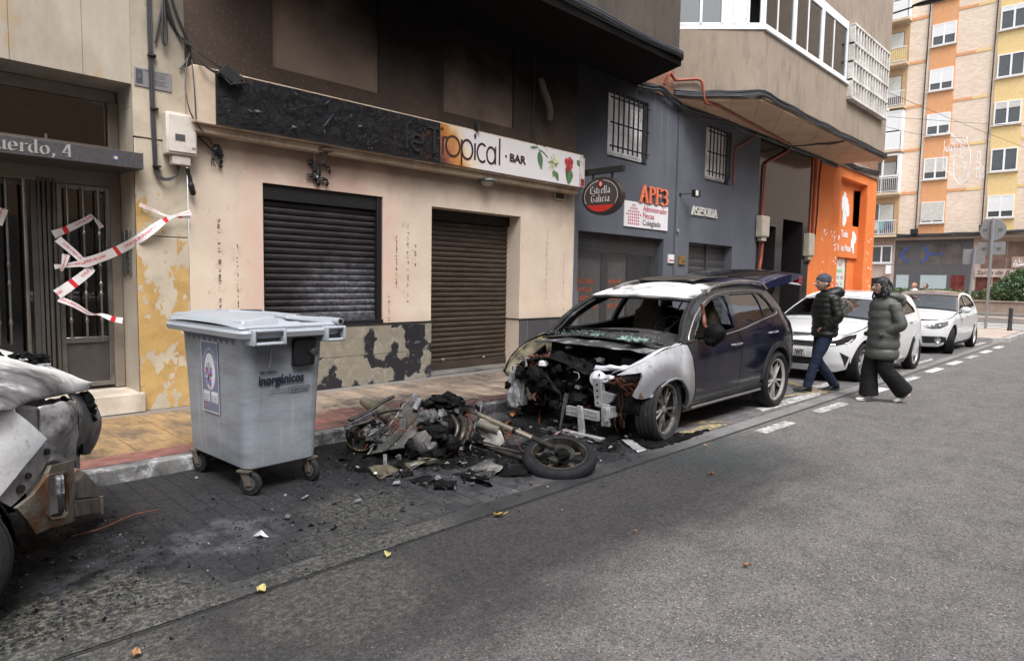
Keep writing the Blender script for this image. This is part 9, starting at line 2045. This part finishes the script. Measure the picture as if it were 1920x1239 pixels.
def person(label,loc,rz,h,kind):
    t=thing('person',label,'person',loc,rz);s_=h/1.75
    J=lambda x,y,z:Vector((x*s_,y*s_,z*s_))
    P=kind['pose'];hc=J(*P['head'])
    mb=MB();head_mesh(mb,hc,.235*s_)
    j={}
    def add(k,p_,r_):j[k]=(J(*p_),r_*s_)
    add('pelvis',(0,0,.95),.12);add('waist',(0,0,1.10),.11);add('chest',(.01,0,1.30),.13);add('neck0',(0.02,0,1.46),.06);add('neck',tuple(Vector(P['head'])+Vector((-.02,0,-.10))),.052)
    lk=[('pelvis','waist'),('waist','chest'),('chest','neck0'),('neck0','neck')]
    for n_,s2 in(('l',1),('r',-1)):
        sh,el,wr_=P['arm_'+n_];add('sh'+n_,sh,.055);add('el'+n_,el,.042);add('wr'+n_,wr_,.03);lk+=[('chest','sh'+n_),('sh'+n_,'el'+n_),('el'+n_,'wr'+n_)]
        d=(Vector(wr_)-Vector(el)).normalized();add('pa'+n_,tuple(Vector(wr_)+d*.06),.026);lk.append(('wr'+n_,'pa'+n_));sd2=d.cross(Vector((0,1,0))).normalized()
        for f in range(4):a=Vector(wr_)+d*.08+sd2*(f-1.5)*.02;add('f%s%d'%(n_,f),tuple(a),.009);add('g%s%d'%(n_,f),tuple(a+d*(.06,.07,.065,.05)[f]+Vector((0,-s2*.01,0))),.0075);lk+=[('pa'+n_,'f%s%d'%(n_,f)),('f%s%d'%(n_,f),'g%s%d'%(n_,f))]
        add('th'+n_,tuple(Vector(wr_)+d*.05+sd2*-.045),.010);add('ti'+n_,tuple(Vector(wr_)+d*.09+sd2*-.06),.008);lk+=[('wr'+n_,'th'+n_),('th'+n_,'ti'+n_)]
        hp,kn,an=P['leg_'+n_];add('hp'+n_,hp,.085);add('kn'+n_,kn,.055);add('an'+n_,an,.038);lk+=[('pelvis','hp'+n_),('hp'+n_,'kn'+n_),('kn'+n_,'an'+n_)]
    b_=bodyskin(t,j,lk,M_skin)
    hd=mb.build('head',M_skin,t,local=True,smooth=60)
    for s2 in(-1,1):
        mb=MB();mb.ball(hc+J(.083,s2*.032,.006),(.010*s_,.014*s_,.008*s_),10,6);mb.build('eye',mat('eye_dark',(.03,.02,.015),.2),hd,local=True)
    mb=MB();mb.ball(hc+J(.098,0,-.066),(.008*s_,.024*s_,.006*s_),10,6);mb.build('mouth',mat('lip',(.35,.12,.10),.5),hd,local=True)
    kind['wear'](t,J,s_,P,hc,hd);return t
def shoe(t,an,ang,m,sole,J,s_,heel=0.0,L=.27,pitch=0.0):
    a=J(*an);M_=Matrix.Translation(a)@Matrix.Rotation(ang,4,'Z')@Matrix.Rotation(pitch,4,'Y')
    def sh(mb,z0,z1,k,top):
        rings_=[]
        for u in[i/12 for i in range(13)]:
            x=lerp(-.075,L-.075,u)*s_;w_=(.030+.018*sin(pi*min(1,u*1.1))**.7+.006*(u>.5))*s_*k*(1 if 0<u<1 else .5);hgt=z1 if not top else lerp(.105,.045,min(1,max(0,(u-.28)/.45)))*(1 if u<.9 else .8)*s_
            rings_.append([Vector((x,w_*cos(q),z0+(hgt-z0)*(.5+.5*sin(q))**(.7 if top else 1)))for q in[2*pi*j/14 for j in range(14)]])
        loft(mb,rings_)
    mb=MB();sh(mb,.012*s_-an[2]*s_*0-.09*s_,0,1,True)if 0 else sh(mb,.02*s_,.1*s_,1,True);mb.xf(Matrix.Translation((0,0,-.085*s_)));mb.xf(M_);o=mb.build('shoe',m,t,local=True,smooth=50)
    mb=MB();sh(mb,-.0,.026*s_,1.08,False);mb.xf(Matrix.Translation((0,0,-.085*s_)));mb.xf(M_);mb.build('sole',sole,o,local=True,smooth=40)
def cloth(name,c,var=.15,rough=.8,bump=.25,sc_=9,spec=.3):
    g=G(name);p=g.obj();cc=g.ramp(g.noise(p,sc_,5),[(.3,tuple(x*(1-var)for x in c)),(.7,tuple(x*(1+var)for x in c))]);g.bump(g.ma('ADD',g.noise(p,22,5,.6),g.ma('MULTIPLY',g.noise(g.mapv(p,(1,1,3)),9,4),.8)),bump,.03);return g.end(cc,rough,spec=spec)
M_pk,M_wc,M_jn,M_bt_,M_bn=cloth('olive_black_nylon',(.010,.012,.010),.2,.42,.22,9,.4),cloth('grey_green_nylon',(.080,.085,.078),.12,.5,.22,9,.35),cloth('dark_denim',(.012,.019,.042),.35,.85,.4),cloth('black_wide_trousers',(.009,.009,.010),.2,.85,.4),cloth('grey_knit',(.06,.068,.088),.12,.95,.5,30)
def wear_man(t,J,s_,P,hc,hd):
    mb=MB();Q=lambda z,x=0,a=.15,b=.2:(x*s_,0,z*s_,a*s_,b*s_)
    ring(mb,[Q(.83,.01,.15,.19),Q(.86,.01,.168,.215),Q(1.0,.0,.165,.212),Q(1.2,.01,.175,.228),Q(1.36,.0,.165,.228),Q(1.45,-.005,.135,.19),Q(1.50,.0,.09,.11),Q(1.53,.015,.08,.09)],40,(.083*s_,.84*s_,.11));jk=mb.build('jacket',M_pk,t,local=True,smooth=60)
    for n_ in 'lr':
        sh,el,wr_=P['arm_'+n_];mb=MB();sleeve(mb,[J(*sh)+J(0,0,.02),J(*sh).lerp(J(*el),.5),J(*el),J(*el).lerp(J(*wr_),.5),J(*wr_)],[.076*s_,.076*s_,.07*s_,.063*s_,.054*s_],20,(.075*s_,.10));mb.build('sleeve',M_pk,jk,local=True,smooth=60)
    mb=MB();c_=J(-.10,0,1.49)
    mb.grid(lambda u,v:c_+Vector(((.085+.065*cos(2*pi*v))*cos(2*pi*u)*1.15*s_+.035*s_,(.085+.06*cos(2*pi*v))*sin(2*pi*u)*1.05*s_,.062*sin(2*pi*v)*s_+.03*cos(2*pi*u)*s_*-1+.01*mn.noise(Vector((u*9,v*6,1))))),36,14);mb.ball(c_+J(-.07,0,-.0),(.085*s_,.11*s_,.075*s_),18,12,jit=.12);mb.build('hood',M_pk,jk,local=True,smooth=60)
    for n_ in 'lr':
        hp,kn,an=P['leg_'+n_];mb=MB();sleeve(mb,[J(*hp)+J(0,0,.03),J(*hp).lerp(J(*kn),.5),J(*kn),J(*kn).lerp(J(*an),.6),J(*an)+J(0,0,-.005)],[.105*s_,.098*s_,.073*s_,.067*s_,.063*s_],20);mb.build('trouser_leg',M_jn,t,local=True,smooth=60)
        shoe(t,an,P['foot_'+n_][0],mat('shoe_black',(.012,.012,.013),.45),mat('sole_black',(.02,.02,.02),.7),J,s_,pitch=P['foot_'+n_][1])
    mb=MB();ring(mb,[(hc.x-.012*s_,0,hc.z+.018*s_,.098*s_,.088*s_),(hc.x-.014*s_,0,hc.z+.05*s_,.108*s_,.094*s_),(hc.x-.02*s_,0,hc.z+.09*s_,.100*s_,.086*s_),(hc.x-.025*s_,0,hc.z+.125*s_,.066*s_,.055*s_),(hc.x-.028*s_,0,hc.z+.145*s_,.012*s_,.012*s_)],36);mb.build('beanie',M_bn,hd,local=True,smooth=60)
    mb=MB();ring(mb,[(hc.x-.012*s_,0,hc.z+.012*s_,.101*s_,.090*s_),(hc.x-.012*s_,0,hc.z+.028*s_,.108*s_,.096*s_),(hc.x-.013*s_,0,hc.z+.045*s_,.110*s_,.097*s_),(hc.x-.014*s_,0,hc.z+.058*s_,.104*s_,.092*s_)],36);mb.build('beanie_cuff',M_bn,hd,local=True,smooth=60)
    mb=MB();mb.ball(hc+J(-.055,0,-.02),(.05*s_,.075*s_,.05*s_),14,10,jit=.2,fs=9);mb.build('hair',mat('hair_dark',(.018,.014,.012),.6),hd,local=True)
def wear_woman(t,J,s_,P,hc,hd):
    mb=MB();Q=lambda z,x=0,a=.15,b=.2:(x*s_,0,z*s_,a*s_,b*s_)
    ring(mb,[Q(.62,.0,.175,.205),Q(.65,.0,.192,.228),Q(.85,-.01,.19,.226),Q(1.08,.0,.178,.22),Q(1.28,.0,.172,.222),Q(1.42,-.005,.145,.205),Q(1.49,.0,.095,.12),Q(1.53,.02,.075,.085)],40,(.135*s_,.63*s_,.12));jk=mb.build('coat',M_wc,t,local=True,smooth=60)
    for n_ in 'lr':
        sh,el,wr_=P['arm_'+n_];mb=MB();sleeve(mb,[J(*sh)+J(0,0,.02),J(*sh).lerp(J(*el),.5),J(*el),J(*el).lerp(J(*wr_),.5),J(*wr_)],[.08*s_,.08*s_,.075*s_,.068*s_,.055*s_],20,(.13*s_,.13));mb.build('sleeve',M_wc,jk,local=True,smooth=60)
        mb=MB();w2=J(*wr_)+J(.05,(.04 if n_=='l' else-.04),-.03);mb.ball(w2,(.045*s_,.018*s_,.035*s_),10,8);mb.build('pocket',mat('pocket_black',(.012,.012,.013),.6),jk,local=True)
    mb=MB();c_=J(-.11,0,1.49);mb.grid(lambda u,v:c_+Vector(((.09+.065*cos(2*pi*v))*cos(2*pi*u)*1.2*s_+.03*s_,(.09+.06*cos(2*pi*v))*sin(2*pi*u)*1.1*s_,.062*sin(2*pi*v)*s_-.035*cos(2*pi*u)*s_*-1+.012*mn.noise(Vector((u*9,v*6,4))))),36,14);mb.ball(c_+J(-.09,0,-.05),(.09*s_,.12*s_,.11*s_),18,12,jit=.15);mb.build('hood',M_wc,jk,local=True,smooth=60)
    mb=MB();ring(mb,[Q(1.46,.03,.085,.095),Q(1.52,.035,.08,.085),Q(1.565,.03,.078,.08)],28);mb.build('scarf',M_bt_,t,local=True,smooth=60)
    for n_ in 'lr':
        hp,kn,an=P['leg_'+n_];mb=MB();sleeve(mb,[J(*hp)+J(0,0,.03),J(*hp).lerp(J(*kn),.5),J(*kn),J(*kn).lerp(J(*an),.5),J(*an)+J(-.01,0,.0)],[.115*s_,.11*s_,.10*s_,.115*s_,.128*s_],22);mb.build('trouser_leg',M_bt_,t,local=True,smooth=60)
        shoe(t,an,P['foot_'+n_][0],mat('shoe_white',(.62,.62,.61),.5),mat('sole_white',(.45,.44,.42),.6),J,s_,L=.255,pitch=P['foot_'+n_][1])
    rr=random.Random(3);mb=MB();hc2=hc+J(-.022,0,.018);mb.ball(hc2,(.108*s_,.102*s_,.118*s_),24,16,jit=.12,fs=6);mb.ball(hc+J(.006,0,.066),(.100*s_,.09*s_,.062*s_),20,12,jit=.2,fs=9)
    for k in range(150):
        a=rr.uniform(radians(62),radians(298));e=rr.uniform(-.2,1.1);st_=hc2+Vector((cos(a)*.095,sin(a)*.088,.03*e))*s_;L_=rr.uniform(.14,.26)*s_;P_=[]
        for i in range(8):w_=i/7;P_.append(st_+Vector((cos(a)*.035*w_+.012*sin(9*w_+k),sin(a)*.045*w_+.012*cos(8*w_+k*2),-L_*w_))+Vector((0,0,.01)))
        mb.tube(P_,[.012*s_]*4+[.010*s_,.009*s_,.006*s_,.003*s_],5)
    mb.build('hair',mat('hair_black',(.010,.009,.010),.55,var=.4,scale=30),hd,local=True)
    mb=MB()
    for s2 in(-1,1):c_=hc+J(.102,s2*.034,.004);mb.tube([c_+Vector((0,cos(q)*.021*s_,sin(q)*.017*s_))for q in[i*pi/8 for i in range(17)]],.002,5);mb.tube([c_+Vector((0,s2*.021*s_,0)),hc+J(-.0,s2*.076,.012)],.0018,5)
    mb.build('glasses',M_blk,hd,local=True)
man=dict(pose=dict(head=(.075,0,1.635),arm_l=((.0,.20,1.40),(-.05,.27,1.14),(.07,.17,1.0)),arm_r=((.0,-.20,1.40),(-.05,-.27,1.14),(.07,-.17,1.0)),leg_l=((.0,.09,.90),(.16,.09,.50),(.27,.08,.085)),leg_r=((.0,-.09,.90),(.04,-.10,.48),(-.24,-.10,.095)),foot_l=(0,-.12),foot_r=(0,.10)),wear=wear_man)
wom=dict(pose=dict(head=(.07,0,1.64),arm_l=((.0,.19,1.38),(-.06,.28,1.12),(.08,.13,.99)),arm_r=((.0,-.19,1.38),(-.06,-.28,1.12),(.08,-.13,.99)),leg_l=((.0,.09,.90),(-.01,.09,.48),(-.30,.08,.16)),leg_r=((.0,-.09,.90),(.10,-.10,.50),(.10,-.10,.085)),foot_l=(0,.45),foot_r=(0,0)),wear=wear_woman)
person('man in grey beanie, dark padded jacket and jeans walking past the white car',(9.88,3.38,.0),radians(136),1.68,man)
person('woman with long curly dark hair, glasses and long quilted coat walking on the road',(9.62,2.56,.0),radians(140),1.64,wom)
def wear_far(hairc,coatc,nm):
    def f(t,J,s_,P,hc,hd):
        mb=MB();Q=lambda z,x=0,a=.15,b=.2:(x*s_,0,z*s_,a*s_,b*s_)
        ring(mb,[Q(.8,0,.15,.19),Q(1.1,0,.15,.2),Q(1.35,0,.14,.21),Q(1.46,0,.1,.14),Q(1.5,0,.07,.08)],24);mb.build('coat',cloth(nm+'_coat',coatc),t,local=True)
        mb=MB();mb.ball(hc+J(-.025,0,.02),(.105*s_,.10*s_,.12*s_),16,12,jit=.15,fs=5);mb.build('hair',mat(nm+'_hair',hairc,.6,var=.3,scale=20),hd,local=True)
        for n_ in 'lr':
            sh,el,wr_=P['arm_'+n_];mb=MB();sleeve(mb,[J(*sh),J(*el),J(*wr_)],[.07*s_,.06*s_,.05*s_],12);mb.build('sleeve',MC.get('x')or cloth(nm+'_sleeve',coatc),t,local=True)
            hp,kn,an=P['leg_'+n_];mb=MB();sleeve(mb,[J(*hp),J(*kn),J(*an)],[.1*s_,.075*s_,.06*s_],12);mb.build('trouser_leg',M_jn,t,local=True);shoe(t,an,0,mat('shoe_black',(.012,.012,.013),.45),mat('sole_black',(.02,.02,.02),.7),J,s_)
    return f
st_p=dict(head=(.03,0,1.62),arm_l=((.0,.19,1.38),(-.02,.23,1.10),(.05,.22,.86)),arm_r=((.0,-.19,1.38),(-.02,-.23,1.10),(.05,-.22,.86)),leg_l=((.0,.09,.90),(.03,.09,.5),(.05,.09,.085)),leg_r=((.0,-.09,.90),(.0,-.09,.5),(-.1,-.09,.085)),foot_l=(0,0),foot_r=(0,0))
person('person with ginger hair and white top walking beyond the last white car',(33.0,7.65,.0),radians(150),1.68,dict(pose=st_p,wear=wear_far((.42,.16,.06),(.6,.6,.65),'ginger')))
person('person with dark brown hair walking just behind the ginger haired one',(33.4,7.3,.0),radians(150),1.66,dict(pose=st_p,wear=wear_far((.06,.03,.025),(.10,.08,.08),'brown')))
# repeats of one kind share a group
GR=dict(fallen_leaf='fallen leaves on the road and gutter',parked_car='white cars parked behind the burnt SUV',burnt_car='burnt out cars in the parking lane',meter_box='meter boxes on the facades',gas_pipe='red pipes on the facades',floodlight='floodlights on the facades',traffic_sign='backs of traffic signs by the crossing',laundry='laundry on the lowest balcony',person='people walking in the street',cable='loose cables on the facades',burnt_plate='scorched plates by the motorcycle',downpipe='downpipes on the brick block',wall_plate='plates on the facades',letter_sign='raised letter signs of the office',junction_box='junction boxes on the facades',crumpled_foil='crumpled foil pieces on the pavers',intercom_panel='steel panels on the door jamb')
for o_ in list(col.objects):
    if o_.parent is None and 'category' in o_ and 'group' not in o_:
        k_=o_.name.split('.')[0]
        if k_ in GR:o_['group']=GR[k_]
